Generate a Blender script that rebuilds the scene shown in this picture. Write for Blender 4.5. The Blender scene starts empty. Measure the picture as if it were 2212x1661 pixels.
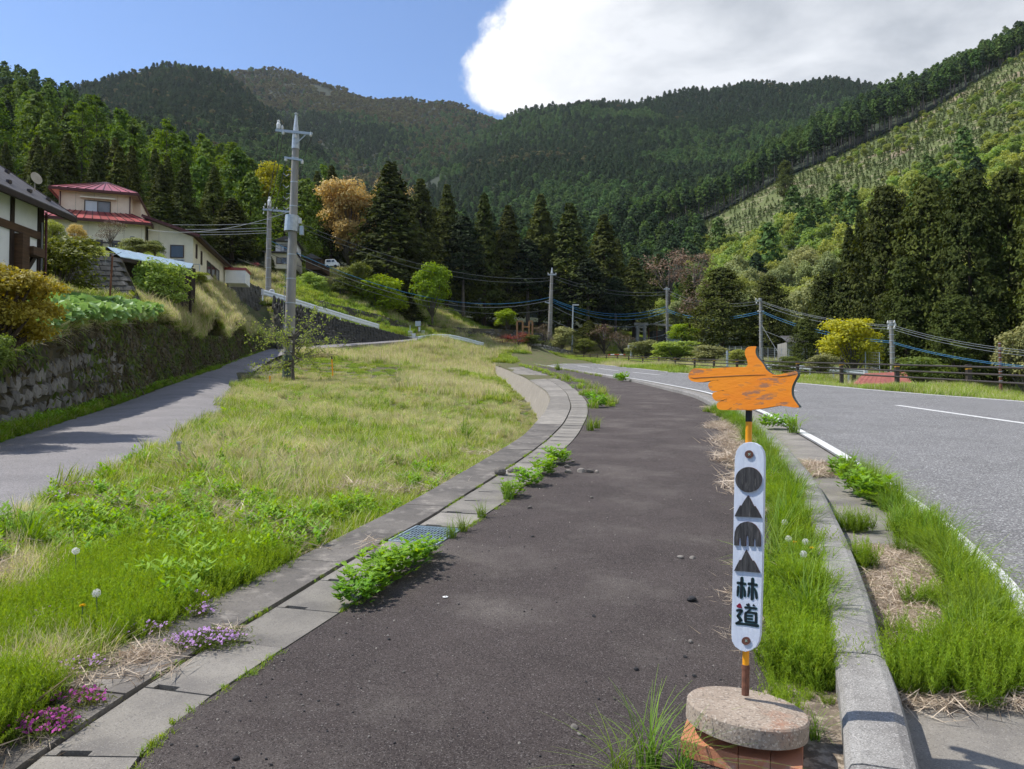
import bpy, math, random
import numpy as np
from mathutils import Vector, Matrix
rad = math.radians
SC = bpy.context.scene
COL = SC.collection
rng = np.random.default_rng(7)
random.seed(7)

# ------------------------------------------------------------------ camera
F = 1640.0; PW = 2212.0; PH = 1661.0
PITCH = math.atan((880 - 830.5) / F)
CH = 1.5
cam = bpy.data.objects.new('camera', bpy.data.cameras.new('camera'))
COL.objects.link(cam); SC.camera = cam
cam.data.sensor_width = 36; cam.data.lens = F / PW * 36
cam.data.clip_start = 0.05; cam.data.clip_end = 20000
cam.location = (0, 0, CH); cam.rotation_euler = (rad(90) + PITCH, 0, 0)

# ------------------------------------------------------------------ sky and sun
SUN_AZ = Vector((-0.97, 0.16)).normalized(); SUN_EL = rad(56)
world = bpy.data.worlds.new('World'); SC.world = world; world.use_nodes = True
wn = world.node_tree; wn.nodes.clear()
def wnode(t, **k):
    n = wn.nodes.new(t)
    for a, b in k.items(): setattr(n, a, b)
    return n
def wl(a, b): wn.links.new(a, b)
sky = wnode('ShaderNodeTexSky', sky_type='NISHITA')
sky.sun_disc = False; sky.sun_elevation = SUN_EL; sky.sun_rotation = math.atan2(SUN_AZ.x, SUN_AZ.y)
sky.altitude = 900; sky.air_density = 1.0; sky.dust_density = 0.6; sky.ozone_density = 1.5
tc = wnode('ShaderNodeTexCoord')
# cloud bank: all directions to the right of a wobbly plane through the viewer
def vmath(op, a, b=None):
    n = wnode('ShaderNodeVectorMath', operation=op)
    if hasattr(a, 'links'): wl(a, n.inputs[0])
    else: n.inputs[0].default_value = a
    if b is not None:
        if hasattr(b, 'links'): wl(b, n.inputs[1])
        else: n.inputs[1].default_value = b
    return n
def fmath(op, a, b=None, clamp=False):
    n = wnode('ShaderNodeMath', operation=op, use_clamp=clamp)
    for i, v in enumerate((a, b)):
        if v is None: continue
        if hasattr(v, 'links'): wl(v, n.inputs[i])
        else: n.inputs[i].default_value = v
    return n.outputs[0]
def wnoise(vec, scale, detail, rough, dist=0.0):
    n = wnode('ShaderNodeTexNoise'); n.inputs['Scale'].default_value = scale; n.inputs['Detail'].default_value = detail
    n.inputs['Roughness'].default_value = rough; n.inputs['Distortion'].default_value = dist
    wl(vec, n.inputs['Vector']); return n
sep = wnode('ShaderNodeSeparateXYZ'); wl(tc.outputs['Generated'], sep.inputs[0])
n1 = wnoise(tc.outputs['Generated'], 7, 6, 0.55)
n2 = wnoise(tc.outputs['Generated'], 22, 8, 0.68)
az = fmath('ARCTAN2', sep.outputs['X'], sep.outputs['Y'])
elv = fmath('ARCSINE', sep.outputs['Z'])
# cloud edge azimuth as a function of elevation (rounded bulge)
e0 = fmath('SUBTRACT', elv, 0.405)
ep = fmath('MAXIMUM', e0, 0.0); en = fmath('MAXIMUM', fmath('MINIMUM', e0, 0.0), -0.045)
e2 = fmath('ADD', fmath('MULTIPLY', fmath('MULTIPLY', ep, ep), 6.2), fmath('MULTIPLY', fmath('MULTIPLY', en, en), 55.0))
edge = fmath('ADD', e2, -0.070)
d = fmath('SUBTRACT', az, edge)
d = fmath('ADD', d, fmath('MULTIPLY', fmath('SUBTRACT', n1.outputs['Fac'], 0.5), 0.11))
d = fmath('ADD', d, fmath('MULTIPLY', fmath('SUBTRACT', n2.outputs['Fac'], 0.5), 0.085))
mask = wnode('ShaderNodeMapRange', interpolation_type='SMOOTHSTEP'); wl(d, mask.inputs['Value'])
mask.inputs['From Min'].default_value = -0.002; mask.inputs['From Max'].default_value = 0.034
# fade out cloud behind the camera and straight overhead is left to the noise
depth = wnode('ShaderNodeMapRange', interpolation_type='SMOOTHSTEP'); wl(d, depth.inputs['Value'])
depth.inputs['From Min'].default_value = 0.02; depth.inputs['From Max'].default_value = 0.26
mp = wnode('ShaderNodeMapping'); mp.inputs['Rotation'].default_value = (0, rad(-35), 0); mp.inputs['Scale'].default_value = (1.0, 1.0, 2.6)
wl(tc.outputs['Generated'], mp.inputs['Vector'])
n3 = wnoise(mp.outputs[0], 5.0, 8, 0.55, 0.25)
cr = wnode('ShaderNodeValToRGB'); wl(n3.outputs['Fac'], cr.inputs['Fac'])
cr.color_ramp.elements[0].position = 0.36; cr.color_ramp.elements[0].color = (0.50, 0.54, 0.60, 1)
cr.color_ramp.elements[1].position = 0.66; cr.color_ramp.elements[1].color = (0.86, 0.89, 0.94, 1)
cm = wnode('ShaderNodeMix', data_type='RGBA'); wl(depth.outputs[0], cm.inputs['Factor'])
cm.inputs['A'].default_value = (1.12, 1.13, 1.15, 1); wl(cr.outputs['Color'], cm.inputs['B'])
skt = wnode('ShaderNodeMix', data_type='RGBA', blend_type='MULTIPLY'); skt.inputs['Factor'].default_value = 1
wl(sky.outputs['Color'], skt.inputs['A']); skt.inputs['B'].default_value = (1.02, 1.12, 1.28, 1)
bg1 = wnode('ShaderNodeBackground'); wl(skt.outputs['Result'], bg1.inputs['Color']); bg1.inputs['Strength'].default_value = 0.125
bg2 = wnode('ShaderNodeBackground'); wl(cm.outputs['Result'], bg2.inputs['Color']); bg2.inputs['Strength'].default_value = 0.86
ms = wnode('ShaderNodeMixShader'); wl(mask.outputs[0], ms.inputs[0]); wl(bg1.outputs[0], ms.inputs[1]); wl(bg2.outputs[0], ms.inputs[2])
wo = wnode('ShaderNodeOutputWorld'); wl(ms.outputs[0], wo.inputs['Surface'])

sun = bpy.data.objects.new('sun', bpy.data.lights.new('sun', 'SUN')); COL.objects.link(sun)
sun.data.energy = 4.6; sun.data.angle = rad(0.53); sun.data.color = (1.0, 0.95, 0.87)
sd = Vector((SUN_AZ.x * math.cos(SUN_EL), SUN_AZ.y * math.cos(SUN_EL), math.sin(SUN_EL)))
sun.rotation_euler = sd.to_track_quat('Z', 'Y').to_euler()
vs = SC.view_settings
vs.view_transform = 'Standard'; vs.look = 'None'; vs.gamma = 1; vs.use_curve_mapping = False; vs.exposure = 0.30
SC.cycles.max_bounces = 8; SC.cycles.transparent_max_bounces = 8
SC.cycles.use_adaptive_sampling = True; SC.cycles.adaptive_threshold = 0.02
SC.cycles.use_denoising = True; SC.cycles.sample_clamp_indirect = 6

# ------------------------------------------------------------------ view geometry helpers (photo pixel + real distance -> point)
cp, sp = math.cos(PITCH), math.sin(PITCH)
def ray(px, py):
    u = (px - PW / 2) / F; v = (PH / 2 - py) / F
    y = cp - v * sp; z = sp + v * cp
    return u / y, z / y            # X/Y and Z/Y slopes
def W(px, py, Z):
    a, b = ray(px, py); return Vector((a * Z, Z, CH + b * Z))
def zr(Y):                          # long profile of the road up the valley
    Y = np.asarray(Y, float); return 0.07 * Y + 1e-4 * np.maximum(Y - 50, 0) ** 2
def G(px, py, off=0.0):             # point of the sloping road plane (plus off) seen at a pixel
    a, b = ray(px, py); lo, hi = 0.5, 170.0
    for _ in range(50):
        m = (lo + hi) / 2
        if (float(zr(m)) + off - CH) / m < b: lo = m
        else: hi = m
    return Vector((a * lo, lo, float(zr(lo)) + off))

# ------------------------------------------------------------------ object helpers
def tag(o, label=None, cat=None, group=None, kind=None):
    if label: o['label'] = label
    if cat: o['category'] = cat
    if group: o['group'] = group
    if kind: o['kind'] = kind
    return o
def link(name, data, parent=None, loc=None):
    o = bpy.data.objects.new(name, data); COL.objects.link(o)
    if parent is not None: o.parent = parent
    if loc is not None: o.location = loc
    return o
def thing(name, label, cat, loc=(0, 0, 0), rz=0.0, group=None):
    o = link(name, None); o.location = loc; o.rotation_euler = (0, 0, rz); o.empty_display_size = 0.1
    return tag(o, label, cat, group)
def copy_tree(o, parent=None):
    c = o.copy(); COL.objects.link(c); c.parent = parent
    for ch in [x for x in o.children]:
        copy_tree(ch, c)
    return c
def mk_mesh(name, V, faces, mats, fm=None, tint=None, smooth=False, uv=None):
    """V (N,3); faces: list of arrays (M,k); fm: list of material indices per array or arrays; tint: per vertex float"""
    me = bpy.data.meshes.new(name); V = np.ascontiguousarray(V, dtype=np.float32)
    me.vertices.add(len(V)); me.vertices.foreach_set('co', V.ravel())
    loops = np.concatenate([np.asarray(f, np.int32).ravel() for f in faces])
    starts = []; tot = []; s = 0
    for f in faces:
        f = np.asarray(f); k = f.shape[1]; n = f.shape[0]
        starts.append(s + np.arange(n) * k); tot.append(np.full(n, k)); s += n * k
    starts = np.concatenate(starts).astype(np.int32); tot = np.concatenate(tot).astype(np.int32)
    me.loops.add(len(loops)); me.loops.foreach_set('vertex_index', loops)
    me.polygons.add(len(starts)); me.polygons.foreach_set('loop_start', starts); me.polygons.foreach_set('loop_total', tot)
    if fm is not None:
        mi = np.concatenate([np.broadcast_to(np.asarray(m), (np.asarray(f).shape[0],)) for m, f in zip(fm, faces)]).astype(np.int32)
        me.polygons.foreach_set('material_index', mi)
    if smooth: me.polygons.foreach_set('use_smooth', np.ones(len(starts), bool))
    if tint is not None:
        a = me.attributes.new('tint', 'FLOAT', 'POINT'); a.data.foreach_set('value', np.asarray(tint, np.float32))
    if uv is not None:
        ul = me.uv_layers.new(name='uv'); ul.data.foreach_set('uv', np.asarray(uv, np.float32)[loops].ravel())
    for m in (mats if isinstance(mats, (list, tuple)) else [mats]): me.materials.append(m)
    me.update(calc_edges=True); return me

class MB:
    """collects boxes, tubes and prisms; build() links them as one mesh object"""
    def __init__(s): s.v = []; s.f = []; s.m = []
    def add(s, vs, fs, m=0):
        b = len(s.v); s.v += [tuple(v) for v in vs]; s.f += [tuple(b + i for i in f) for f in fs]; s.m += [m] * len(fs); return s
    def box(s, x0, x1, y0, y1, z0, z1, m=0, M=None):
        vs = [Vector(c) for c in ((x0,y0,z0),(x1,y0,z0),(x1,y1,z0),(x0,y1,z0),(x0,y0,z1),(x1,y0,z1),(x1,y1,z1),(x0,y1,z1))]
        if M is not None: vs = [M @ v for v in vs]
        return s.add(vs, [(0,3,2,1),(4,5,6,7),(0,1,5,4),(1,2,6,5),(2,3,7,6),(3,0,4,7)], m)
    def beam(s, a, b, w, h, m=0, up=(0,0,1)):
        a = Vector(a); b = Vector(b); d = (b - a).normalized(); u = Vector(up)
        x = d.cross(u)
        if x.length < 1e-4: x = d.cross(Vector((1,0,0)))
        x.normalize(); z = x.cross(d).normalized(); x *= w / 2; z *= h / 2
        vs = [a-x-z, a+x-z, a+x+z, a-x+z, b-x-z, b+x-z, b+x+z, b-x+z]
        return s.add(vs, [(0,1,2,3),(7,6,5,4),(0,4,5,1),(1,5,6,2),(2,6,7,3),(3,7,4,0)], m)
    def tube(s, pts, r, n=8, m=0, caps=True):
        pts = [Vector(p) for p in pts]; rs = r if isinstance(r, (list, tuple)) else [r] * len(pts)
        rings = []; px = None
        for i, p in enumerate(pts):
            d = (pts[min(i+1, len(pts)-1)] - pts[max(i-1, 0)]).normalized()
            if px is None:
                px = d.cross(Vector((0, 0, 1)))
                if px.length < 1e-3: px = Vector((1, 0, 0))
            x = (px - d * px.dot(d)).normalized(); px = x; y = d.cross(x)
            rings.append([p + (x * math.cos(6.28318*k/n) + y * math.sin(6.28318*k/n)) * rs[i] for k in range(n)])
        vs = [v for rg in rings for v in rg]; fs = []
        for i in range(len(pts) - 1):
            for k in range(n):
                a = i*n + k; b = i*n + (k+1) % n; fs.append((a, b, b+n, a+n))
        if caps: fs += [tuple(range(n))[::-1], tuple(range((len(pts)-1)*n, len(pts)*n))]
        return s.add(vs, fs, m)
    def prism(s, poly, off, m=0, m_side=None):
        """poly: 3D points of a flat outline, extruded by vector off"""
        poly = [Vector(p) for p in poly]; off = Vector(off); n = len(poly)
        s.add(poly + [p + off for p in poly], [], m)
        b = len(s.v) - 2*n
        from mathutils.geometry import tessellate_polygon
        for t in tessellate_polygon([poly]):
            s.f.append((b+t[0], b+t[1], b+t[2])); s.m.append(m); s.f.append((b+n+t[2], b+n+t[1], b+n+t[0])); s.m.append(m)
        for i in range(n):
            j = (i+1) % n; s.f.append((b+i, b+j, b+n+j, b+n+i)); s.m.append(m if m_side is None else m_side)
        return s
    def lathe(s, prof, n=24, m=0, c=(0,0,0), axis=None):
        """prof: (r, z) pairs bottom to top"""
        c = Vector(c); vs = []; fs = []
        for r, z in prof:
            for k in range(n):
                v = Vector((r*math.cos(6.28318*k/n), r*math.sin(6.28318*k/n), z))
                if axis is not None: v = axis @ v
                vs.append(c + v)
        for i in range(len(prof)-1):
            for k in range(n):
                a = i*n+k; b2 = i*n+(k+1)%n; fs.append((a, b2, b2+n, a+n))
        fs += [tuple(range(n))[::-1], tuple(range((len(prof)-1)*n, len(prof)*n))]
        return s.add(vs, fs, m)
    def mesh(s, name, mats, smooth=False):
        me = bpy.data.meshes.new(name); me.from_pydata(s.v, [], s.f)
        for m in (mats if isinstance(mats, (list, tuple)) else [mats]): me.materials.append(m)
        me.polygons.foreach_set('material_index', s.m)
        if smooth: me.polygons.foreach_set('use_smooth', [True]*len(s.f))
        me.update(); me.validate(); return me
    def build(s, name, mats, parent=None, smooth=False, bevel=0.0):
        import bmesh
        me = s.mesh(name, mats, smooth)
        bm = bmesh.new(); bm.from_mesh(me); bmesh.ops.recalc_face_normals(bm, faces=bm.faces); bm.to_mesh(me); bm.free()
        o = link(name, me, parent)
        if bevel > 0:
            md = o.modifiers.new('bevel', 'BEVEL'); md.width = bevel; md.segments = 2; md.limit_method = 'ANGLE'
        return o

# ------------------------------------------------------------------ materials
MATS = {}
def mat(name, c1, c2=None, scale=4.0, rough=0.8, detail=6, bump=0.0, bscale=None, speck=None, metal=0.0, spec=0.4,
        lo=0.35, hi=0.65, stretch=None, c3=None, s3=0.6, th3=(0.5, 0.62), coord='Object', objrand=0.0):
    """procedural surface: c1/c2 mixed by noise, optional speckle (colour, scale, threshold) and large patches c3"""
    m = bpy.data.materials.new(name); m.use_nodes = True; nt = m.node_tree; N = nt.nodes; L = nt.links
    b = N['Principled BSDF']; b.inputs['Roughness'].default_value = rough; b.inputs['Metallic'].default_value = metal
    b.inputs['Specular IOR Level'].default_value = spec
    t = N.new('ShaderNodeTexCoord'); vec = t.outputs[coord]
    if stretch:
        mp = N.new('ShaderNodeMapping'); mp.inputs['Scale'].default_value = stretch; L.new(vec, mp.inputs[0]); vec = mp.outputs[0]
    def noise(sc, det=detail, ro=0.6):
        n = N.new('ShaderNodeTexNoise'); n.inputs['Scale'].default_value = sc; n.inputs['Detail'].default_value = det
        n.inputs['Roughness'].default_value = ro; L.new(vec, n.inputs['Vector']); return n
    def rng_(f, a, z):
        r = N.new('ShaderNodeMapRange'); r.inputs[1].default_value = a; r.inputs[2].default_value = z; L.new(f, r.inputs[0]); return r.outputs[0]
    def mixc(f, a, bb):
        x = N.new('ShaderNodeMix'); x.data_type = 'RGBA'; L.new(f, x.inputs['Factor'])
        for s_, v in (('A', a), ('B', bb)):
            if hasattr(v, 'links'): L.new(v, x.inputs[s_])
            else: x.inputs[s_].default_value = (*v, 1)
        return x.outputs['Result']
    c2 = c2 or tuple(0.75 * c for c in c1)
    col = mixc(rng_(noise(scale).outputs['Fac'], lo, hi), c1, c2)
    if c3: col = mixc(rng_(noise(s3, 8, 0.65).outputs['Fac'], *th3), col, c3)
    if speck:
        for (sc, ss, th, amt) in speck:
            v = N.new('ShaderNodeTexVoronoi'); v.inputs['Scale'].default_value = ss; L.new(vec, v.inputs['Vector'])
            sx = N.new('ShaderNodeSeparateColor'); L.new(v.outputs['Color'], sx.inputs[0])
            f = rng_(sx.outputs[0], th, th + 0.02)
            f2 = N.new('ShaderNodeMath'); f2.operation = 'MULTIPLY'; L.new(f, f2.inputs[0]); f2.inputs[1].default_value = amt
            col = mixc(f2.outputs[0], col, sc)
    if objrand > 0:
        oi = N.new('ShaderNodeObjectInfo'); h = N.new('ShaderNodeHueSaturation')
        L.new(rng_(oi.outputs['Random'], 0, 1), h.inputs['Value'])
        mr = h.inputs['Value'].links[0].from_node; mr.inputs[3].default_value = 1 - objrand; mr.inputs[4].default_value = 1 + objrand
        L.new(col, h.inputs['Color']); col = h.outputs[0]
    L.new(col, b.inputs['Base Color'])
    if bump > 0:
        bn = noise(bscale or scale * 3, 8, 0.7)
        bp = N.new('ShaderNodeBump'); bp.inputs['Strength'].default_value = 1.0; bp.inputs['Distance'].default_value = bump
        L.new(bn.outputs['Fac'], bp.inputs['Height']); L.new(bp.outputs[0], b.inputs['Normal'])
    MATS[name] = m; return m
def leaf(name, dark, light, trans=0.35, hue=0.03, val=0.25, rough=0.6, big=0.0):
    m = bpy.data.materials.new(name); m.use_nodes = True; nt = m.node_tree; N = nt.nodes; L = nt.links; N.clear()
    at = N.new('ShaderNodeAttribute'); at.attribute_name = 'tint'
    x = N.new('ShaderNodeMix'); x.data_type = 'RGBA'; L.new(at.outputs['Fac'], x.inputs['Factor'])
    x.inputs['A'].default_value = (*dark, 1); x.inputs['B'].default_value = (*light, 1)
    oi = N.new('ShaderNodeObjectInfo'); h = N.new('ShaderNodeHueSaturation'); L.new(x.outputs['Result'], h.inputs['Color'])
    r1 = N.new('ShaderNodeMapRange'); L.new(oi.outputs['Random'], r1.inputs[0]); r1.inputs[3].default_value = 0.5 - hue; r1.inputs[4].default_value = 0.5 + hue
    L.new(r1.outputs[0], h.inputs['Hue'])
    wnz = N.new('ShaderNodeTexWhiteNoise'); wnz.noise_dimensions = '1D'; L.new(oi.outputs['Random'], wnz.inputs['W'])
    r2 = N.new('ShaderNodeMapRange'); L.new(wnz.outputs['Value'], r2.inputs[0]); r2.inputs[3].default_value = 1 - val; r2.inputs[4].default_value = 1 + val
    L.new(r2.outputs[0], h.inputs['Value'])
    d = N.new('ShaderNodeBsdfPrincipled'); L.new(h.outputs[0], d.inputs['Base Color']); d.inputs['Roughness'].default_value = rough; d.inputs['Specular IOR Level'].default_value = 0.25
    out = N.new('ShaderNodeOutputMaterial')
    if trans > 0:
        tr = N.new('ShaderNodeBsdfTranslucent'); g = N.new('ShaderNodeHueSaturation'); L.new(h.outputs[0], g.inputs['Color'])
        g.inputs['Hue'].default_value = 0.485; g.inputs['Saturation'].default_value = 1.15; g.inputs['Value'].default_value = 1.3
        L.new(g.outputs[0], tr.inputs['Color'])
        mx = N.new('ShaderNodeMixShader'); mx.inputs[0].default_value = trans; L.new(d.outputs[0], mx.inputs[1]); L.new(tr.outputs[0], mx.inputs[2])
        L.new(mx.outputs[0], out.inputs[0])
    else: L.new(d.outputs[0], out.inputs[0])
    MATS[name] = m; return m
M = MATS
mat('asphalt_path', (.086,.070,.065), (.056,.045,.042), scale=2.2, rough=.93, bump=.009, bscale=170, spec=.25,
    speck=[((.17,.15,.14), 210, .86, .7), ((.42,.39,.36), 200, .982, .6), ((.012,.01,.01), 230, .80, .7)], c3=(.20,.175,.155), s3=1.1, th3=(.50,.82))
mat('asphalt_road', (.20,.197,.195), (.165,.162,.162), scale=1.2, rough=.9, bump=.004, bscale=180, spec=.3,
    speck=[((.46,.46,.45), 75, .84, .75), ((.05,.05,.05), 80, .80, .75)], c3=(.145,.142,.14), s3=.45, th3=(.48,.72))
mat('asphalt_lane', (.26,.245,.245), (.20,.19,.19), scale=.9, rough=.9, bump=.004, bscale=160, spec=.3,
    speck=[((.34,.33,.33), 90, .85, .6), ((.08,.075,.08), 110, .8, .6)], c3=(.14,.13,.13), s3=.35, th3=(.52,.75))
mat('concrete', (.27,.25,.215), (.18,.165,.145), scale=2.5, rough=.9, bump=.003, bscale=120, speck=[((.11,.10,.09), 190, .86, .5), ((.42,.40,.36), 240, .9, .3)],
    c3=(.14,.13,.12), s3=3.0, th3=(.5,.75), objrand=.18)
mat('concrete_dark', (.165,.150,.132), (.085,.077,.070), scale=1.6, rough=.92, bump=.003, bscale=110, speck=[((.07,.065,.06), 120, .84, .5)],
    c3=(.33,.30,.26), s3=4.0, th3=(.52,.76), objrand=.12)
mat('kerb_concrete', (.29,.28,.26), (.21,.20,.185), scale=5, rough=.9, bump=.004, bscale=110, speck=[((.10,.095,.09), 230, .76, .55), ((.52,.50,.47), 240, .86, .45)],
    c3=(.17,.16,.15), s3=2.0, th3=(.55,.72), objrand=.12)
mat('concrete_slab', (.43,.41,.36), (.32,.30,.26), scale=3, rough=.9, bump=.003, bscale=100, speck=[((.16,.15,.14), 130, .82, .6)])
mat('wall_face', (.36,.33,.28), (.24,.215,.185), scale=1.0, rough=.95, bump=.01, bscale=14, stretch=(7,7,.7), speck=[((.14,.12,.11), 20, .8, .5)])
mat('white_line', (.74,.74,.72), (.60,.60,.58), scale=20, rough=.8, bump=.002, bscale=120, c3=(.34,.34,.33), s3=9, th3=(.56,.68), speck=[((.3,.3,.3), 40, .9, .8)])
mat('soil', (.15,.12,.07), (.09,.085,.04), scale=3, rough=1, bump=.03, bscale=20, c3=(.085,.11,.03), s3=1.2, th3=(.42,.6))
mat('bank_soil', (.10,.085,.045), (.05,.055,.022), scale=2, rough=1, bump=.08, bscale=8, c3=(.06,.085,.02), s3=.8, th3=(.42,.6))
mat('forest_floor', (.030,.042,.022), (.022,.032,.016), scale=.3, rough=1)
mat('slope_floor', (.115,.135,.042), (.080,.105,.030), scale=.06, rough=1, c3=(.25,.19,.13), s3=.035, th3=(.58,.66), speck=[((.30,.25,.16), .5, .85, .5)])
mat('terrace_grass', (.16,.20,.05), (.20,.17,.085), scale=.5, rough=1, bump=.1, bscale=5, c3=(.27,.20,.12), s3=.15, th3=(.5,.62))
mat('bark', (.085,.062,.045), (.045,.033,.025), scale=6, rough=.95, stretch=(1,1,.2), bump=.02)
mat('bark_grey', (.17,.15,.13), (.09,.08,.07), scale=6, rough=.95, stretch=(1,1,.25), bump=.01)
mat('stone', (.23,.22,.20), (.12,.115,.105), scale=3, rough=.95, bump=.03, bscale=12, c3=(.36,.35,.33), s3=1.6, th3=(.58,.70), objrand=.3)
mat('stone_dark', (.10,.098,.09), (.05,.05,.045), scale=1.5, rough=.95, bump=.04, bscale=6, c3=(.17,.165,.16), s3=.8, th3=(.6,.72), objrand=.25)
mat('litter_soil', (.24,.19,.14), (.12,.095,.07), scale=14, rough=1, bump=.01, bscale=60, c3=(.42,.35,.27), s3=22, th3=(.5,.62))
mat('joint', (.075,.065,.042), (.045,.045,.025), scale=4, rough=1)
mat('block_wall', (.10,.098,.09), (.055,.055,.048), scale=2, rough=.95, bump=.01, bscale=20, c3=(.22,.21,.195), s3=1.3, th3=(.58,.7), objrand=.2)
mat('pole_concrete', (.31,.30,.275), (.23,.22,.20), scale=2, rough=.85, stretch=(1,1,.3), bump=.002, bscale=40)
mat('pole_foot', (.10,.14,.125), (.07,.095,.09), scale=4, rough=.8)
mat('galvanised', (.48,.52,.54), (.36,.40,.42), scale=6, rough=.5, metal=.5)
mat('rail_white', (.78,.84,.86), (.66,.72,.75), scale=3, rough=.55, bump=.001)
mat('rail_brown', (.055,.042,.036), (.035,.028,.025), scale=5, rough=.5, spec=.5)
mat('reflector', (.75,.38,.04), (.6,.3,.03), scale=5, rough=.5)
mat('insulator', (.8,.8,.78), (.7,.7,.68), rough=.3)
mat('wire_dark', (.10,.11,.11), (.07,.075,.08), rough=.6)
mat('wire_grey', (.22,.24,.25), (.17,.19,.20), rough=.6)
mat('wire_blue', (.05,.22,.42), (.04,.18,.36), rough=.5)
mat('white_plaster', (.78,.80,.81), (.70,.73,.74), scale=2, rough=.9, bump=.004, bscale=30)
mat('cream_wall', (.78,.66,.53), (.70,.58,.46), scale=1.2, rough=.85)
mat('yellow_wall', (.76,.72,.58), (.66,.62,.50), scale=1.0, rough=.85, c3=(.45,.43,.36), s3=.8, th3=(.6,.8))
mat('dark_timber', (.035,.022,.016), (.02,.013,.01), scale=6, rough=.7, stretch=(1,1,.2))
mat('brown_timber', (.10,.055,.028), (.05,.028,.016), scale=8, rough=.75, stretch=(.3,.3,2))
mat('tile_roof', (.10,.092,.088), (.06,.055,.052), scale=3, rough=.7, bump=.01, objrand=.2)
mat('red_roof', (.36,.055,.05), (.28,.04,.038), scale=2, rough=.42, spec=.6, objrand=.15)
mat('maroon_trim', (.085,.02,.018), (.06,.014,.013), rough=.5)
mat('red_roof_old', (.36,.12,.085), (.26,.08,.06), scale=2, rough=.6)
mat('tin_blue', (.38,.50,.54), (.46,.55,.57), scale=1.2, rough=.35, metal=.35, c3=(.25,.13,.08), s3=.9, th3=(.66,.72))
mat('soffit', (.55,.47,.38), rough=.9)
mat('glass_dark', (.035,.045,.055), (.02,.028,.036), scale=1, rough=.12, spec=.8)
mat('glass_white', (.55,.60,.66), (.46,.52,.58), scale=1, rough=.2)
mat('curtain_grey', (.20,.22,.25), (.14,.155,.18), scale=2, rough=.3)
mat('window_frame_brown', (.07,.045,.035), rough=.5)
mat('plastic_beige', (.42,.38,.30), rough=.5)
mat('rust', (.20,.085,.05), (.10,.045,.03), scale=30, rough=.85, bump=.002, bscale=80)
mat('orange_paint', (.90,.30,.010), (.84,.24,.01), scale=5, rough=.6, bump=.0015, bscale=26, stretch=(1.0,1,3.2), c3=(.40,.175,.08), s3=4.2, th3=(.56,.60),
    speck=[((.55,.20,.04), 40, .95, .7)])
mat('board_edge', (.012,.035,.03), (.02,.05,.045), scale=9, rough=.5)
mat('pole_yellow', (.85,.36,.01), (.75,.29,.01), scale=9, rough=.45)
mat('pole_black', (.012,.012,.012), rough=.5)
mat('board_white', (.60,.65,.74), (.52,.57,.67), scale=14, rough=.6, bump=.002, bscale=60, stretch=(6,6,1))
mat('charred_wood', (.055,.054,.056), (.018,.018,.02), scale=16, rough=.75, stretch=(5,5,.6), bump=.003, c3=(.12,.115,.11), s3=20, th3=(.55,.7))
mat('ink', (.010,.016,.022), (.014,.022,.028), rough=.35)
mat('ink_teal', (.02,.16,.15), rough=.4)
mat('ink_red', (.20,.012,.035), rough=.4)
mat('washer_brown', (.13,.05,.035), (.09,.035,.025), scale=30, rough=.6)
mat('screw_steel', (.45,.58,.50), rough=.35, metal=.6)
mat('disc_concrete', (.38,.31,.245), (.30,.24,.185), scale=7, rough=.95, bump=.004, bscale=140, c3=(.36,.19,.12), s3=4.5, th3=(.56,.72),
    speck=[((.55,.48,.40), 150, .86, .6), ((.14,.11,.09), 140, .84, .6)])
mat('brick', (.50,.20,.105), (.40,.17,.10), scale=8, rough=.85, bump=.003, bscale=60, c3=(.46,.40,.37), s3=5, th3=(.55,.72), objrand=.15)
mat('grate_steel', (.50,.60,.66), (.38,.47,.53), scale=8, rough=.4, metal=.4)
mat('hole_dark', (.008,.010,.018), rough=1)
mat('pebble', (.30,.27,.23), (.18,.165,.15), scale=12, rough=.9, bump=.004, objrand=.45)
mat('pebble_dark', (.045,.045,.048), (.03,.03,.032), scale=12, rough=.9, bump=.004)
mat('survey_white', (.82,.82,.80), rough=.5)
mat('sign_white', (.75,.76,.76), rough=.5)
mat('sign_red', (.5,.03,.03), rough=.5)
mat('paint_red', (.55,.04,.03), rough=.5)
mat('new_timber', (.40,.22,.10), (.32,.17,.08), scale=6, rough=.8, stretch=(1,1,.2))
mat('dead_reed', (.36,.28,.17), (.26,.20,.12), scale=4, rough=.95)
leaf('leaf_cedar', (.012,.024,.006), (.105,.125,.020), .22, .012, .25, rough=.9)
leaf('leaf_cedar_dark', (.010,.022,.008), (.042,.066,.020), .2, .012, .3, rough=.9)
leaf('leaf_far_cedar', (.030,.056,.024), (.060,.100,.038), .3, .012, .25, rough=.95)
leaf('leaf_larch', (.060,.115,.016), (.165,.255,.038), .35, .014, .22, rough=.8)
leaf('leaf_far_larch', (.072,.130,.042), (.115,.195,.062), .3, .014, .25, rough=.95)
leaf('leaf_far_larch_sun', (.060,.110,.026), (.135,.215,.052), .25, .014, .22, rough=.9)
leaf('leaf_spring', (.15,.21,.035), (.34,.41,.10), .4, .025, .22)
leaf('leaf_olive', (.16,.19,.06), (.36,.38,.15), .3, .02, .2)
leaf('leaf_lime', (.12,.20,.010), (.30,.42,.022), .45, .01, .12)
leaf('leaf_orange', (.36,.27,.07), (.66,.52,.20), .35, .008, .08)
leaf('leaf_maple', (.20,.17,.022), (.46,.42,.07), .4, .012, .1)
leaf('leaf_bare', (.13,.09,.06), (.26,.19,.12), .2, .02, .25)
leaf('leaf_brown_far', (.105,.115,.045), (.17,.165,.070), .3, .03, .25, rough=.95)
leaf('leaf_young', (.065,.095,.024), (.15,.19,.05), .2, .02, .3)
leaf('leaf_shrub', (.05,.08,.014), (.17,.21,.04), .35, .02, .15)
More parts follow.
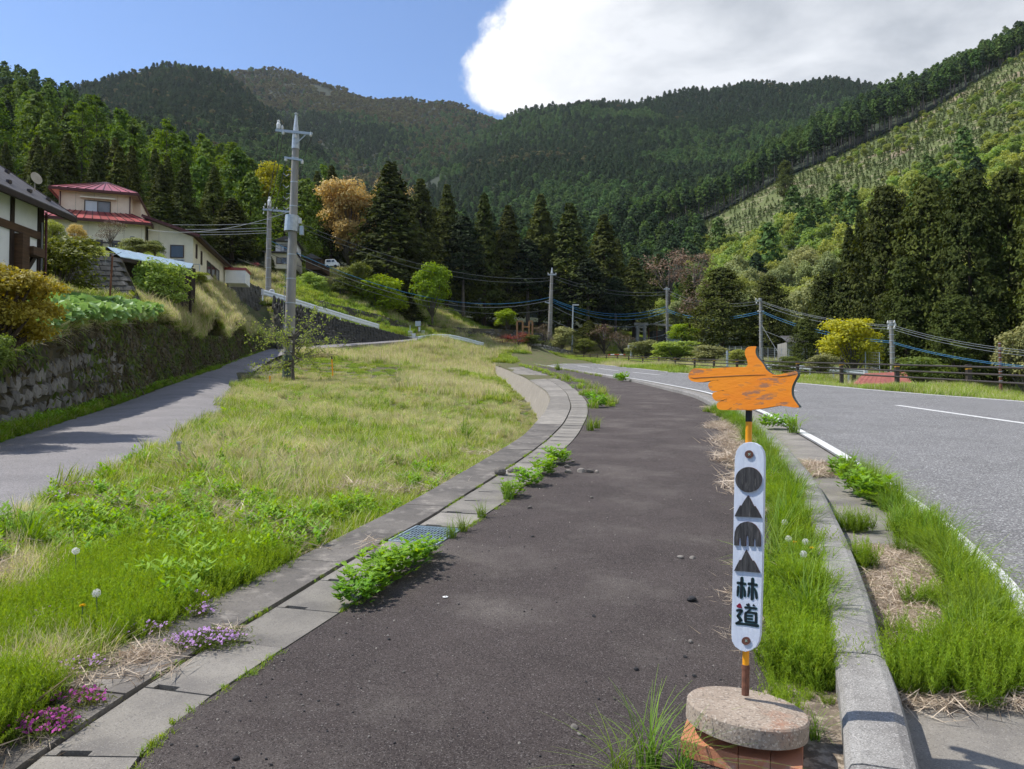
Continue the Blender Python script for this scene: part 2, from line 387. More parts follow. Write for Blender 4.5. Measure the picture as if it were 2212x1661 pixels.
leaf('leaf_yellow', (.26,.27,.02), (.52,.50,.06), .45, .01, .12)
leaf('leaf_red', (.16,.03,.03), (.34,.09,.07), .3, .02, .2)
leaf('leaf_pink', (.45,.12,.14), (.65,.25,.26), .3, .02, .15)
leaf('leaf_butterbur', (.08,.19,.035), (.30,.46,.16), .3, .01, .1, rough=.45)
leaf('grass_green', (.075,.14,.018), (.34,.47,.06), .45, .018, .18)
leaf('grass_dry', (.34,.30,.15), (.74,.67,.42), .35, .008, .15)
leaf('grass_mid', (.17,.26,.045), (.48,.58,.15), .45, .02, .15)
leaf('horsetail', (.060,.125,.010), (.31,.45,.035), .45, .008, .15)
leaf('mugwort', (.07,.18,.012), (.25,.46,.05), .4, .01, .1)
leaf('weed', (.055,.13,.012), (.28,.46,.05), .4, .015, .15)
leaf('sedge', (.065,.14,.014), (.25,.38,.055), .4, .015, .15)
leaf('straw', (.36,.28,.20), (.66,.56,.44), .15, .004, .12)
leaf('phlox', (.36,.15,.44), (.66,.42,.76), .3, .004, .08)
leaf('phlox_magenta', (.34,.04,.26), (.58,.10,.46), .3, .004, .08)
leaf('dandelion', (.75,.50,.01), (.85,.65,.03), .2, .0, .05)
leaf('seedhead', (.60,.60,.56), (.8,.8,.77), .4, .0, .05)
leaf('dead_vine', (.05,.042,.022), (.14,.115,.06), .2, .01, .2)
# ------------------------------------------------------------------ plan curves X(Y), read off along the sloping road plane
def curve(px, off=0.0, extra=()):
    pts = [G(a, b, off) for a, b in px]; pts = [(p.y, p.x) for p in pts] + list(extra); pts.sort()
    ys = np.array([p[0] for p in pts]); xs = np.array([p[1] for p in pts])
    t = np.linspace(math.log(0.8), math.log(190), 900); v = np.interp(np.exp(t), ys, xs)
    # smooth in log distance, keeping the ends
    k = np.exp(-0.5 * (np.arange(-22, 23) / 9.0) ** 2); k /= k.sum()
    vp = np.concatenate([np.full(22, v[0]), v, np.full(22, v[-1])]); v = np.convolve(vp, k, 'valid')
    return lambda Y: np.interp(np.log(np.maximum(np.asarray(Y, float), .8)), t, v)
cA = curve([(164,1450),(300,1370),(440,1297),(497,1271),(554,1248),(650,1200),(784,1134),(887,1083),(975,1033),(1033,998),(1086,968),(1133,939),(1150,919),(1178,889),(1190,860),(1180,843),(1136,816),(1098,799),(1074,790)], extra=[(1.5,-2.55),(2.6,-2.35),(95,-3.2),(140,-6)])
cB = curve([(245,1515),(329,1464),(524,1345),(627,1286),(756,1204),(899,1134),(1004,1068),(1101,1007),(1180,951),(1218,913),(1234,878),(1224,848),(1195,825),(1151,807),(1109,793)], extra=[(1.5,-1.80),(2.6,-1.82),(95,-1.6),(140,-4.5)])
cC = curve([(363,1557),(470,1500),(627,1393),(756,1311),(935,1185),(1092,1086),(1180,1010),(1249,941),(1272,895),(1270,868),(1250,845),(1222,825),(1180,808),(1140,795)], extra=[(1.5,-1.24),(2.6,-1.34),(95,0.2),(140,-3)])
cK = curve([(1791,1376),(1791,1300),(1763,1168),(1720,1039),(1664,960),(1610,905),(1500,850),(1369,820),(1241,799),(1136,782)], off=.13, extra=[(1.5,.75),(2.6,1.12),(3.1,1.33),(140,-1)])
cL = curve([(2178,1382),(2160,1310),(2142,1264),(1990,1113),(1809,985),(1745,946)], extra=[(1.5,1.6),(3,2.2),(20,6.5),(30,7.65),(44.7,7.55),(68,6.05),(112,2.4),(140,0)])
cE = curve([(2211,867),(1950,848),(1730,828),(1486,807),(1255,781)], extra=[(1.5,17.4),(10,17.0),(16,16.7),(122,8.0),(132,0)])
cD = curve([(2211,914),(1950,877),(1734,846),(1486,816),(1418,809),(1320,799),(1258,791)], extra=[(1.5,11.0),(8,11.1),(120,5),(132,-2)])
cF = lambda Y: np.interp(Y, [1, 20, 31, 45, 55, 67, 75, 92, 105, 118, 126], [19.4, 19.0, 18.7, 18.3, 18.2, 18.0, 17.8, 16.8, 15.0, 11.6, 8.5])
cW = lambda Y: np.interp(Y, [1, 6, 13.5, 18.5, 29, 42, 58, 66], [-7.2, -7.9, -9.35, -10.75, -13.95, -17.3, -20.3, -21.5])   # foot of the rubble wall
# left lane edges as matching 3D points
laneL = [W(-420,1120,8.0), W(-150,1010,10.2), W(0,953,13.0), W(140,909,17.2), W(270,866,24.6), W(380,826,34), W(465,797,44), W(530,775,56), W(575,764,66), W(625,757.5,73), W(686,752,79), W(790,745,88), W(901,736,98)]
laneR = [W(-200,1350,4.6), W(20,1140,6.6), W(120,1080,7.8), W(290,1008,10.1), W(430,940,14.0), W(497,872,24.5), W(522,832,38), W(548,804,48), W(600,776,58), W(650,765.5,66), W(700,760,73), W(790,751,84), W(901,742,94)]
def catmull(pts, n):
    pts = [np.array(p) for p in pts]; pts = [2*pts[0]-pts[1]] + pts + [2*pts[-1]-pts[-2]]; out = []
    for i in range(1, len(pts) - 2):
        p0, p1, p2, p3 = pts[i-1:i+3]
        for k in range(n):
            t = k / n; out.append(.5*((2*p1)+(-p0+p2)*t+(2*p0-5*p1+4*p2-p3)*t*t+(-p0+3*p1-3*p2+p3)*t**3))
    out.append(pts[-2]); return np.array(out)
LL = catmull(laneL, 14); LR = catmull(laneR, 14)
for A_ in (LL, LR): tt_ = np.clip((A_[:, 1]-44)/26, 0, 1); A_[:, 2] += .34*tt_*tt_*(3-2*tt_)
lane_poly = np.concatenate([LL[:, :2], LR[::-1, :2]])
def in_poly(x, y, poly):
    x = np.asarray(x); y = np.asarray(y); c = np.zeros(np.broadcast(x, y).shape, bool); j = len(poly) - 1
    for i in range(len(poly)):
        xi, yi = poly[i]; xj, yj = poly[j]
        with np.errstate(divide='ignore', invalid='ignore'):
            c ^= ((yi > y) != (yj > y)) & (x < (xj - xi) * (y - yi) / (yj - yi) + xi)
        j = i
    return c

# ------------------------------------------------------------------ terrain heights (residual over the road plane, spread from measured points)
class RBF:
    def __init__(s, pts):
        P = np.array([[p[0], p[1], p[2] - float(zr(p[1]))] for p in pts]); s.c = P[:, :2]
        D = np.linalg.norm(s.c[:, None] - s.c[None], axis=2); n = len(P)
        A = np.zeros((n+1, n+1)); A[:n, :n] = -D - np.eye(n) * -0.02; A[:n, n] = 1; A[n, :n] = 1
        s.w = np.linalg.solve(A, np.concatenate([P[:, 2], [0]]))
    def __call__(s, X, Y):
        X = np.asarray(X, float); Y = np.asarray(Y, float); sh = np.broadcast(X, Y).shape
        q = np.stack([np.broadcast_to(X, sh).ravel(), np.broadcast_to(Y, sh).ravel()], 1)
        out = np.zeros(len(q))
        for i in range(len(s.c)): out -= s.w[i] * np.hypot(q[:, 0] - s.c[i, 0], q[:, 1] - s.c[i, 1])
        return out.reshape(sh) + s.w[-1] + zr(np.broadcast_to(Y, sh))
ctlL = [tuple(p) for p in laneL] + [tuple(p) for p in laneR]
def on(y, x, d): return (x, y, float(zr(y)) + d)
for y, d in ((1,-.05),(3,-.05),(5,-.08),(8,-.16),(11,-.30),(15,-.6),(20,-.95),(26,-1.2),(35,-1.15),(48,-1.15),(55,-1.15),(62,-1.1),(70,-1.05),(78,-1.0),(86,-.8),(95,.2)):
    ctlL.append(on(y, float(cA(y)) - .45, d))
for y in (50,58,66,74,82): ctlL.append(on(y, float(cA(y))-2.5, -.95))
ctlL += [on(1.5,-5,-.1), on(5,-3.4,-.06), on(9,-3.5,-.08), on(14,-4,-.15), on(20,-4,-.30), on(28,-5,-.25), on(37,-11,.0), on(40,-5,-.25)]
ctlL += [tuple(W(*p)) for p in [(985,806,60),(900,795,60),(700,778,60),(950,757,92),(1050,764,98),(800,758,84),(1120,776,122),
    (600,715,74),(575,655,82),(640,675,82),(700,694,85),(815,722,91.5),(890,741,96.5),(640,668,86.5),(700,687,89),(815,712,94),(960,737,101),(1040,750,108),
    (560,590,90),(620,600,100),(700,620,105),(800,640,106),(850,680,105),(755,590,118),(605,578,115),(670,575,115),(500,590,92),
    (860,700,106),(930,712,110),(950,688,119),(1050,708,119),(1095,700,126),(1000,683,136),(1160,745,119),(1080,748,114),(1150,768,125),(1187,740,131),(500,575,110),(400,575,100)]]
ctlR = [on(y, float(cC(y)), -.10) for y in (1,4,8,15,25,40,60,80)] + [on(y, float(cK(y)) + .5, -.10) for y in (1,4,8,15,25,40,60,80)] + \
       [on(y, float(cE(y)) + .3, -.08) for y in (1,10,20,30,45,60,80,100,118)] + [on(y, float(cD(y)), -.12) for y in (1,8,16,30,45,60,80,100)] + \
       [on(y, float(cF(y)), .0) for y in (1,10,20,31,45,60,80,100,118)] + [on(y, float(cF(y)) + 2.0, -.9) for y in (1,10,20,31,45,60,80,95)] + \
       [on(y, float(cF(y)) + 5, -2.6) for y in (1,10,20,31,45,60,75)]
ctlR += [tuple(W(*p)) for p in [(1160,745,119),(1080,748,114),(1180,765,123),(1187,740,131),(1300,742,136),(1260,765,131),(1340,768,133),(1300,705,152),(1400,738,150),(1442,748,142),(1500,766,130),(1660,785,95),
    (1600,800,80),(1700,815,62),(1900,845,50),(2200,880,45),(2400,950,40),(1850,815,72),(2100,835,72),(2600,900,60),(1150,768,125),(1420,775,128)]]
hL = RBF(ctlL); hR = RBF(ctlR)
bankpts = []
def wtop(Y): return np.interp(Y, [1, 13.8, 19, 29.5, 42.5, 58.5, 68], [1.5, 2.55, 3.72, 4.95, 5.45, 7.15, 7.9])
for y in (1, 8, 13.8, 19, 24, 29.5, 36, 42.5, 50, 58.5, 66): bankpts.append((float(cW(y)) - .5, y, float(wtop(y))))
bankpts += [tuple(W(*p)) for p in [(82,604,25),(200,655,27),(240,655,30),(300,650,32),(380,612,43),(430,618,55),(485,622,66),(200,545,54),(330,545,55),(480,668,58),(520,692,62),(20,640,22),(-300,600,30),
    (0,525,70),(150,510,72),(350,535,75),(430,655,47),(545,690,68),(345,662,36)]] + [(-16, 8, 3.4), (-22, 14, 5.5)]
hB = RBF(bankpts)
def hz(X, Y):
    """ground height (front sheets)"""
    X, Y = np.broadcast_arrays(np.asarray(X, float), np.asarray(Y, float))
    s = X - cA(Y)
    w = np.clip((Y - 85) / 25, 0, 1)
    r = hR(X, Y); l = hL(X, Y)
    near = np.where(s > 0, r, l)
    t = np.clip((s + 6) / 12, 0, 1)
    return near * (1 - w) + (l * (1 - t) + r * t) * w

def grid_sheet(name, xs_fn, Ys, hfn, material, lower=None, kind='structure'):
    n = len(Ys); rows = []
    for y in Ys: rows.append(np.stack([xs_fn(y), np.full(len(xs_fn(y)), y)], 1))
    P = np.array(rows); m = P.shape[1]; Z = hfn(P[..., 0], P[..., 1])
    V = np.concatenate([P, Z[..., None]], 2).reshape(-1, 3)
    if lower is not None: V[:, 2] -= lower(V[:, 0], V[:, 1])
    i, j = np.meshgrid(np.arange(n-1), np.arange(m-1), indexing='ij'); a = (i*m + j).ravel()
    Fq = np.stack([a, a+1, a+m+1, a+m], 1)
    return tag(link(name, mk_mesh(name, V, [Fq], material, smooth=True)), kind=kind)
sL = -np.concatenate([[.04, .3, .7, 1.1, 1.6], np.geomspace(2.2, 150, 56)])[::-1]
sR = np.concatenate([[-.02, .1], np.linspace(.5, 22, 40), np.geomspace(23, 150, 26)])
Ys = np.concatenate([np.linspace(-30, .5, 6), np.geomspace(1, 180, 150)])
def lower_lane(x, y): 
    big = in_poly(x, y, lane_poly); return np.where(big, .05, 0.0)
def field_h(X, Y):
    # field sheet: keeps the left height function up to the wall foot
    w = np.clip((Y - 85) / 25, 0, 1); s = X - cA(Y); t = np.clip((s + 6) / 12, 0, 1)
    l = hL(X, Y); return l * (1 - w) + (l * (1 - t) + hR(X, Y) * t) * w
field = grid_sheet('field_ground', lambda y: cA(y) + sL, Ys, field_h, M['soil'], lower_lane)
valley = grid_sheet('valley_ground', lambda y: cA(y) + sR, Ys, lambda X, Y: np.where(Y < 85, hR(X, Y), hz(X, Y)) , M['soil'])
bankYs = np.concatenate([np.linspace(1, 70, 70)])
bs = -np.concatenate([[.35, .7, 1.2], np.geomspace(1.8, 60, 30)])[::-1]
bank = grid_sheet('bank_ground', lambda y: cW(y) + bs, bankYs, hB, M['bank_soil'])
# wide ground out to the horizon, under everything
g = MB(); zz = -9.0
g.add([(-2390,-2390,zz),(2390,-2390,zz),(2390,2390,zz),(-2390,2390,zz)], [(0,1,2,3)])
tag(g.build('ground', M['forest_floor']), kind='structure')

# ------------------------------------------------------------------ road surfaces
def ribbon(name, fa, fb, Ys_, off, material, cols=6, thick=.0):
    Ys_ = np.asarray(Ys_); u = np.linspace(0, 1, cols); xa = fa(Ys_); xb = fb(Ys_)
    X = xa[:, None] * (1-u) + xb[:, None] * u; Y = np.repeat(Ys_[:, None], cols, 1); Z = zr(Y) + off
    V = np.stack([X, Y, Z], 2).reshape(-1, 3); n = len(Ys_)
    i, j = np.meshgrid(np.arange(n-1), np.arange(cols-1), indexing='ij'); a = (i*cols+j).ravel()
    return tag(link(name, mk_mesh(name, V, [np.stack([a, a+1, a+cols+1, a+cols], 1)], material, smooth=True)), kind='structure')
Yr = np.concatenate([np.linspace(-4, .9, 4), np.geomspace(1, 119, 170)])
Yp = np.concatenate([np.linspace(-4, .9, 4), np.geomspace(1, 116, 170)])
path = ribbon('path', lambda y: cC(y) + .0, lambda y: cK(y) + .03, Yp, 0.0, M['asphalt_path'])
gutter = ribbon('gutter', lambda y: cK(y) + .2, lambda y: cL(y) - .02, Yp, -.02, M['concrete'])
rd = ribbon('road', lambda y: cL(y) - .02, lambda y: cE(y) + .45, Yr, -.004, M['asphalt_road'], 8)
# the road swings left behind the field
b = MB(); V = [G(1123,776.5), W(1259,774.6,127), W(1123,774.8,127), W(1040,776,124)]
bp = [(cL(119.0)-.02, 119.0), (cE(119.0)+.45, 119.0), (6.5,129.5), (0,131.5), (-7,131.5), (-7,122)]
b.add([(float(x), y, float(zr(y))) for x, y in bp], [(0,1,2,3,4,5)])
tag(b.build('road_bend', M['asphalt_road']), kind='structure')
def stripe(name, f, w, y0, y1, off=.004, n=40, parent=None, cat=True):
    Y_ = np.geomspace(y0, y1, n); dx = np.gradient(f(Y_), Y_); k = np.sqrt(1 + dx**2)
    X = np.stack([f(Y_) - w/2*k, f(Y_) + w/2*k], 1); V = np.stack([X, np.repeat(Y_[:, None], 2, 1), np.repeat((zr(Y_)+off)[:, None], 2, 1)], 2).reshape(-1, 3)
    a = np.arange(n-1)*2; me = mk_mesh(name, V, [np.stack([a, a+1, a+3, a+2], 1)], M['white_line'])
    return tag(link(name, me, parent), kind='structure')
stripe('road_marking', lambda y: cL(y) + .10, .15, 1, 106, n=160, off=.002)
stripe('road_marking', lambda y: cE(y), .17, 4, 118, n=120, off=.002)
for y0, y1 in ((4.5,9.2),(13.0,22.4),(31,46),(55,63),(68,77),(82,90),(97,105)):
    stripe('lane_dash', cD, .17, y0, y1, n=14, off=.002)
# narrow lane on the left
n = len(LL); cols = 6; u = np.linspace(0, 1, cols)
V = (LL[:, None, :] * (1-u)[None, :, None] + LR[:, None, :] * u[None, :, None])
V[..., 2] = V[..., 2] + .02 + .05 * np.sin(np.pi*u)[None]
i, j = np.meshgrid(np.arange(n-1), np.arange(cols-1), indexing='ij'); a = (i*cols+j).ravel()
tag(link('lane', mk_mesh('lane', V.reshape(-1,3), [np.stack([a, a+1, a+cols+1, a+cols], 1)], M['asphalt_lane'], smooth=True)), kind='structure')
# concrete edge under the raised end of the lane
b = MB(); k0 = 118
for k in range(k0, n-1, 2):
    k2 = min(k+2, n-1); p, q = LR[k], LR[k2]; h0 = .15 + .5*(k-k0)/(n-k0); h1 = .15 + .5*(k2-k0)/(n-k0)
    b.add([p+(0,0,.03), q+(0,0,.03), q+(0,-.12,.03), p+(0,-.12,.03), p+(0,-.12,-h0), q+(0,-.12,-h1)], [(0,1,2,3),(3,2,5,4)])
tag(b.build('lane_edge_beam', M['concrete']), kind='structure')

# ------------------------------------------------------------------ retaining wall beside the path: face, cap stones, gutter lids
wall = thing('retaining_wall', 'long curving grey concrete retaining wall between the grassy field and the dark path', 'wall')
Yw = np.geomspace(1.2, 93, 220)
dxa = np.gradient(cA(Yw), Yw); nrm = np.stack([-np.ones_like(Yw), dxa], 1); nrm /= np.linalg.norm(nrm, axis=1)[:, None]
top = np.stack([cA(Yw), Yw, zr(Yw) - .02], 1)
drop = np.interp(Yw, [1,5,9,13,18,26,48,78,93], [.3,.35,.5,.75,1.2,1.5,1.4,1.2,1.0])
bot = top + np.concatenate([nrm * (drop*.33)[:, None], -drop[:, None]], 1)
V = np.concatenate([top, bot]); k = np.arange(len(Yw)-1); nW = len(Yw)
al = np.concatenate([[0], np.cumsum(np.hypot(np.diff(cA(Yw)), np.diff(Yw)))])
me = mk_mesh('face', V, [np.stack([k, k+1, k+1+nW, k+nW], 1)], M['wall_face'])
link('face', me, wall)
def along(f, y0, y1, step, jit=0.0):
    Y_ = np.linspace(y0, y1, 6000); s = np.concatenate([[0], np.cumsum(np.hypot(np.diff(f(Y_)), np.diff(Y_)))])
    t = np.arange(0, s[-1], step); t = t + rng.uniform(-jit, jit, len(t)); return np.interp(t, s, Y_)
def frame_at(f, y):
    d = (float(f(y+.05)) - float(f(y-.05))) / .1; T = Vector((d, 1, .07)).normalized(); Nn = Vector((T.y, -T.x, 0)).normalized(); return T, Nn
def slab(name, f0, f1, ya, yb, z, th, gap, material, parent, notch=None, chamfer=.0, sub=3, dz=0.0):
    """one precast slab between curves f0 and f1, its ends square to the run"""
    mid = lambda y: (f0(y)+f1(y))/2
    outline = []
    def across(y):
        T, Nn = frame_at(mid, y); c = Vector((float(mid(y)), y, 0)); 
        def hit(f):
            s = 0
            for _ in range(12):
                p = c + Nn*s; s += (float(f(p.y)) - p.x) * Nn.x / 1.0
            return c + Nn*s
        return hit(f0), hit(f1), T
    L_, R_ = [], []
    for k in range(sub+1):
        y = ya + (yb-ya)*k/sub; l, r, T = across(y); g_ = gap/2 if k == 0 else (-gap/2 if k == sub else 0)
        T2 = Vector((T.x, T.y, 0)).normalized(); l = l + T2*g_; r = r + T2*g_
        d = (r-l).normalized(); l += d*gap/2; r -= d*gap/2; L_.append(l); R_.append(r)
    if notch:
        l, r = L_[0], R_[0]; d = r-l; _, _, T = across(ya); T2 = Vector((T.x, T.y, 0)).normalized()*notch[2]
        nt_ = [l+d*notch[0], l+d*notch[0]+T2, l+d*notch[1]+T2, l+d*notch[1]]
        outline = L_[::-1] + nt_ + R_
    else: outline = L_[::-1] + R_
    c = sum(outline, Vector()) / len(outline); cz = float(zr(c.y)) + z
    pts = [Vector((p.x-c.x, p.y-c.y, float(zr(p.y)) + z + dz - cz)) for p in outline]
    mb = MB(); mb.prism(pts, (0, 0, -th)); o = mb.build(name, material, parent, bevel=chamfer); o.location = (c.x, c.y, cz)
    return o
Yc = along(cA, 1.2, 92, 2.2, .1); Yc[0] = 1.2
for k in range(len(Yc)-1):
    slab('cap_stone', cA, cB, Yc[k], Yc[k+1], 0.0, .14, .012, M['concrete_dark' if Yc[k] < 15 else 'concrete'], wall, sub=4, dz=rng.uniform(-.003,.003))
drain = thing('drain_channel', 'line of precast concrete lids covering the drain between wall and dark path', 'drain')
Yd = along(cB, 1.2, 92, .56, .02)
grate_k = int(np.argmin(abs(Yd - 6.05)))
for k in range(len(Yd)-1):
    if k == grate_k: continue
    slab('lid', lambda y: cB(y)+.02, lambda y: cC(y)-.02, Yd[k], Yd[k+1], -.004, .09, .009, M['concrete'], drain, notch=(.12,.46,.035) if Yd[k] < 30 else None, sub=1, dz=rng.uniform(-.006,.004))
b = MB(); Yq = np.geomspace(1.1, 93, 120)
for y in range(len(Yq)-1):
    p = [(float(cB(Yq[y]))-.1, Yq[y]), (float(cC(Yq[y]))+.05, Yq[y]), (float(cC(Yq[y+1]))+.05, Yq[y+1]), (float(cB(Yq[y+1]))-.1, Yq[y+1])]
    b.add([(x, yy, float(zr(yy))-.028) for x, yy in p], [(0,1,2,3)])
b.build('channel_bed', M['joint'], drain)
# steel grating
yg0, yg1 = Yd[grate_k], Yd[grate_k+1]
gr = thing('drain_grating', 'blue grey steel grating set into the line of drain lids', 'grating', group=None)
c0 = Vector((float(cB(yg0))+.03, yg0, 0)); T, Nn = frame_at(cB, (yg0+yg1)/2); T = Vector((T.x, T.y, 0)).normalized()
wd = float(cC((yg0+yg1)/2) - cB((yg0+yg1)/2)) * Nn.x - .05; ln = .54
def gp(u, v, z): 
    p = c0 + Nn*u + T*v; return Vector((p.x, p.y, float(zr(p.y)) + z))
b = MB()
for u in (0, wd): b.beam(gp(u,0,-.012), gp(u,ln,-.012), .012, .03)
for v in (0, ln): b.beam(gp(0,v,-.012), gp(wd,v,-.012), .012, .03)
b.build('frame', M['grate_steel'], gr)
for k in range(1, 14):
    u = wd*k/14; b = MB(); b.beam(gp(u,0,-.008), gp(u,ln,-.008), .0055, .008); b.build('bar', M['grate_steel'], gr)
for k in range(1, 7):
    v = ln*k/7; b = MB(); b.beam(gp(0,v,-.006), gp(wd,v,-.006), .0055, .006); b.build('cross_bar', M['grate_steel'], gr)
b = MB(); b.add([gp(0,0,-.022), gp(wd,0,-.022), gp(wd,ln,-.022), gp(0,ln,-.022)], [(0,1,2,3)]); b.build('shaft', M['hole_dark'], gr)  # flat near-black sheet, colour standing in for the shade inside the drain
# litter and soil washed against the kerb
Yl = np.geomspace(1.6, 22, 260); wv0 = lambda Y: .5 + .5*np.sin(Y*3.1)*np.cos(Y*1.3) + .16*np.sin(Y*17) + .1*np.sin(Y*41+1)
ribbon('soil_strip', lambda y: cK(y) - .14 - .22*wv0(y), lambda y: cK(y) + .02, Yl, .004, M['litter_soil'], 4)
Yl = np.geomspace(3.55, 6.1, 120)
ribbon('gutter_soil', lambda y: cK(y) + .21, lambda y: cL(y) - .06 - .10*wv0(y*1.7), Yl, -.014, M['litter_soil'], 4)
# kerb
kerb = thing('kerb', 'pale concrete kerb of long blocks curving between dark path and road', 'kerb')
Yk = along(cK, 1.6, 112, 1.02, .03)
KW = .23
for k in range(len(Yk)-1):
    ya, yb = Yk[k], Yk[k+1]; sub = 3; vs = []; fs = []
    prof = [(0,-.12),(0.0,.10),(.018,.128),(.05,.135),(KW-.05,.135),(KW-.015,.12),(KW,.09),(KW+.03,-.12)]
    c = Vector((float(cK((ya+yb)/2)), (ya+yb)/2, float(zr((ya+yb)/2))))
    for q in range(sub+1):
        y = ya + (yb-ya)*q/sub; T, Nn = frame_at(cK, y); T2 = Vector((T.x, T.y, .07)).normalized()
        g_ = .006 if q == 0 else (-.006 if q == sub else 0)
        base = Vector((float(cK(y)), y, float(zr(y)))) + T2*g_
        for (s_, h_) in prof: vs.append(base + Nn*s_ + Vector((0,0,h_)) - c)
    m_ = len(prof)
    for q in range(sub):
        for r in range(m_-1): a_ = q*m_+r; fs.append((a_, a_+m_, a_+m_+1, a_+1))
    fs.append(tuple(range(m_))); fs.append(tuple(range(sub*m_, sub*m_+m_))[::-1])
    b = MB(); b.add(vs, fs); o = b.build('kerb_block', M['kerb_concrete'], kerb, smooth=False); o.location = c
b = MB()
for q in range(len(Yk)-1):
    T, Nn = frame_at(cK, Yk[q]); T1, N1 = frame_at(cK, Yk[q+1])
    p0 = Vector((float(cK(Yk[q])), Yk[q], float(zr(Yk[q])))); p1 = Vector((float(cK(Yk[q+1])), Yk[q+1], float(zr(Yk[q+1]))))
    b.add([p0+Nn*.02+Vector((0,0,.105)), p0+Nn*(KW-.03)+Vector((0,0,.105)), p1+N1*(KW-.03)+Vector((0,0,.105)), p1+N1*.02+Vector((0,0,.105))], [(0,1,2,3)])
b.build('mortar', M['concrete_slab'], kerb)
# ------------------------------------------------------------------ foliage builders
def unit(v): return v / np.maximum(np.linalg.norm(v, axis=-1, keepdims=True), 1e-6)
def kites(C, Nrm, size, r=rng, aspect=.55, flop=.6, T=None):
    """leaf-shaped quads at C with normals about Nrm"""
    n = len(C); N_ = unit(Nrm + r.normal(0, flop, (n, 3)))
    if T is None: T = r.normal(0, 1, (n, 3))
    T = unit(T - N_ * (T*N_).sum(1, keepdims=True)); B = np.cross(N_, T)
    s = (size * r.uniform(.6, 1.4, n) if np.isscalar(size) else size)[:, None]
    V = np.stack([C - T*s*.5, C + B*s*aspect*.5 + T*s*.05, C + T*s*.5, C - B*s*aspect*.5 + T*s*.05], 1).reshape(-1, 3)
    return V, np.arange(4*n).reshape(n, 4)
def join(parts):
    """parts: list of (V, F4, tint per face)"""
    Vs, Fs, Ts = [], [], []; o = 0
    for V, F_, t in parts:
        Vs.append(V); Fs.append(F_ + o); o += len(V); Ts.append(np.repeat(t, 4) if len(t) * 4 == len(V) else t)
    return np.concatenate(Vs), np.concatenate(Fs), np.concatenate(Ts)
def crown_mesh(name, parts, material):
    V, F_, t = join(parts); return mk_mesh(name, V, [F_], material, tint=t)
def trunk_mesh(name, h, r0, material, lean=0.0, n=7, branches=(), top=.15):
    b = MB(); pts = [(lean*math.sin(k*1.3)*.3*r0*k, lean*.25*r0*math.cos(k*1.1)*k, h*k/5 - (0.6 if k == 0 else 0)) for k in range(6)]
    b.tube(pts, [r0*(1.25 if k == 0 else 1 - (1-top)*k/5) for k in range(6)], n)
    for p, q, r in branches[:60]: b.tube([p, (Vector(p)+Vector(q))/2 + Vector((0,0,-.03*(Vector(q)-Vector(p)).length)), q], [r, r*.7, r*.25], 5)
    return b.mesh(name, material, smooth=True)

def cedar_crown(h, R, base, seed, n_br, per, leafs, droop=.25, round_=.6, lump=.16, density_in=.35):
    r = np.random.default_rng(seed); parts = []
    t = r.uniform(0, 1, n_br) ** .85                      # 0 base .. 1 top
    z = base + (h - base) * t
    prof = np.where(t < .12, .72 + t/.12*.28, ((1 - t) / .88) ** round_)
    ang = r.uniform(0, 6.283, n_br)
    wob = 1 + lump * np.sin(3*ang + 9*t + seed) + lump * r.normal(0, .7, n_br)
    L = np.maximum(R * prof * wob, .15)
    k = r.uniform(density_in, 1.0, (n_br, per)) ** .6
    rad_ = L[:, None] * k
    jit = .10 * R * (.35 + .65 * prof[:, None])
    x = np.cos(ang)[:, None] * rad_ + r.normal(0, 1, (n_br, per)) * jit
    y = np.sin(ang)[:, None] * rad_ + r.normal(0, 1, (n_br, per)) * jit
    zz = z[:, None] - droop * rad_ + .18 * rad_ * k + r.normal(0, 1, (n_br, per)) * jit * .55
    C = np.stack([x, y, zz], -1).reshape(-1, 3)
    out = np.stack([np.cos(ang)[:, None] * np.ones((1, per)), np.sin(ang)[:, None] * np.ones((1, per)), np.full((n_br, per), .7)], -1).reshape(-1, 3)
    V, F_ = kites(C, out, leafs, r, .62, .55)
    bt = np.repeat(r.uniform(0, 1, n_br), per)
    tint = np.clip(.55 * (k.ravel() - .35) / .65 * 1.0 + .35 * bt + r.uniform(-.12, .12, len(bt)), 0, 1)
    return (V, F_, tint)
def broad_crown(h, R, base, seed, lobes, per, leafs, flat=.8, shell=.45, trunk_r=.18, spread=.62, lobr=(.34, .52)):
    """returns crown part and branch list"""
    r = np.random.default_rng(seed); parts = []; br = []; cz = (h + base) / 2; hz_ = (h - base) / 2
    for k in range(lobes):
        d = unit(r.normal(0, 1, 3)[None])[0]; d[2] = -.8 + 1.75*((k+.5)/lobes)**.8; d = d / max(1., np.linalg.norm(d))
        q = r.uniform(.45, 1.0) * spread; c = np.array([d[0]*R*q, d[1]*R*q, cz + d[2]*hz_*(.88 if k % 3 else .6)])
        lr = R * r.uniform(*lobr); n = per
        u = unit(r.normal(0, 1, (n, 3))); u[:, 2] = np.where(u[:, 2] < -.55, -u[:, 2]*.6, u[:, 2]); u = unit(u)
        rr = lr * (shell + (1 - shell) * r.uniform(0, 1, n) ** .5)
        C = c + u * rr[:, None] * np.array([1, 1, flat]) + r.normal(0, .04*R, (n, 3))
        V, F_ = kites(C, u + [0, 0, .5], leafs, r, .7, .6)
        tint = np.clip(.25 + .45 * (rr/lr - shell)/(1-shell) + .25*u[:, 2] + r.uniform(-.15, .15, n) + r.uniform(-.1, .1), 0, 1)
        parts.append((V, F_, tint)); br.append(((0, 0, min(base*.75 + .1*k*h/lobes, c[2])), tuple(c), trunk_r*.4))
    return parts, br
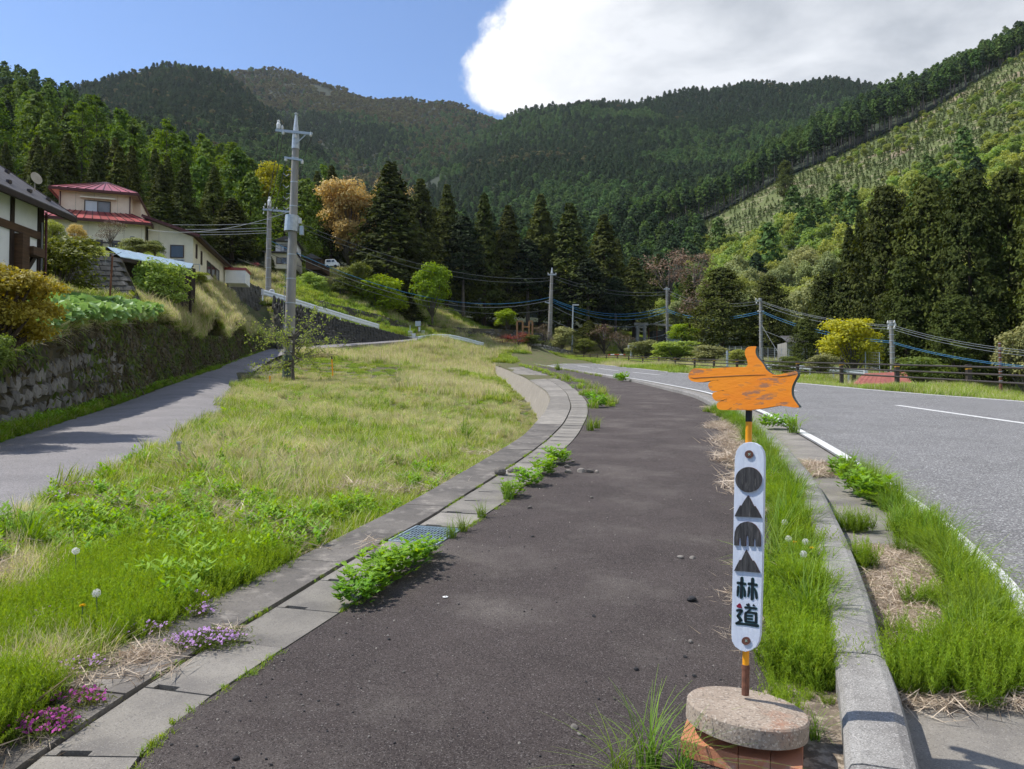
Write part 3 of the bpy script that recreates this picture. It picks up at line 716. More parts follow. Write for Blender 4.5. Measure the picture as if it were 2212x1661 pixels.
def pine_crown(h, R, base, seed, tiers, per, leafs):
    r = np.random.default_rng(seed); parts = []; br = []
    for k in range(tiers):
        t = k / (tiers-1); z = base + (h-base)*t; nb = r.integers(4, 7)
        for q in range(nb):
            a = r.uniform(0, 6.283); L = R * ((1-t)**.65 * r.uniform(.55, 1.1) + .12)
            d = np.array([math.cos(a), math.sin(a), .12]); n = per
            s = r.uniform(.25, 1, n) ** .7; C = np.array([0, 0, z]) + d*L*s[:, None] + r.normal(0, 1, (n, 3)) * np.array([.16*L+.1, .16*L+.1, .055*L+.04*R])
            V, F_ = kites(C, np.tile([0, 0, 1.], (n, 1)) + d*.4, leafs, r, .6, .5)
            parts.append((V, F_, np.clip(.35 + .4*s - .2 + r.uniform(-.2, .3, n), 0, 1))); br.append(((0, 0, z), tuple(np.array([0, 0, z]) + d*L*.9), .035*R*.3+.02))
    return parts, br
def make_tree(kind, name, label, cat, crown_me, trunk_me, loc, rz=0., s=1., sz=1., group=None):
    t = thing(name, label, cat, loc, rz, group); t.scale = (s, s, s*sz)
    link('crown', crown_me, t)
    if trunk_me is not None: link('trunk', trunk_me, t)
    return t
# prototypes (unit: metres)
P = {}
for k in range(3):
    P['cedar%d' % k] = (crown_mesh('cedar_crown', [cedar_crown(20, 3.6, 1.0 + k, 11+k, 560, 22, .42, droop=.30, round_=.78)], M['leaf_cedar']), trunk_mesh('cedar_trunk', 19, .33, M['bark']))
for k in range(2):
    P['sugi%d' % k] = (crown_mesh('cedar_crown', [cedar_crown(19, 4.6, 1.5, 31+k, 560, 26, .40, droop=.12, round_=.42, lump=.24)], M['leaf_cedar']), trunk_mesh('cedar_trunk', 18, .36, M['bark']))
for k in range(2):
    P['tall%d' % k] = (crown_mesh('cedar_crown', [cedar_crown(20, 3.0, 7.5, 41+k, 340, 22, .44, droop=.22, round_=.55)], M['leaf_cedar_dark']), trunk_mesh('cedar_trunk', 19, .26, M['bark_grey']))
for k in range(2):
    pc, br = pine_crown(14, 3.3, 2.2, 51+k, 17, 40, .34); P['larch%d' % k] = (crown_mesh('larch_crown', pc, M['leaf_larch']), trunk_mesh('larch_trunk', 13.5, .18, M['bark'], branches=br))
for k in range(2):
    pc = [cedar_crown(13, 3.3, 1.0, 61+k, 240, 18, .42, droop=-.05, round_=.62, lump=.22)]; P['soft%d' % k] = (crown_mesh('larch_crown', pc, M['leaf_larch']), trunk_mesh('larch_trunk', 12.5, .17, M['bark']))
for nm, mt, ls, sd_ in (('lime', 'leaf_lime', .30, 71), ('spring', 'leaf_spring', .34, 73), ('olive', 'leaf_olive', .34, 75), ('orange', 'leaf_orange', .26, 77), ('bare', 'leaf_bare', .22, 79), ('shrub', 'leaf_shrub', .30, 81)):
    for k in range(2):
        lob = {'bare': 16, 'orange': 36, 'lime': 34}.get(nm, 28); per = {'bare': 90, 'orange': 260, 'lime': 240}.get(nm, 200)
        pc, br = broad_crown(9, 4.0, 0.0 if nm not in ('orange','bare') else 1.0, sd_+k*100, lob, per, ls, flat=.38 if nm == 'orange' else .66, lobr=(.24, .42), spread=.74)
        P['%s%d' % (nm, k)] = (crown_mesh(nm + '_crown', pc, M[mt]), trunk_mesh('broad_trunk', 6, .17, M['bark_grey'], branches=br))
# far prototypes: few faces
def far_proto(nm, mt, fn):
    me = crown_mesh(nm, fn, M[mt]); o = bpy.data.objects.new(nm, me); return o
FP = {}
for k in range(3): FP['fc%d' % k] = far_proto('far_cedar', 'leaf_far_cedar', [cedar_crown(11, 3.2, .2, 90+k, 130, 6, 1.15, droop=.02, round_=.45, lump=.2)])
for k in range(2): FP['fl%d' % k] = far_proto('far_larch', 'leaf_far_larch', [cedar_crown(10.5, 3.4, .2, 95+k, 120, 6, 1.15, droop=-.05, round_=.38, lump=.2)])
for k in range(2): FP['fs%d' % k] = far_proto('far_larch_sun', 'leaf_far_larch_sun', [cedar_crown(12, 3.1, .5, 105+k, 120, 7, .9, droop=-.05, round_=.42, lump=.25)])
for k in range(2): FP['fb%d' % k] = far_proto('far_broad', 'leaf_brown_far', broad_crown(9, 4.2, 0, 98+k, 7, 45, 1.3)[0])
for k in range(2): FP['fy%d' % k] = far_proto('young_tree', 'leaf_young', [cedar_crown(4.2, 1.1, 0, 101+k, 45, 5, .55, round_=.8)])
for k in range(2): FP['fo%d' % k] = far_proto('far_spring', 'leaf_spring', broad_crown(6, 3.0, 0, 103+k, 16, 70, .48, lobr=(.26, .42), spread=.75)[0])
# forest-edge trees with bare trunks
def edge_tree(seed, mt):
    pc = [cedar_crown(18, 2.7, 8.0, seed, 90, 9, 1.0, round_=.5, lump=.2)]
    V, F_, t = join(pc); b = MB(); b.tube([(0,0,-1),(0,0,8),(0,0,17)], [.26,.2,.06], 5)
    me = mk_mesh('edge_tree', np.concatenate([V, np.array(b.v)]), [F_, np.array([f for f in b.f if len(f) == 4]) + len(V)], [M[mt], M['bark_grey']], fm=[0, 1], tint=np.concatenate([t, np.zeros(len(b.v))]))
    return bpy.data.objects.new('edge_tree', me)
FP['fe0'] = edge_tree(111, 'leaf_far_larch_sun'); FP['fe1'] = edge_tree(112, 'leaf_far_cedar')

# ------------------------------------------------------------------ scatter many instances as one stuff object
def gn_scatter(name, pts, protos, scale, rotz, idx, label=None, cat=None, tilt=None, kind='stuff', scz=None):
    n = len(pts); me = bpy.data.meshes.new(name); me.vertices.add(n); me.vertices.foreach_set('co', np.asarray(pts, np.float32).ravel())
    r3 = np.zeros((n, 3), np.float32); r3[:, 2] = rotz
    if tilt is not None: r3[:, 0] = tilt[0]; r3[:, 1] = tilt[1]
    s3 = np.repeat(np.asarray(scale, np.float32)[:, None], 3, 1)
    if scz is not None: s3[:, 2] *= scz
    for nm, ty, dat in (('rot', 'FLOAT_VECTOR', r3), ('scl', 'FLOAT_VECTOR', s3)):
        a = me.attributes.new(nm, ty, 'POINT'); a.data.foreach_set('vector', dat.ravel())
    a = me.attributes.new('idx', 'INT', 'POINT'); a.data.foreach_set('value', np.asarray(idx, np.int32))
    o = link(name, me)
    ng = bpy.data.node_groups.new(name + '_nodes', 'GeometryNodeTree')
    ng.interface.new_socket('Geometry', in_out='INPUT', socket_type='NodeSocketGeometry'); ng.interface.new_socket('Geometry', in_out='OUTPUT', socket_type='NodeSocketGeometry')
    Nn = ng.nodes; gi = Nn.new('NodeGroupInput'); go = Nn.new('NodeGroupOutput')
    ip = Nn.new('GeometryNodeInstanceOnPoints'); ip.inputs['Pick Instance'].default_value = True
    gti = Nn.new('GeometryNodeGeometryToInstance')
    for p in protos[::-1]:
        oi = Nn.new('GeometryNodeObjectInfo'); oi.inputs['Object'].default_value = p; oi.inputs['As Instance'].default_value = True
        ng.links.new(oi.outputs['Geometry'], gti.inputs[0])
    def attr(nm, ty):
        a = Nn.new('GeometryNodeInputNamedAttribute'); a.data_type = ty; a.inputs['Name'].default_value = nm; return a.outputs['Attribute']
    ng.links.new(gi.outputs[0], ip.inputs['Points']); ng.links.new(gti.outputs[0], ip.inputs['Instance'])
    ng.links.new(attr('idx', 'INT'), ip.inputs['Instance Index']); ng.links.new(attr('scl', 'FLOAT_VECTOR'), ip.inputs['Scale'])
    er = Nn.new('FunctionNodeEulerToRotation'); ng.links.new(attr('rot', 'FLOAT_VECTOR'), er.inputs[0]); ng.links.new(er.outputs[0], ip.inputs['Rotation'])
    ng.links.new(ip.outputs[0], go.inputs[0])
    md = o.modifiers.new('scatter', 'NODES'); md.node_group = ng
    return tag(o, label, cat, kind=kind)

# ------------------------------------------------------------------ hills: lofted from measured columns (photo column, rows of (row, distance))
class Hill:
    def __init__(s, name, cols, material, nu=40, nv=30, bump=3.0, back=True):
        cols = sorted(cols, key=lambda c: c[0]); m = len(cols[0][1])
        px = np.array([c[0] for c in cols], float); py = np.array([[p[0] for p in c[1]] for c in cols], float); dz = np.array([[p[1] for p in c[1]] for c in cols], float)
        U = np.linspace(px[0], px[-1], nu); Vv = np.linspace(0, m-1, nv)
        g1 = np.array([[np.interp(v, range(m), row) for v in Vv] for row in py]); g2 = np.array([[np.interp(v, range(m), row) for v in Vv] for row in dz])
        A = np.array([np.interp(U, px, g1[:, j]) for j in range(nv)]).T; D = np.array([np.interp(U, px, g2[:, j]) for j in range(nv)]).T
        # soften the kinks between columns
        for _ in range(2):
            A[1:-1] = (A[:-2] + 2*A[1:-1] + A[2:]) / 4; D[1:-1] = (D[:-2] + 2*D[1:-1] + D[2:]) / 4
        u = (U[:, None] - PW/2) / F; v = (PH/2 - A) / F; yy = cp - v*sp; zz = sp + v*cp
        X = u / yy * D; Z = CH + zz / yy * D
        Z = Z + bump * (np.sin(X*.021 + D*.013 + px[0]) + .6*np.sin(X*.05 - D*.031)) * np.linspace(0, 1, nv)[None] * .5
        s.G = np.stack([X, D, Z], -1); Gm = s.G
        if back:
            e = s.G[:, -1:].copy(); e2 = e + np.array([0, 60, -25]); e3 = e + np.array([0, 500, -400]); Gm = np.concatenate([s.G, e2, e3], 1)
        s.nu, s.nv = nu, nv; m2 = Gm.shape[1]
        i, j = np.meshgrid(np.arange(nu-1), np.arange(m2-1), indexing='ij'); a = (i*m2+j).ravel()
        s.obj = tag(link(name, mk_mesh(name, Gm.reshape(-1, 3), [np.stack([a, a+m2, a+m2+1, a+1], 1)], material, smooth=True)), kind='structure')
        P00, P10, P01 = s.G[:-1, :-1], s.G[1:, :-1], s.G[:-1, 1:]
        s.area = np.linalg.norm(np.cross(P10-P00, P01-P00), axis=2)
    def sample(s, n, r=rng, vr=(0, 1), ur=(0, 1)):
        """n points spread evenly over the surface; also returns (u, v) in 0..1"""
        A = s.area.copy(); ui = np.linspace(0, 1, A.shape[0]); vi = np.linspace(0, 1, A.shape[1])
        A[(ui < ur[0]) | (ui > ur[1])] = 0; A[:, (vi < vr[0]) | (vi > vr[1])] = 0
        k = r.choice(A.size, n, p=(A / A.sum()).ravel()); i, j = np.unravel_index(k, A.shape); a = r.uniform(0, 1, (n, 1)); b_ = r.uniform(0, 1, (n, 1))
        g_ = s.G; p = g_[i, j]*(1-a)*(1-b_) + g_[i+1, j]*a*(1-b_) + g_[i, j+1]*(1-a)*b_ + g_[i+1, j+1]*a*b_
        return p, (i + a[:, 0]) / A.shape[0], (j + b_[:, 0]) / A.shape[1]
def proj(p):
    p = np.asarray(p); d = p[..., 1]; q = p[..., 2] - CH; f = d*cp + q*sp; v = (-d*sp + q*cp) / f
    return PW/2 + p[..., 0] / f * F, PH/2 - v*F
def thin(pts, dmin):
    """poisson-like thinning"""
    keep = []; cell = {}
    for i, p in enumerate(pts):
        c = (int(p[0]//dmin), int(p[1]//dmin)); ok = True
        for a in (-1, 0, 1):
            for b_ in (-1, 0, 1):
                for q in cell.get((c[0]+a, c[1]+b_), ()):
                    if (q[0]-p[0])**2 + (q[1]-p[1])**2 < dmin*dmin: ok = False; break
                if not ok: break
            if not ok: break
        if ok: keep.append(i); cell.setdefault(c, []).append(p)
    return np.array(keep)
def lump(x, y, s, seed=0):
    return np.sin(x/s+seed)*np.cos(y/s*1.3+seed*2) + .5*np.sin(x/s*2.3+y/s*1.7+seed)
fl = M['forest_floor']
Hmid = Hill('mountain_left', [(60,[(360,380),(290,600),(225,800)]),(200,[(370,380),(260,650),(178,950)]),(345,[(400,380),(270,650),(148,1000)]),(450,[(420,400),(290,700),(158,1000)]),(520,[(440,420),(310,700),(192,1000)]),
    (600,[(460,430),(360,650),(265,900)]),(700,[(470,450),(410,600),(342,800)]),(780,[(480,480),(440,600),(405,750)]),(850,[(490,480),(470,600),(445,700)])], fl, 46, 26, 8)
Hback = Hill('mountain_back', [(380,[(470,700),(300,1000),(156,1500)]),(460,[(470,700),(300,1000),(146,1500)]),(540,[(470,700),(300,1000),(148,1560)]),(640,[(460,700),(300,1100),(166,1600)]),(700,[(450,750),(300,1100),(187,1600)]),(870,[(440,800),(310,1150),(220,1600)]),
    (960,[(440,820),(320,1180),(228,1600)]),(1060,[(440,850),(330,1200),(250,1600)]),(1220,[(420,900),(340,1200),(300,1600)])], fl, 50, 30, 14)
Hcen = Hill('mountain_centre', [(840,[(540,500),(480,650),(425,800)]),(960,[(540,480),(440,700),(370,950)]),(1020,[(530,470),(420,720),(318,1050)]),(1085,[(520,450),(380,750),(262,1150)]),(1200,[(500,430),(360,750),(234,1200)]),(1310,[(490,420),(350,750),(222,1200)]),(1450,[(480,400),(340,750),(208,1200)]),
    (1700,[(460,420),(320,750),(186,1150)]),(1850,[(420,450),(280,750),(172,1100)]),(2000,[(400,480),(280,750),(190,1100)])], fl, 60, 30, 12)
Hright = Hill('hill_right', [(1300,[(525,320),(500,350),(470,400)]),(1420,[(505,330),(470,380),(438,420)]),(1540,[(466,350),(440,400),(420,450)]),(1700,[(376,352),(345,400),(318,450)]),(1800,[(338,354),(290,410),(258,465)]),(1870,[(303,355),(250,420),(220,480)]),(1935,[(273,357),(220,425),(185,490)]),(2000,[(243,360),(190,430),(163,500)]),(2110,[(176,363),(140,430),(118,500)]),(2212,[(117,365),(90,430),(75,500)]),(2450,[(-10,370),(-30,430),(-60,500)])], fl, 46, 16, 4)
Hclear = Hill('clearcut_slope', [(1380,[(610,270),(560,300),(508,328)]),(1480,[(590,270),(540,300),(488,340)]),(1540,[(570,265),(510,300),(467,350)]),(1700,[(520,250),(440,300),(378,352)]),(1800,[(490,240),(400,300),(340,354)]),(1870,[(460,235),(370,295),(305,355)]),(2000,[(410,230),(320,290),(245,360)]),(2110,[(370,225),(265,290),(178,363)]),(2212,[(330,220),(220,290),(119,365)]),(2450,[(250,210),(120,290),(-8,370)])], M['slope_floor'], 40, 24, 2, back=False)
Hlow = Hill('wooded_slope', [(1330,[(735,158),(660,210),(590,290)]),(1480,[(745,140),(640,210),(560,290)]),(1600,[(755,120),(615,190),(535,270)]),(1750,[(770,105),(600,175),(470,255)]),(1900,[(790,95),(590,160),(420,240)]),(2050,[(800,88),(570,150),(370,232)]),(2212,[(805,84),(550,140),(310,225)]),(2500,[(820,78),(520,130),(220,215)])], M['forest_floor'], 40, 24, 1.5, back=False)
Hshade = Hill('cedar_slope', [(560,[(612,118),(560,160),(500,240)]),(700,[(590,122),(530,175),(470,260)]),(850,[(645,128),(570,180),(475,280)]),(1000,[(686,137),(600,190),(500,290)]),(1200,[(705,142),(610,200),(500,300)]),(1350,[(712,152),(620,210),(500,300)]),(1520,[(735,160),(620,220),(520,300)])], fl, 40, 20, 1.5, back=False)
Hleft = Hill('hill_left', [(-300,[(560,76),(350,140),(90,300)]),(0,[(545,78),(330,150),(190,280)]),(130,[(528,80),(340,160),(222,290)]),(200,[(525,82),(370,160),(270,290)]),(300,[(535,84),(395,170),(312,300)]),(400,[(550,88),(420,180),(352,300)]),(500,[(560,92),(455,190),(395,300)]),(600,[(585,104),(490,200),(438,300)]),(720,[(590,115),(515,210),(475,300)])], fl, 44, 26, 2, back=False)
def forest(name, hill, n, dmin, pick, protos, smin, smax, label, cat='trees', vr=(0, 1), ur=(0, 1), grow=None, seed=1):
    r = np.random.default_rng(seed); p, u, v = hill.sample(n, r, vr, ur)
    if dmin: k = thin(p, dmin); p, u, v = p[k], u[k], v[k]
    idx, keep = pick(p, u, v, r); p, u, v, idx = p[keep], u[keep], v[keep], idx[keep]
    s = r.uniform(smin, smax, len(p)); 
    if grow is not None: s = s * grow(p, u, v)
    return gn_scatter(name, p, protos, s, r.uniform(0, 6.28, len(p)), idx, label, cat, scz=r.uniform(.58, 1.05, len(p)))
allk = lambda p: np.ones(len(p), bool)
def pick_mid(p, u, v, r):
    q = lump(p[:, 0], p[:, 1], 110, 1) + r.normal(0, .35, len(p)) + (u - .45)*1.0 - .3
    return np.where(q > .45, r.integers(3, 5, len(p)), np.where(r.uniform(size=len(p)) < .12, 5, r.integers(0, 3, len(p)))), allk(p)
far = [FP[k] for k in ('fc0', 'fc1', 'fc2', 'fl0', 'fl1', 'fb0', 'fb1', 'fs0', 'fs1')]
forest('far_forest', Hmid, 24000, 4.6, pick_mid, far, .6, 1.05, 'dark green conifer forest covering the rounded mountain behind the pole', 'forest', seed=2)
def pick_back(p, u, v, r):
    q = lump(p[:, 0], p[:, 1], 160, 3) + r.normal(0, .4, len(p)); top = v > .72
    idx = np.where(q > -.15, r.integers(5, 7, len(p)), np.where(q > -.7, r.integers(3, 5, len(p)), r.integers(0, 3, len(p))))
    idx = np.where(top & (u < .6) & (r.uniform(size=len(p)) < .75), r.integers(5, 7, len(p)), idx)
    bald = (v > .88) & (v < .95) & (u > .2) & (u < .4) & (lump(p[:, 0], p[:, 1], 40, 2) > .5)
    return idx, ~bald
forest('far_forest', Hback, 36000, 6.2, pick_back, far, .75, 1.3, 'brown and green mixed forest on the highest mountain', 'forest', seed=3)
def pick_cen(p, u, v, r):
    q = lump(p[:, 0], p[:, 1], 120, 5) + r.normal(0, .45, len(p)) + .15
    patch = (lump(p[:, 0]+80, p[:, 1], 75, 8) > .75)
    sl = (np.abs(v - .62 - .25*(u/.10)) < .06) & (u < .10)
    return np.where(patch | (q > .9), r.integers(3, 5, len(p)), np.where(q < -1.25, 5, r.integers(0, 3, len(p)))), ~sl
forest('far_forest', Hcen, 40000, 5.0, pick_cen, far, .6, 1.15, 'deep green conifer forest on the wide central mountain', 'forest', seed=4)  # mostly dark cedars; their dark colour also stands in for a cloud's shadow
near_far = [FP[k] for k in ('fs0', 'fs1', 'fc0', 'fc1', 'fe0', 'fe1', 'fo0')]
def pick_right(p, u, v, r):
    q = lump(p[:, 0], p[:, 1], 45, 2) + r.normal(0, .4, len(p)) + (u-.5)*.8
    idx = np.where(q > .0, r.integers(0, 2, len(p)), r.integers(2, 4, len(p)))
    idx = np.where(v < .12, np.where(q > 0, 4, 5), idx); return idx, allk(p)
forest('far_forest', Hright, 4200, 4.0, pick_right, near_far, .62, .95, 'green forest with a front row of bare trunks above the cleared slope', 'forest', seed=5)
e, u, v = Hright.sample(420, np.random.default_rng(9), vr=(0, .05)); k = thin(e, 2.4); e = e[k]
gn_scatter('forest_edge', e, near_far, rng.uniform(.75, .95, len(e)), rng.uniform(0, 6, len(e)), np.where(rng.uniform(size=len(e)) < .5, 4, 5), 'row of bare trunked trees along the edge of the cleared slope', 'forest')
def pick_clear(p, u, v, r):
    px, py = proj(p); q = lump(p[:, 0], p[:, 1], 22, 4) + r.normal(0, .5, len(p))
    yel = r.uniform(size=len(p)) < np.clip((px-1750)/900, .02, .5)
    bare = (lump(p[:, 0], p[:, 1], 30, 7) > .95)
    return np.where(yel & (q > .1), r.integers(2, 4, len(p)), r.integers(0, 2, len(p))), ~(bare & (r.uniform(size=len(p)) < .6))
forest('young_plantation', Hclear, 15000, 1.45, pick_clear, [FP['fy0'], FP['fy1'], FP['fo0'], FP['fo1']], .22, .72, 'rows of small young conifers on the cleared slope', 'saplings', seed=6, grow=lambda p, u, v: np.ones(len(p)))

# individual trees on the near slopes (the rest of each wood as one object)
def spot(lab, q, x, s):
    if 'houses' in lab:
        d = 'at the foot of' if q[1] < 95 else ('low on' if q[1] < 120 else ('halfway up' if q[1] < 155 else 'high on'))
        a = 'above the timber house' if x < 150 else ('above the red roofed house' if x < 345 else ('above the annex' if x < 520 else 'behind the two left poles'))
        return lab.split(' on the ')[0] + ' %s the left hill, %s' % (d, a)
    if 'valley head' in lab:
        a = 'behind the orange tree' if x < 850 else ('behind the lime tree' if x < 1110 else ('behind the tapered pole' if x < 1280 else 'behind the stone gate'))
        return lab.split(' inside ')[0] + ' in the %s of the valley wood, %s' % ('front row' if q[1] < 158 else 'depth', a)
    if 'fence' in lab or 'right slope' in lab:
        d = 'at the foot of' if q[1] < 100 else ('low on' if q[1] < 125 else ('halfway up' if q[1] < 150 else 'high on'))
        a = 'left of the dark rounded cedars' if x < 1500 else ('behind the dark rounded cedars' if x < 1740 else ('above the yellow tree' if x < 1900 else 'behind the great cedars'))
        return lab.split(' on the ')[0].split(' among ')[0] + ' %s the right slope, %s' % (d, a)
    return lab
def wood(hill, n, dmin, maxn, chooser, group, labels, seed, zmax=None, vr=(0, 1), ur=(0, 1), fill=None):
    r = np.random.default_rng(seed); p, u, v = hill.sample(n, r, vr, ur); k = thin(p, dmin); p = p[k]; o = np.argsort(p[:, 1]); p = p[o]
    px, py = proj(p); vis = (px > -90) & (px < PW+90); p = p[vis]; px = px[vis]
    near, rest = p[:maxn], p[maxn:]; cnt = {}
    for q, x in zip(near, px):
        nm, pk, s, sz, mat_ = chooser(q, x, r); c, t = P[pk]
        lab = spot(labels[nm], q, x, s); make_tree(nm, nm, lab, 'tree', c, t, tuple(q), r.uniform(0, 6.28), s, sz, group=group[nm])
    if len(rest) and fill: fill(rest, r)
def ch_left(q, x, r):
    w = lump(q[0], q[1], 26, 3) + r.normal(0, .35) ; lowf = q[1] < 110
    if lowf and w < .1: return 'cedar_tree', 'cedar%d' % r.integers(3), r.uniform(.42, .62), r.uniform(.9, 1.1), None
    if w > -.55: return 'larch_tree', ('soft%d' if r.uniform() < .65 else 'larch%d') % r.integers(2), r.uniform(.8, 1.15), r.uniform(.9, 1.15), None
    if w > -.85: return 'dark_conifer', 'tall%d' % r.integers(2), r.uniform(.45, .6), 1.0, None
    return 'cedar_tree', 'cedar%d' % r.integers(3), r.uniform(.5, .7), r.uniform(.9, 1.1), None
def fill_left(p, r):
    w = lump(p[:, 0], p[:, 1], 26, 3) + r.normal(0, .35, len(p)); idx = np.where(w > -.2, r.integers(0, 2, len(p)), r.integers(2, 4, len(p))); s = r.uniform(.6, .9, len(p))
    gn_scatter('hill_forest', p, near_far, s, r.uniform(0, 6, len(p)), idx, 'upper part of the mixed forest on the left hill', 'forest')
wood(Hleft, 4200, 4.4, 150, ch_left, {'larch_tree': 'bright larches on the left hill', 'cedar_tree': 'dark cedars on the left hill', 'dark_conifer': 'tall dark pines on the left hill'},
     {'larch_tree': 'bright green larch on the forested hill above the houses', 'cedar_tree': 'dark cedar on the forested hill above the houses', 'dark_conifer': 'tall dark pine on the forested hill above the houses'}, 21, fill=fill_left)
def ch_shade(q, x, r):
    if r.uniform() < .85: return 'cedar_tree', ('cedar%d' % r.integers(3)), r.uniform(.62, .85), r.uniform(.9, 1.1), None
    return 'broad_tree', 'spring1', r.uniform(.7, .95), 1.1, None
def fill_shade(p, r):
    gn_scatter('cedar_wood', p, near_far, r.uniform(.7, .95, len(p)), r.uniform(0, 6, len(p)), np.where(r.uniform(size=len(p)) < .85, r.integers(2, 4, len(p)), 0), 'far part of the dark cedar wood in the valley', 'forest')
wood(Hshade, 1700, 5.0, 70, ch_shade, {'cedar_tree': 'cedars in the valley wood', 'broad_tree': 'pale broadleaf trees in the valley wood'},
     {'cedar_tree': 'dark cedar inside the wood at the valley head', 'broad_tree': 'pale green broadleaf tree inside the wood at the valley head'}, 22, fill=fill_shade, vr=(.10, 1))
def ch_low(q, x, r):
    w = lump(q[0], q[1], 17, 6) + r.normal(0, .5)
    if w > 1.15: return 'larch_tree', 'soft%d' % r.integers(2), r.uniform(.5, .75), 1., None
    if w < -1.25: return 'cedar_tree', 'cedar%d' % r.integers(3), r.uniform(.38, .5), 1., None
    if w > .05: return 'broad_tree', 'spring%d' % r.integers(2), r.uniform(.65, 1.0), r.uniform(.9, 1.2), None
    return 'pale_tree', 'olive%d' % r.integers(2), r.uniform(.7, 1.1), r.uniform(.9, 1.2), None
def fill_low(p, r):
    gn_scatter('slope_wood', p, [FP['fo0'], FP['fo1'], FP['fs0'], FP['fc0']], r.uniform(.7, 1.3, len(p)), r.uniform(0, 6, len(p)), r.choice(4, len(p), p=[.48, .42, .08, .02]), 'upper part of the bright spring wood on the right slope', 'forest')
wood(Hlow, 2400, 4.2, 150, ch_low, {'larch_tree': 'bright larches on the right slope', 'cedar_tree': 'small dark cedars on the right slope', 'broad_tree': 'yellow green trees on the right slope', 'pale_tree': 'pale olive trees on the right slope'},
     {'larch_tree': 'fresh green larch on the slope beyond the brown fence', 'cedar_tree': 'small dark cedar among bright trees on the right slope', 'broad_tree': 'yellow green spring tree on the slope beyond the brown fence', 'pale_tree': 'pale olive tree in blossom on the slope beyond the brown fence'}, 23, fill=fill_low)
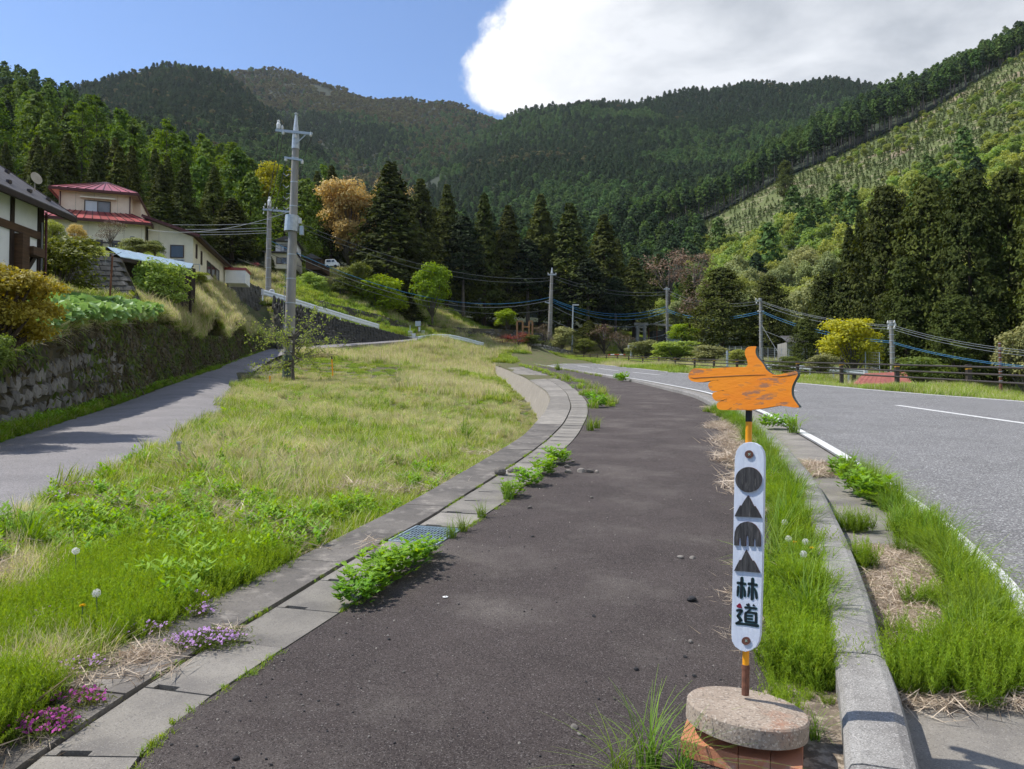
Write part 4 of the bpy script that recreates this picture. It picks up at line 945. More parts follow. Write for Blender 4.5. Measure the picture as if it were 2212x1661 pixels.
# the trees one can point at
EXT = {}
def extent(me):
    if me.name not in EXT:
        a = np.zeros(len(me.vertices)*3, np.float32); me.vertices.foreach_get('co', a); a = a.reshape(-1, 3)
        EXT[me.name] = (float(np.percentile(a[:, 2], 98.5 if 'cedar' in me.name else 99.7)), float(np.percentile(np.abs(a[:, 0]), 99.8)))
    return EXT[me.name]
def tree_at(px, top, bot, Z, pk, name, label, wpx=None, cat='tree', group=None, rz=None):
    c, t = P[pk]; g_ = W(px, bot, Z); h = (W(px, top, Z) - g_).z; hh, xm = extent(c)
    xs = xm; s = h / hh
    sx = s if wpx is None else (wpx*.60 / F * Z) / xs
    o = make_tree(name, name, label, cat, c, t, g_, rng.uniform(0, 6.28) if rz is None else rz, 1, 1, group); o.scale = (sx, sx, s); return o
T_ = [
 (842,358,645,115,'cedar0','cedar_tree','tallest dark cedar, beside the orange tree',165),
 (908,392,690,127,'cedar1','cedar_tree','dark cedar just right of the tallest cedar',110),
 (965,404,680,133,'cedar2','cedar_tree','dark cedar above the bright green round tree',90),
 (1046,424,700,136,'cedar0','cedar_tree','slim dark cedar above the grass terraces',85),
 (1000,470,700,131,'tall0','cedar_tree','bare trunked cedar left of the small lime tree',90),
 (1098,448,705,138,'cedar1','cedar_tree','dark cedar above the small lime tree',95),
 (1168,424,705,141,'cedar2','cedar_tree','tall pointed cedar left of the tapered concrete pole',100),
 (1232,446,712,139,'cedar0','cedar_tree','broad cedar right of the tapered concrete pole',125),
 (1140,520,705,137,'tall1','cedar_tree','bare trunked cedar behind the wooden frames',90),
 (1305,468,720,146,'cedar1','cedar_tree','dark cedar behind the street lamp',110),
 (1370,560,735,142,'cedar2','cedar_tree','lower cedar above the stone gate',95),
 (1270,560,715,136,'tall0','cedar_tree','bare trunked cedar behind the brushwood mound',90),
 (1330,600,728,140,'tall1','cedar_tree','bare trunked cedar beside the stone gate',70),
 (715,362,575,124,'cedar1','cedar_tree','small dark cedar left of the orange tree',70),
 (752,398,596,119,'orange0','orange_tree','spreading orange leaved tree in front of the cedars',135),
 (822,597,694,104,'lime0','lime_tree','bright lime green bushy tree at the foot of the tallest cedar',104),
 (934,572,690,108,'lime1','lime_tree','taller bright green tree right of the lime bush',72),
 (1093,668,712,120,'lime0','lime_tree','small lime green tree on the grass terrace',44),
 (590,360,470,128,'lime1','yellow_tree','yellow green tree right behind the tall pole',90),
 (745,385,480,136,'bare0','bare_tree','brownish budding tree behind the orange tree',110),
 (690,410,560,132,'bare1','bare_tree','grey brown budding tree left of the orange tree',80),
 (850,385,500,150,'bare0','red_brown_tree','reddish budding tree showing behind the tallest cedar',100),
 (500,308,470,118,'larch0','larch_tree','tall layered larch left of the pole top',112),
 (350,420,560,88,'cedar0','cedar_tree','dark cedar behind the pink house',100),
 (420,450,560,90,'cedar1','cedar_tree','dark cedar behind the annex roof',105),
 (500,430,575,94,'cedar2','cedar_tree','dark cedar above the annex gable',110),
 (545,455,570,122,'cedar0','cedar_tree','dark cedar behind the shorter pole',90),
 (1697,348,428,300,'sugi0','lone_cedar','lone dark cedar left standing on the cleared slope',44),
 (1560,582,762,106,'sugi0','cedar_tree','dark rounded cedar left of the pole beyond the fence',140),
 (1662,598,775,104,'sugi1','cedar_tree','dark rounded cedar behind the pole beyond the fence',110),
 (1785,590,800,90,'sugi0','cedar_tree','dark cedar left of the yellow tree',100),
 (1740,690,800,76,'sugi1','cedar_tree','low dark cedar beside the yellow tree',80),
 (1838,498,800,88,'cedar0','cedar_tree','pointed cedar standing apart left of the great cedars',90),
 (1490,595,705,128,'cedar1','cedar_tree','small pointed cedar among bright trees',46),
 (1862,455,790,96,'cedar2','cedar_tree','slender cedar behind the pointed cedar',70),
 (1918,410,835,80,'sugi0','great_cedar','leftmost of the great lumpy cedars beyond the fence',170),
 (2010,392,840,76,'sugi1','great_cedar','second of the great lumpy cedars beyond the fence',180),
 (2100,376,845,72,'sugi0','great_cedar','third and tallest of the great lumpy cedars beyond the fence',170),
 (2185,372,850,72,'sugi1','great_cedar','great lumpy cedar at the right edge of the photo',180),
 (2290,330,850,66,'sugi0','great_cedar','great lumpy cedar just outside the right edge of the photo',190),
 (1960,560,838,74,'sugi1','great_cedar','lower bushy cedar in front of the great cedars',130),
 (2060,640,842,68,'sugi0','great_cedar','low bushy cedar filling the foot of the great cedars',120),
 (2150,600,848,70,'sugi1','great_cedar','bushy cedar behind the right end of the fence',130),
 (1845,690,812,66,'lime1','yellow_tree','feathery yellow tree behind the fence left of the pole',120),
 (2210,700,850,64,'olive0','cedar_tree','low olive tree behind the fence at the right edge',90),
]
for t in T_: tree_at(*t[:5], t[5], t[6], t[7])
for o in COL.objects:
    if o.name.startswith('yellow_tree') or o.name.startswith('red_brown_tree'):
        for c in o.children:
            if c.name.startswith('crown'):
                c.data = c.data.copy(); c.data.materials[0] = M['leaf_yellow'] if o.name.startswith('yellow') else M['leaf_orange']
# ------------------------------------------------------------------ rubble and block walls
def stone_mesh(seed, material):
    r = np.random.default_rng(seed); b = MB(); n1, n2 = 7, 4; vs = []
    import bmesh
    bm = bmesh.new(); bmesh.ops.create_icosphere(bm, subdivisions=1, radius=.5)
    for v in bm.verts:
        c = v.co; c.x = max(-.42, min(.42, c.x*1.25)); c.z = max(-.40, min(.40, c.z*1.25)); c.y = max(-.33, c.y*.8)
        c += Vector(r.normal(0, .035, 3))
    me = bpy.data.meshes.new('stone'); bm.to_mesh(me); bm.free(); me.materials.append(material); return me
STONES = [stone_mesh(k, M['stone']) for k in range(7)]
def rubble(parent, foot, top, rows, width, single, keep=None, material=None, seed=3, bulge=.0):
    """foot, top: functions t in 0..1 -> point; single: stones as parts, else one joined part"""
    r = np.random.default_rng(seed); L_ = (foot(1) - foot(0)).length; cols = max(2, int(L_ / width)); b = MB(); cnt = 0
    V = []; N_ = 40
    for k in range(N_+1): V += [foot(k/N_), top(k/N_)]
    mb = MB(); mb.add(V, [(2*k, 2*k+2, 2*k+3, 2*k+1) for k in range(N_)]); mb.build('backing', M['joint'], parent)
    for c in range(cols):
        for q in range(rows):
            t = (c + .5 + (.25 if q % 2 else -.25) + r.uniform(-.15, .15)) / cols; v = (q + .5 + r.uniform(-.12, .12)) / rows
            if not 0 < t < 1: continue
            p = foot(t).lerp(top(t), v)
            if keep is not None and not keep(p, t, v, r): continue
            d = (foot(min(1, t+.01)) - foot(max(0, t-.01))).normalized(); n_ = Vector((d.y, -d.x, 0))
            h = (top(t) - foot(t)).length / rows
            Mx = Matrix((( d.x, -n_.x, 0), (d.y, -n_.y, 0), (d.z*.0, 0, 1))).to_4x4()
            Mx = Matrix.Translation(p) @ Mx @ Matrix.Rotation(r.uniform(-.35, .35), 4, 'Y') @ Matrix.Diagonal((width*r.uniform(.95, 1.35), .34*r.uniform(.7, 1.3), h*r.uniform(.95, 1.3), 1))
            if single and cnt < 290:
                o = link('stone', STONES[r.integers(7)], parent); o.matrix_world = Mx; o.matrix_parent_inverse = Matrix.Identity(4); cnt += 1
            else:
                me = STONES[r.integers(7)]; b.add([Mx @ v_.co for v_ in me.vertices], [tuple(p_.vertices) for p_ in me.polygons])
    if b.v: tag(b.build('stones', material or M['stone'], parent), kind='stuff')
def polyfn(pts):
    pts = [Vector(p) for p in pts]; s = [0]
    for a, c in zip(pts, pts[1:]): s.append(s[-1] + (c-a).length)
    def f(t):
        t = max(0, min(1, t)) * s[-1]
        for k in range(len(pts)-1):
            if t <= s[k+1] + 1e-9: return pts[k].lerp(pts[k+1], (t-s[k])/(s[k+1]-s[k]))
        return pts[-1].copy()
    return f
rw = thing('rubble_wall', 'old mossy rubble stone wall along the left side of the narrow lane', 'wall')
def lane_z(y): return float(hL(cW(y), y))
ftp = [Vector((float(cW(y))+.05, y, lane_z(y)-.25)) for y in np.linspace(7, 66, 40)]
tpp = [Vector((float(cW(y))-.28, y, float(wtop(y))-.02)) for y in np.linspace(7, 66, 40)]
def keep_near(p, t, v, r): 
    lim = np.clip((p.y - 17) / 14, 0, .93); return r.uniform() > lim and not (v > .72 and r.uniform() < .6)
rubble(rw, polyfn(ftp), polyfn(tpp), 6, .42, True, keep_near, seed=5)
tw = thing('terrace_wall', 'grey rubble wall below the wooden frames at the far bend', 'wall')
rubble(tw, polyfn([W(1068,763,112), W(1110,768,116), W(1180,768,121), W(1235,768,126)]), polyfn([W(1068,742,113), W(1110,738,117), W(1165,742,121), W(1235,758,126.5)]), 4, .75, False, seed=6)
tw = thing('terrace_wall', 'long low stone wall under the green terrace near the lime tree', 'wall')
rubble(tw, polyfn([W(905,722,109), W(1000,732,115), W(1100,732,119), W(1180,738,124)]), polyfn([W(905,700,110), W(1000,708,116), W(1100,712,120), W(1180,722,125)]), 4, .7, False, lambda p,t,v,r: r.uniform() < .5, seed=7, material=M['stone_dark'])
tw = thing('terrace_wall', 'dark stacked stone terrace wall right of the annex gable', 'wall')
rubble(tw, polyfn([W(485,668,70), W(570,690,80)]), polyfn([W(497,588,75), W(575,630,84)]), 7, .8, False, lambda p,t,v,r: r.uniform() < .8, seed=8, material=M['stone_dark'])
tw = thing('terrace_wall', 'mossy stone wall above the upper white guardrail', 'wall')
rubble(tw, polyfn([W(575,632,87), W(700,672,91), W(820,706,97), W(880,722,101)]), polyfn([W(575,612,88), W(700,652,92), W(820,680,98), W(885,702,102)]), 4, .7, False, lambda p,t,v,r: r.uniform() < .45, seed=9, material=M['stone_dark'])
# dark concrete face under the upper guardrail
dw = thing('stone_pitched_wall', 'dark stained retaining wall below the upper white guardrail', 'wall')
FO_ = [W(600,762,66.0), W(630,763,69.8), W(686,755,77.2), W(790,748,86.2), W(901,740,96.5)]; TO_ = [W(590,650,79.5), W(640,664,81), W(700,683,84), W(760,700,87.4), W(815,711,90.5), W(870,725,94), W(902,736,97)]
fo = polyfn(FO_); to = polyfn(TO_)
old_ = ([W(590,654,83), W(640,667,84.6), W(700,686,87.2), W(760,703,90.2), W(815,714,92.8), W(870,727,95.8), W(902,737.5,97.6)])
dark_poly = np.array([(p.x, p.y) for p in FO_] + [(p.x, p.y+3.0) for p in TO_[::-1]])
rubble(dw, fo, to, 9, .62, False, lambda p,t,v,r: True, seed=12, material=M['stone_dark'])
bw = thing('block_retaining_wall', 'dark weathered concrete block wall behind the television aerial', 'wall')
A0, A1, A2, A3 = W(120,660,30), W(296,648,31.5), W(254,556,32.3), W(110,540,30.8)
mb = MB(); off = Vector((.05,.25,0)); mb.add([A0+off, A1+off, A2+off, A3+off], [(0,1,2,3)]); mb.build('backing', M['joint'], bw)
for q in range(9):
    l = A0.lerp(A3, q/9); l2 = A0.lerp(A3, (q+1)/9); r1 = A1.lerp(A2, q/9); r2 = A1.lerp(A2, (q+1)/9); nb = 9
    for k in range(nb):
        ta = max(0, (k - (.5 if q % 2 else 0))/nb)+.004; tb = min(1, (k+1 - (.5 if q % 2 else 0))/nb)-.004
        p = [l.lerp(r1, ta), l.lerp(r1, tb), l2.lerp(r2, tb), l2.lerp(r2, ta)]; z_ = Vector((0,0,.012)); o_ = Vector((rng.uniform(-.01,.01), rng.uniform(-.03,.0), 0))
        mb = MB(); mb.prism([p[0]+z_+o_, p[1]+z_+o_, p[2]-z_+o_, p[3]-z_+o_], (.03,.22,0)); mb.build('block', M['block_wall'], bw)

# ------------------------------------------------------------------ buildings
def frame3(o, u):
    u = Vector(u); u.z = 0; u.normalize(); v = Vector((-u.y, u.x, 0)); m = Matrix(((u.x, v.x, 0, o[0]), (u.y, v.y, 0, o[1]), (0, 0, 1, o[2]), (0, 0, 0, 1))); return m
def window(parent, Mx, x0, x1, z0, z1, face='f', panes=2, frame='window_frame_brown', glass=('glass_white', 'curtain_grey'), sill=True, ft=.06):
    """window on the local y=0 face, facing -y"""
    b = MB(); d0, d1 = -.07, .01
    b.box(x0,x1,d0,d1,z0,z0+ft,0,Mx); b.box(x0,x1,d0,d1,z1-ft,z1,0,Mx); b.box(x0,x0+ft,d0+.003,d1,z0+ft,z1-ft,0,Mx); b.box(x1-ft,x1,d0+.003,d1,z0+ft,z1-ft,0,Mx)
    for k in range(1, panes): xm = x0+(x1-x0)*k/panes; b.box(xm-ft*.4,xm+ft*.4,d0+.006,d1,z0+ft,z1-ft,0,Mx)
    w = b.build('window', M[frame], parent)
    for k in range(panes):
        xa = x0+ft+(x1-x0-2*ft)*k/panes; xb = x0+ft+(x1-x0-2*ft)*(k+1)/panes; c = MB(); c.box(xa+.01,xb-.01,-.035+.012*(k%2),-.015,z0+ft,z1-ft,0,Mx); c.build('pane', M[glass[k % len(glass)]], w)
    return w
# timber-framed house at the left edge
th = thing('timber_house', 'white plastered house with dark timber framing and grey tiled roof at the left edge', 'house')
x0, y0, y1, zb, ze = -15.6, 14.0, 25.0, 4.6, 8.0
Mx = Matrix(((0, -1, 0, x0), (1, 0, 0, 0), (0, 0, 1, 0), (0, 0, 0, 1)))   # local x -> +Y, local y -> -X (into house)
b = MB(); b.box(y0,y1,.0,8,zb,ze+.35,0,Mx); 
b.build('wall', M['white_plaster'], th)
for yy, w in ((25.0-.11,.22),(23.5,.16),(22.0,.16),(20.2,.16)):
    b = MB(); b.box(yy-w/2,yy+w/2,-.05,.06,zb,ze+.2,0,Mx); b.build('post', M['dark_timber'], th)
b = MB(); b.box(-.02,8.02,-.11,.11,zb,ze+.3,0,Matrix.Translation((x0-8+.0, 25.0-.0, 0)) ); b.build('corner_board', M['dark_timber'], th)
b = MB(); b.box(y0,25.02,-.075,.04,7.02,7.26,0,Mx); b.build('beam', M['brown_timber'], th)
b = MB(); b.beam(Mx @ Vector((23.75,-.05,5.35)), Mx @ Vector((24.85,-.05,6.75)), .14, .10, up=(1,0,0)); b.build('brace', M['dark_timber'], th)
b = MB(); b.box(23.60,23.95,-.30,.02,4.8,6.95,0,Mx); b.box(23.95,24.55,-.42,.0,6.35,6.62,0,Mx); b.build('shutter_box', M['brown_timber'], th)
b = MB(); b.box(24.42,24.78,-.20,.0,5.3,5.85,0,Mx); mb_ = b.build('meter_box', M['plastic_beige'], th); b = MB(); b.box(24.5,24.7,-.215,-.19,5.6,5.78,0,Mx); b.build('display', M['glass_dark'], mb_)
b = MB(); b.tube([Mx @ Vector((24.88,-.10,7.6)), Mx @ Vector((24.88,-.10,5.2)), Mx @ Vector((24.6,-.12,5.1))], .028, 6); b.build('conduit', M['wire_grey'], th)
b = MB(); b.tube([Mx @ Vector((25.06,-.12,ze-.05)), Mx @ Vector((25.06,-.12,5.0))], .04, 8); b.build('downpipe', M['maroon_trim'], th)
# roof: slab from eave (X=-15.0) up to the ridge away from the lane, tiles as rows
sl = .67; ev = Vector((-15.0, 0, 8.0)); ya, yb = 13.2, 25.85
def rp(s, y, h=0.0): return Vector((-15.0 - s, y, 8.02 + s*sl + h))
b = MB(); b.prism([rp(-.02,ya,-.12), rp(4.4,ya,-.12), rp(4.4,yb,-.12), rp(-.02,yb,-.12)], (0,0,.10)); b.prism([rp(4.4,ya,-.12), rp(8.8,ya,-.12-4.4*sl*2), rp(8.8,yb,-.12-4.4*sl*2), rp(4.4,yb,-.12)], (0,0,.10)); b.build('roof', M['dark_timber'], th)
b = MB(); b.box(-15.06,-14.95,ya,yb,7.84,8.0); b.build('fascia', M['dark_timber'], th)
for k in range(14):
    s0, s1 = k*.315, k*.315+.33; b = MB()
    b.prism([rp(s0-.04,ya-.02,.012), rp(s1,ya-.02,.012), rp(s1,yb+.02,.012), rp(s0-.04,yb+.02,.012)], (0,0,.035)); b.build('tile_course', M['tile_roof'], th)
for k in range(11):
    for s in (.5, 1.9):
        y = 25.2 - k*1.0; b = MB(); b.box(-.05,.05,-.07,.07,0,.10,0,Matrix.Translation(rp(s,y,.05))); b.build('snow_guard', M['rail_brown'], th)
b = MB(); b.prism([rp(-.04,yb+.02,-.16), rp(4.4,yb+.02,-.16), rp(4.4,yb+.02,.07), rp(-.04,yb+.02,.07)], (0,.06,0)); b.build('bargeboard', M['dark_timber'], th)
b = MB(); b.lathe([(0,.0),(.12,.02),(.2,.07),(.21,.08)], 16, c=rp(1.1,25.4,.45), axis=Matrix.Rotation(rad(75),3,'Y') @ Matrix.Rotation(rad(20),3,'X')); b.tube([rp(1.1,25.4,.05), rp(1.1,25.4,.45)], .02, 6); b.build('satellite_dish', M['plastic_beige'], th)

# pink house with red metal roofs
ph = thing('red_roofed_house', 'two storey cream house with red metal roofs above the block wall', 'house')
u = Vector((4.9, 1.7, 0)).normalized(); v = Vector((-u.y, u.x, 0)); Ec = Vector((-28.8, 58, 0))
def hp(a, b_, z): return Ec - u*a + v*b_ + Vector((0, 0, z))          # a to the left along the front, b_ into depth
Mf = Matrix(((u.x, v.x, 0, Ec.x), (u.y, v.y, 0, Ec.y), (0,0,1,0), (0,0,0,1)))
ZU = 17.95; WU = 6.0; DU = 9.9; ZL = 15.45
b = MB(); b.box(-WU+.55,-.62,.6,DU-.6,ZL-.2,ZU-.05,0,Mf); b.box(-.62,-.05,2.2,DU-.7,ZL-.2,ZU-.05,0,Mf)
b.build('upper_wall', M['cream_wall'], ph)
b = MB(); b.box(-WU-2.4,.62,-1.0,DU+1.2,11.6,ZL-.08,0,Mf); b.build('lower_wall', M['yellow_wall'], ph)
for k in range(9):
    xk = -WU-2.0+k*1.2; b = MB(); b.box(xk,xk+.02,-1.006,-.99,11.6,ZL-.1,0,Mf); b.build('wall_joint', M['plastic_beige'], ph)
for xk in (-4.35, -3.1, -1.5):
    b = MB(); b.box(xk,xk+.02,.594,.61,ZL,ZU-.1,0,Mf); b.build('wall_joint', M['plastic_beige'], ph)
def hip(parent, x0, x1, y0, y1, z, rise, inset, th_, rmat, seams=.55):
    P0 = [(x0,y0,z),(x1,y0,z),(x1,y1,z),(x0,y1,z)]; w = (y1-y0)/2*inset; wx = (x1-x0)/2*inset
    Q = [(x0+wx,y0+w,z+rise),(x1-wx,y0+w,z+rise),(x1-wx,y1-w,z+rise),(x0+wx,y1-w,z+rise)]
    for k in range(4):
        j = (k+1) % 4; a, b_, c, d = Vector(P0[k]), Vector(P0[j]), Vector(Q[j]), Vector(Q[k])
        n = max(2, int((b_-a).length/seams)); 
        for q in range(n):
            t0, t1 = q/n, (q+1)/n; mb = MB()
            mb.prism([Mf @ a.lerp(b_,t0), Mf @ a.lerp(b_,t1), Mf @ d.lerp(c,t1), Mf @ d.lerp(c,t0)], (0,0,.05)); mb.build('roof_panel', M[rmat], parent)
            mb = MB(); mb.beam(Mf @ a.lerp(b_,t0)+Vector((0,0,.07)), Mf @ d.lerp(c,t0)+Vector((0,0,.07)), .05, .05); mb.build('seam', M['maroon_trim'], parent)
        mb = MB(); mb.beam(Mf @ (a+Vector((0,0,-.06))), Mf @ (b_+Vector((0,0,-.06))), .10, .2); mb.build('gutter', M['maroon_trim'], parent)
    mb = MB(); mb.add([Mf @ Vector(q) + Vector((0,0,.051)) for q in Q], [(0,1,2,3)]); mb.build('roof_top', M[rmat], parent)
    mb = MB(); mb.prism([Mf @ (Vector(q)+Vector((0,0,-.035))) for q in P0], (0,0,.02)); mb.build('soffit', M['soffit'], parent)
hip(ph, -WU, 0, 0, DU, ZU, 1.85, .95, .05, 'red_roof')
hip(ph, -WU-3.0, 1.15, -1.7, DU+1.8, ZL-.1, 1.05, .33, .05, 'red_roof')
Mw = Mf @ Matrix.Translation((0,.6,0))
window(ph, Mw, -3.75, -1.95, ZL+.72, ZL+1.85)
b = MB(); b.box(-4.0,-1.6,-.35,0,ZL+1.95,ZL+2.05,0,Mw); b.build('hood', M['yellow_wall'], ph)
b = MB(); b.box(-3.95,-1.75,-.12,0,ZL+.42,ZL+.66,0,Mw); b.build('window_sill', M['yellow_wall'], ph)
Ms = Mf @ Matrix(((0,-1,0,-.05),(1,0,0,0),(0,0,1,0),(0,0,0,1)))
window(ph, Ms, 4.6, 6.0, ZL+.2, ZL+1.9, panes=1, glass=('glass_dark',))
Mg = Mf @ Matrix.Translation((0,-1.0,0))
window(ph, Mg, -6.4, -5.0, 12.6, 14.2, glass=('curtain_grey', 'glass_white'))
window(ph, Mg, -3.9, -2.2, 12.7, 14.0, glass=('curtain_grey',)); window(ph, Mg, -1.6, -.9, 12.7, 14.0, panes=1, glass=('curtain_grey',))
for k in range(14):
    x = -4.1+k*.25; 
    if -2.3 < x < -1.5: continue
    b = MB(); b.box(x,x+.09,-.30,-.24,12.35,13.7,0,Mg); b.build('balcony_slat', M['rail_brown'], ph)
b = MB(); b.box(-4.15,-.8,-.32,-.22,13.7,13.82,0,Mg); b.build('balcony_rail', M['rail_brown'], ph)
b = MB(); b.box(-.35,-.05,-.05,0,14.1,14.4,0,Mg); b.build('vent', M['glass_dark'], ph)
b = MB(); b.tube([hp(.62,.55,ZU-.15), hp(.62,.55,ZL+.4)], .05, 6); b.tube([hp(5.35,.5,ZU-.15), hp(5.35,.5,ZL+.5)], .05, 6); b.build('downpipe', M['maroon_trim'], ph)
# annex with the long yellow side wall
ax = thing('annex', 'long cream annex with brown roof edge and row of windows beside the red roofed house', 'house')
c0 = W(425,508,58); c1 = W(497,580,71); v2 = Vector((c1.x-c0.x, c1.y-c0.y, 0)); LA = v2.length; v2.normalize(); u2 = Vector((v2.y, -v2.x, 0))
Ma = Matrix(((u2.x, v2.x, 0, c0.x), (u2.y, v2.y, 0, c0.y), (0,0,1,0), (0,0,0,1)))  # x right(-out), y along side
zt = c0.z; zb2 = 11.4
b = MB(); b.prism([Ma @ Vector(p) for p in ((-.35,.4,zb2),(-3.6,.4,zb2),(-3.6,.4,zt+1.1),(-.35,.4,zt-.05))], v2*(LA-.9)); b.build('wall', M['yellow_wall'], ax)
b = MB(); b.prism([Ma @ Vector(p) for p in ((.25,-.25,zt-.2),(-3.9,-.25,zt+1.2),(-3.9,-.25,zt+1.36),(.25,-.25,zt-.04))], v2*(LA+.2)); b.build('roof', M['maroon_trim'], ax)
b = MB(); b.beam(Ma @ Vector((.28,-.3,zt-.16)), Ma @ Vector((.28,LA,zt-.16)), .10, .16); b.build('gutter', M['dark_timber'], ax)
b = MB(); b.beam(Ma @ Vector((.28,-.28,zt-.1)), Ma @ Vector((-3.9,-.28,zt+1.3)), .10, .2); b.build('bargeboard', M['maroon_trim'], ax)
Mside = Ma @ Matrix.Translation((-.35,0,0)) @ Matrix(((0,-1,0,0),(1,0,0,0),(0,0,1,0),(0,0,0,1)))
for a0, a1, z0_, z1_ in ((1.2,1.6,13.2,14.3),(2.9,3.3,13.0,14.1),(5.1,6.5,12.75,13.75),(6.8,8.2,12.75,13.75),(8.5,9.9,12.75,13.75)):
    window(ax, Mside, a0, a1, z0_, z1_, panes=1, glass=('glass_dark',))
Mfr = Ma @ Matrix.Translation((0,.4,0))
window(ax, Mfr, -2.0, -1.0, 13.0, 14.0, panes=1, glass=('glass_dark',)); window(ax, Mfr, -2.2, -.95, 12.0, 12.9, panes=1, frame='galvanised', glass=('curtain_grey',))
b = MB(); b.box(-3.2,-2.4,-.03,0,11.6,13.8,0,Mfr); b.build('door', M['plastic_beige'], ax)
b = MB(); b.tube([Ma @ Vector((.1,LA-.6,zt-.2)), Ma @ Vector((-.25,LA-.6,zb2))], .05, 6); b.build('downpipe', M['dark_timber'], ax)
b = MB()
for x in (-.9,.35): b.tube([Mfr @ Vector((x,-.9,11.6)), Mfr @ Vector((x,-.9,12.4))], .03, 6)
b.tube([Mfr @ Vector((-.9,-.9,12.4)), Mfr @ Vector((.35,-.9,12.4))], .03, 6); b.build('hand_rail', M['galvanised'], ax)
b = MB(); b.box(-.2,1.6,LA-1.2,LA+1.2,13.0,14.2,0,Ma); b.build('end_gable', M['white_plaster'], ax)
b = MB(); b.box(-.25,1.65,LA-1.25,LA+1.25,14.2,14.45,0,Ma); b.build('end_roof', M['red_roof'], ax)
# open shed with rusty blue tin roof
sh = thing('lean_to_shed', 'open lean to shed with rusty pale blue tin roof in front of the annex', 'shed')
q = [W(238,536,36), W(282,545,38.5), W(420,574,42), W(395,578,38.5), W(268,560,35)]
r0, r1, r2, r3 = W(232,534,37), W(418,571,43), W(412,581,40), W(262,556,35)
for k in range(16):
    a, c = k/16, (k+1)/16; b = MB(); b.prism([r0.lerp(r1,a), r0.lerp(r1,c), r3.lerp(r2,c), r3.lerp(r2,a)], (0,0,.03 + .015*(k % 2))); b.build('roof_sheet', M['tin_blue'], sh)
for t in (0,.33,.66,1):
    p = r3.lerp(r2, t); b = MB(); b.beam(p, p-Vector((0,0,3.2)), .12, .12, up=(1,0,0)); b.build('post', M['dark_timber'], sh)
b = MB(); b.beam(r3-Vector((0,0,.1)), r2-Vector((0,0,.1)), .1, .18); b.beam(r0-Vector((0,.1,.1)), r1-Vector((0,.1,.1)), .1, .15); b.build('beam', M['dark_timber'], sh)
b = MB(); b.prism([r0+Vector((0,.2,-.2)), r1+Vector((0,.2,-.2)), r1+Vector((0,.2,-3.2)), r0+Vector((0,.2,-3.2))], (0,.1,0)); b.build('back_wall', M['dark_timber'], sh)
# distant village house and brown barn
vh = thing('village_house', 'white and brown two storey house far behind the poles', 'house')
o_ = W(607,572,100); Mv = Matrix.Translation(o_) @ Matrix.Rotation(rad(8),4,'Z'); k_ = 100/F
b = MB(); b.box(-34*k_,32*k_,0,6,-.5,26*k_,0,Mv); b.build('lower_wall', M['yellow_wall'], vh)
b = MB(); b.box(-13*k_,30*k_,.5,5.5,26*k_,52*k_,0,Mv); b.build('upper_wall', M['white_plaster'], vh)
b = MB(); b.prism([Mv @ Vector(p) for p in ((-18*k_,-.3,52*k_),(36*k_,-.3,52*k_),(9*k_,-.3,63*k_))], Mv.to_3x3() @ Vector((0,6.4,0))); b.build('roof', M['tile_roof'], vh)
b = MB(); b.box(-38*k_,35*k_,-.6,6,25*k_,27.5*k_,0,Mv); b.build('eave', M['tile_roof'], vh)
window(vh, Mv @ Matrix.Translation((0,.5,0)), -2*k_, 12*k_, 30*k_, 43*k_, glass=('glass_white','glass_dark')); window(vh, Mv, -10*k_, 30*k_, 2*k_, 16*k_, panes=4, glass=('curtain_grey','glass_dark'))
b = MB(); b.box(-13*k_,30*k_,.44,.5,44.5*k_,46*k_,0,Mv); b.box(14*k_,30*k_,.45,.5,28*k_,43*k_,0,Mv); b.build('timber_band', M['dark_timber'], vh)
bn = thing('brown_barn', 'low dark brown barn with shallow gable roof far behind the tall pole', 'barn')
o_ = W(678,574,101); Mv = Matrix.Translation(o_)
b = MB(); b.box(-18*k_,15*k_,0,5,-.5,17*k_,0,Mv); b.build('wall', M['brown_timber'], bn)
b = MB(); b.prism([Mv @ Vector(p) for p in ((-23*k_,-.5,16*k_),(20*k_,-.5,14*k_),(-4*k_,-.5,26*k_))], (0,6,0)); b.build('roof', M['tile_roof'], bn)
b = MB(); b.box(-4*k_,10*k_,-.05,.0,0,11*k_,0,Mv); b.build('door', M['dark_timber'], bn)
ev_ = thing('small_van', 'small white van parked beside the brown barn', 'van')
o_ = W(716,579,101); Mv = Matrix.Translation(o_) @ Matrix.Rotation(rad(-15),4,'Z')
b = MB(); b.prism([Mv @ Vector(p) for p in ((-1.0,0,.3),(1.0,0,.3),(1.0,0,.7),(.7,0,.78),(.4,0,1.2),(-.9,0,1.2),(-1.0,0,.8))], (0,.9,0)); b.build('body', M['sign_white'], ev_, bevel=.05)
b = MB(); b.box(-.75,-.1,-.012,.0,.82,1.12,0,Mv); b.box(0,.42,-.012,0,.82,1.08,0,Mv); b.build('side_window', M['glass_dark'], ev_)
for xx in (-.6,.6):
    b = MB(); b.lathe([(.2,-.06),(.22,0),(.2,.06)], 14, c=Mv @ Vector((xx,0,.22)), axis=Matrix.Rotation(rad(90),3,'X')); b.build('wheel', M['pole_black'], ev_)
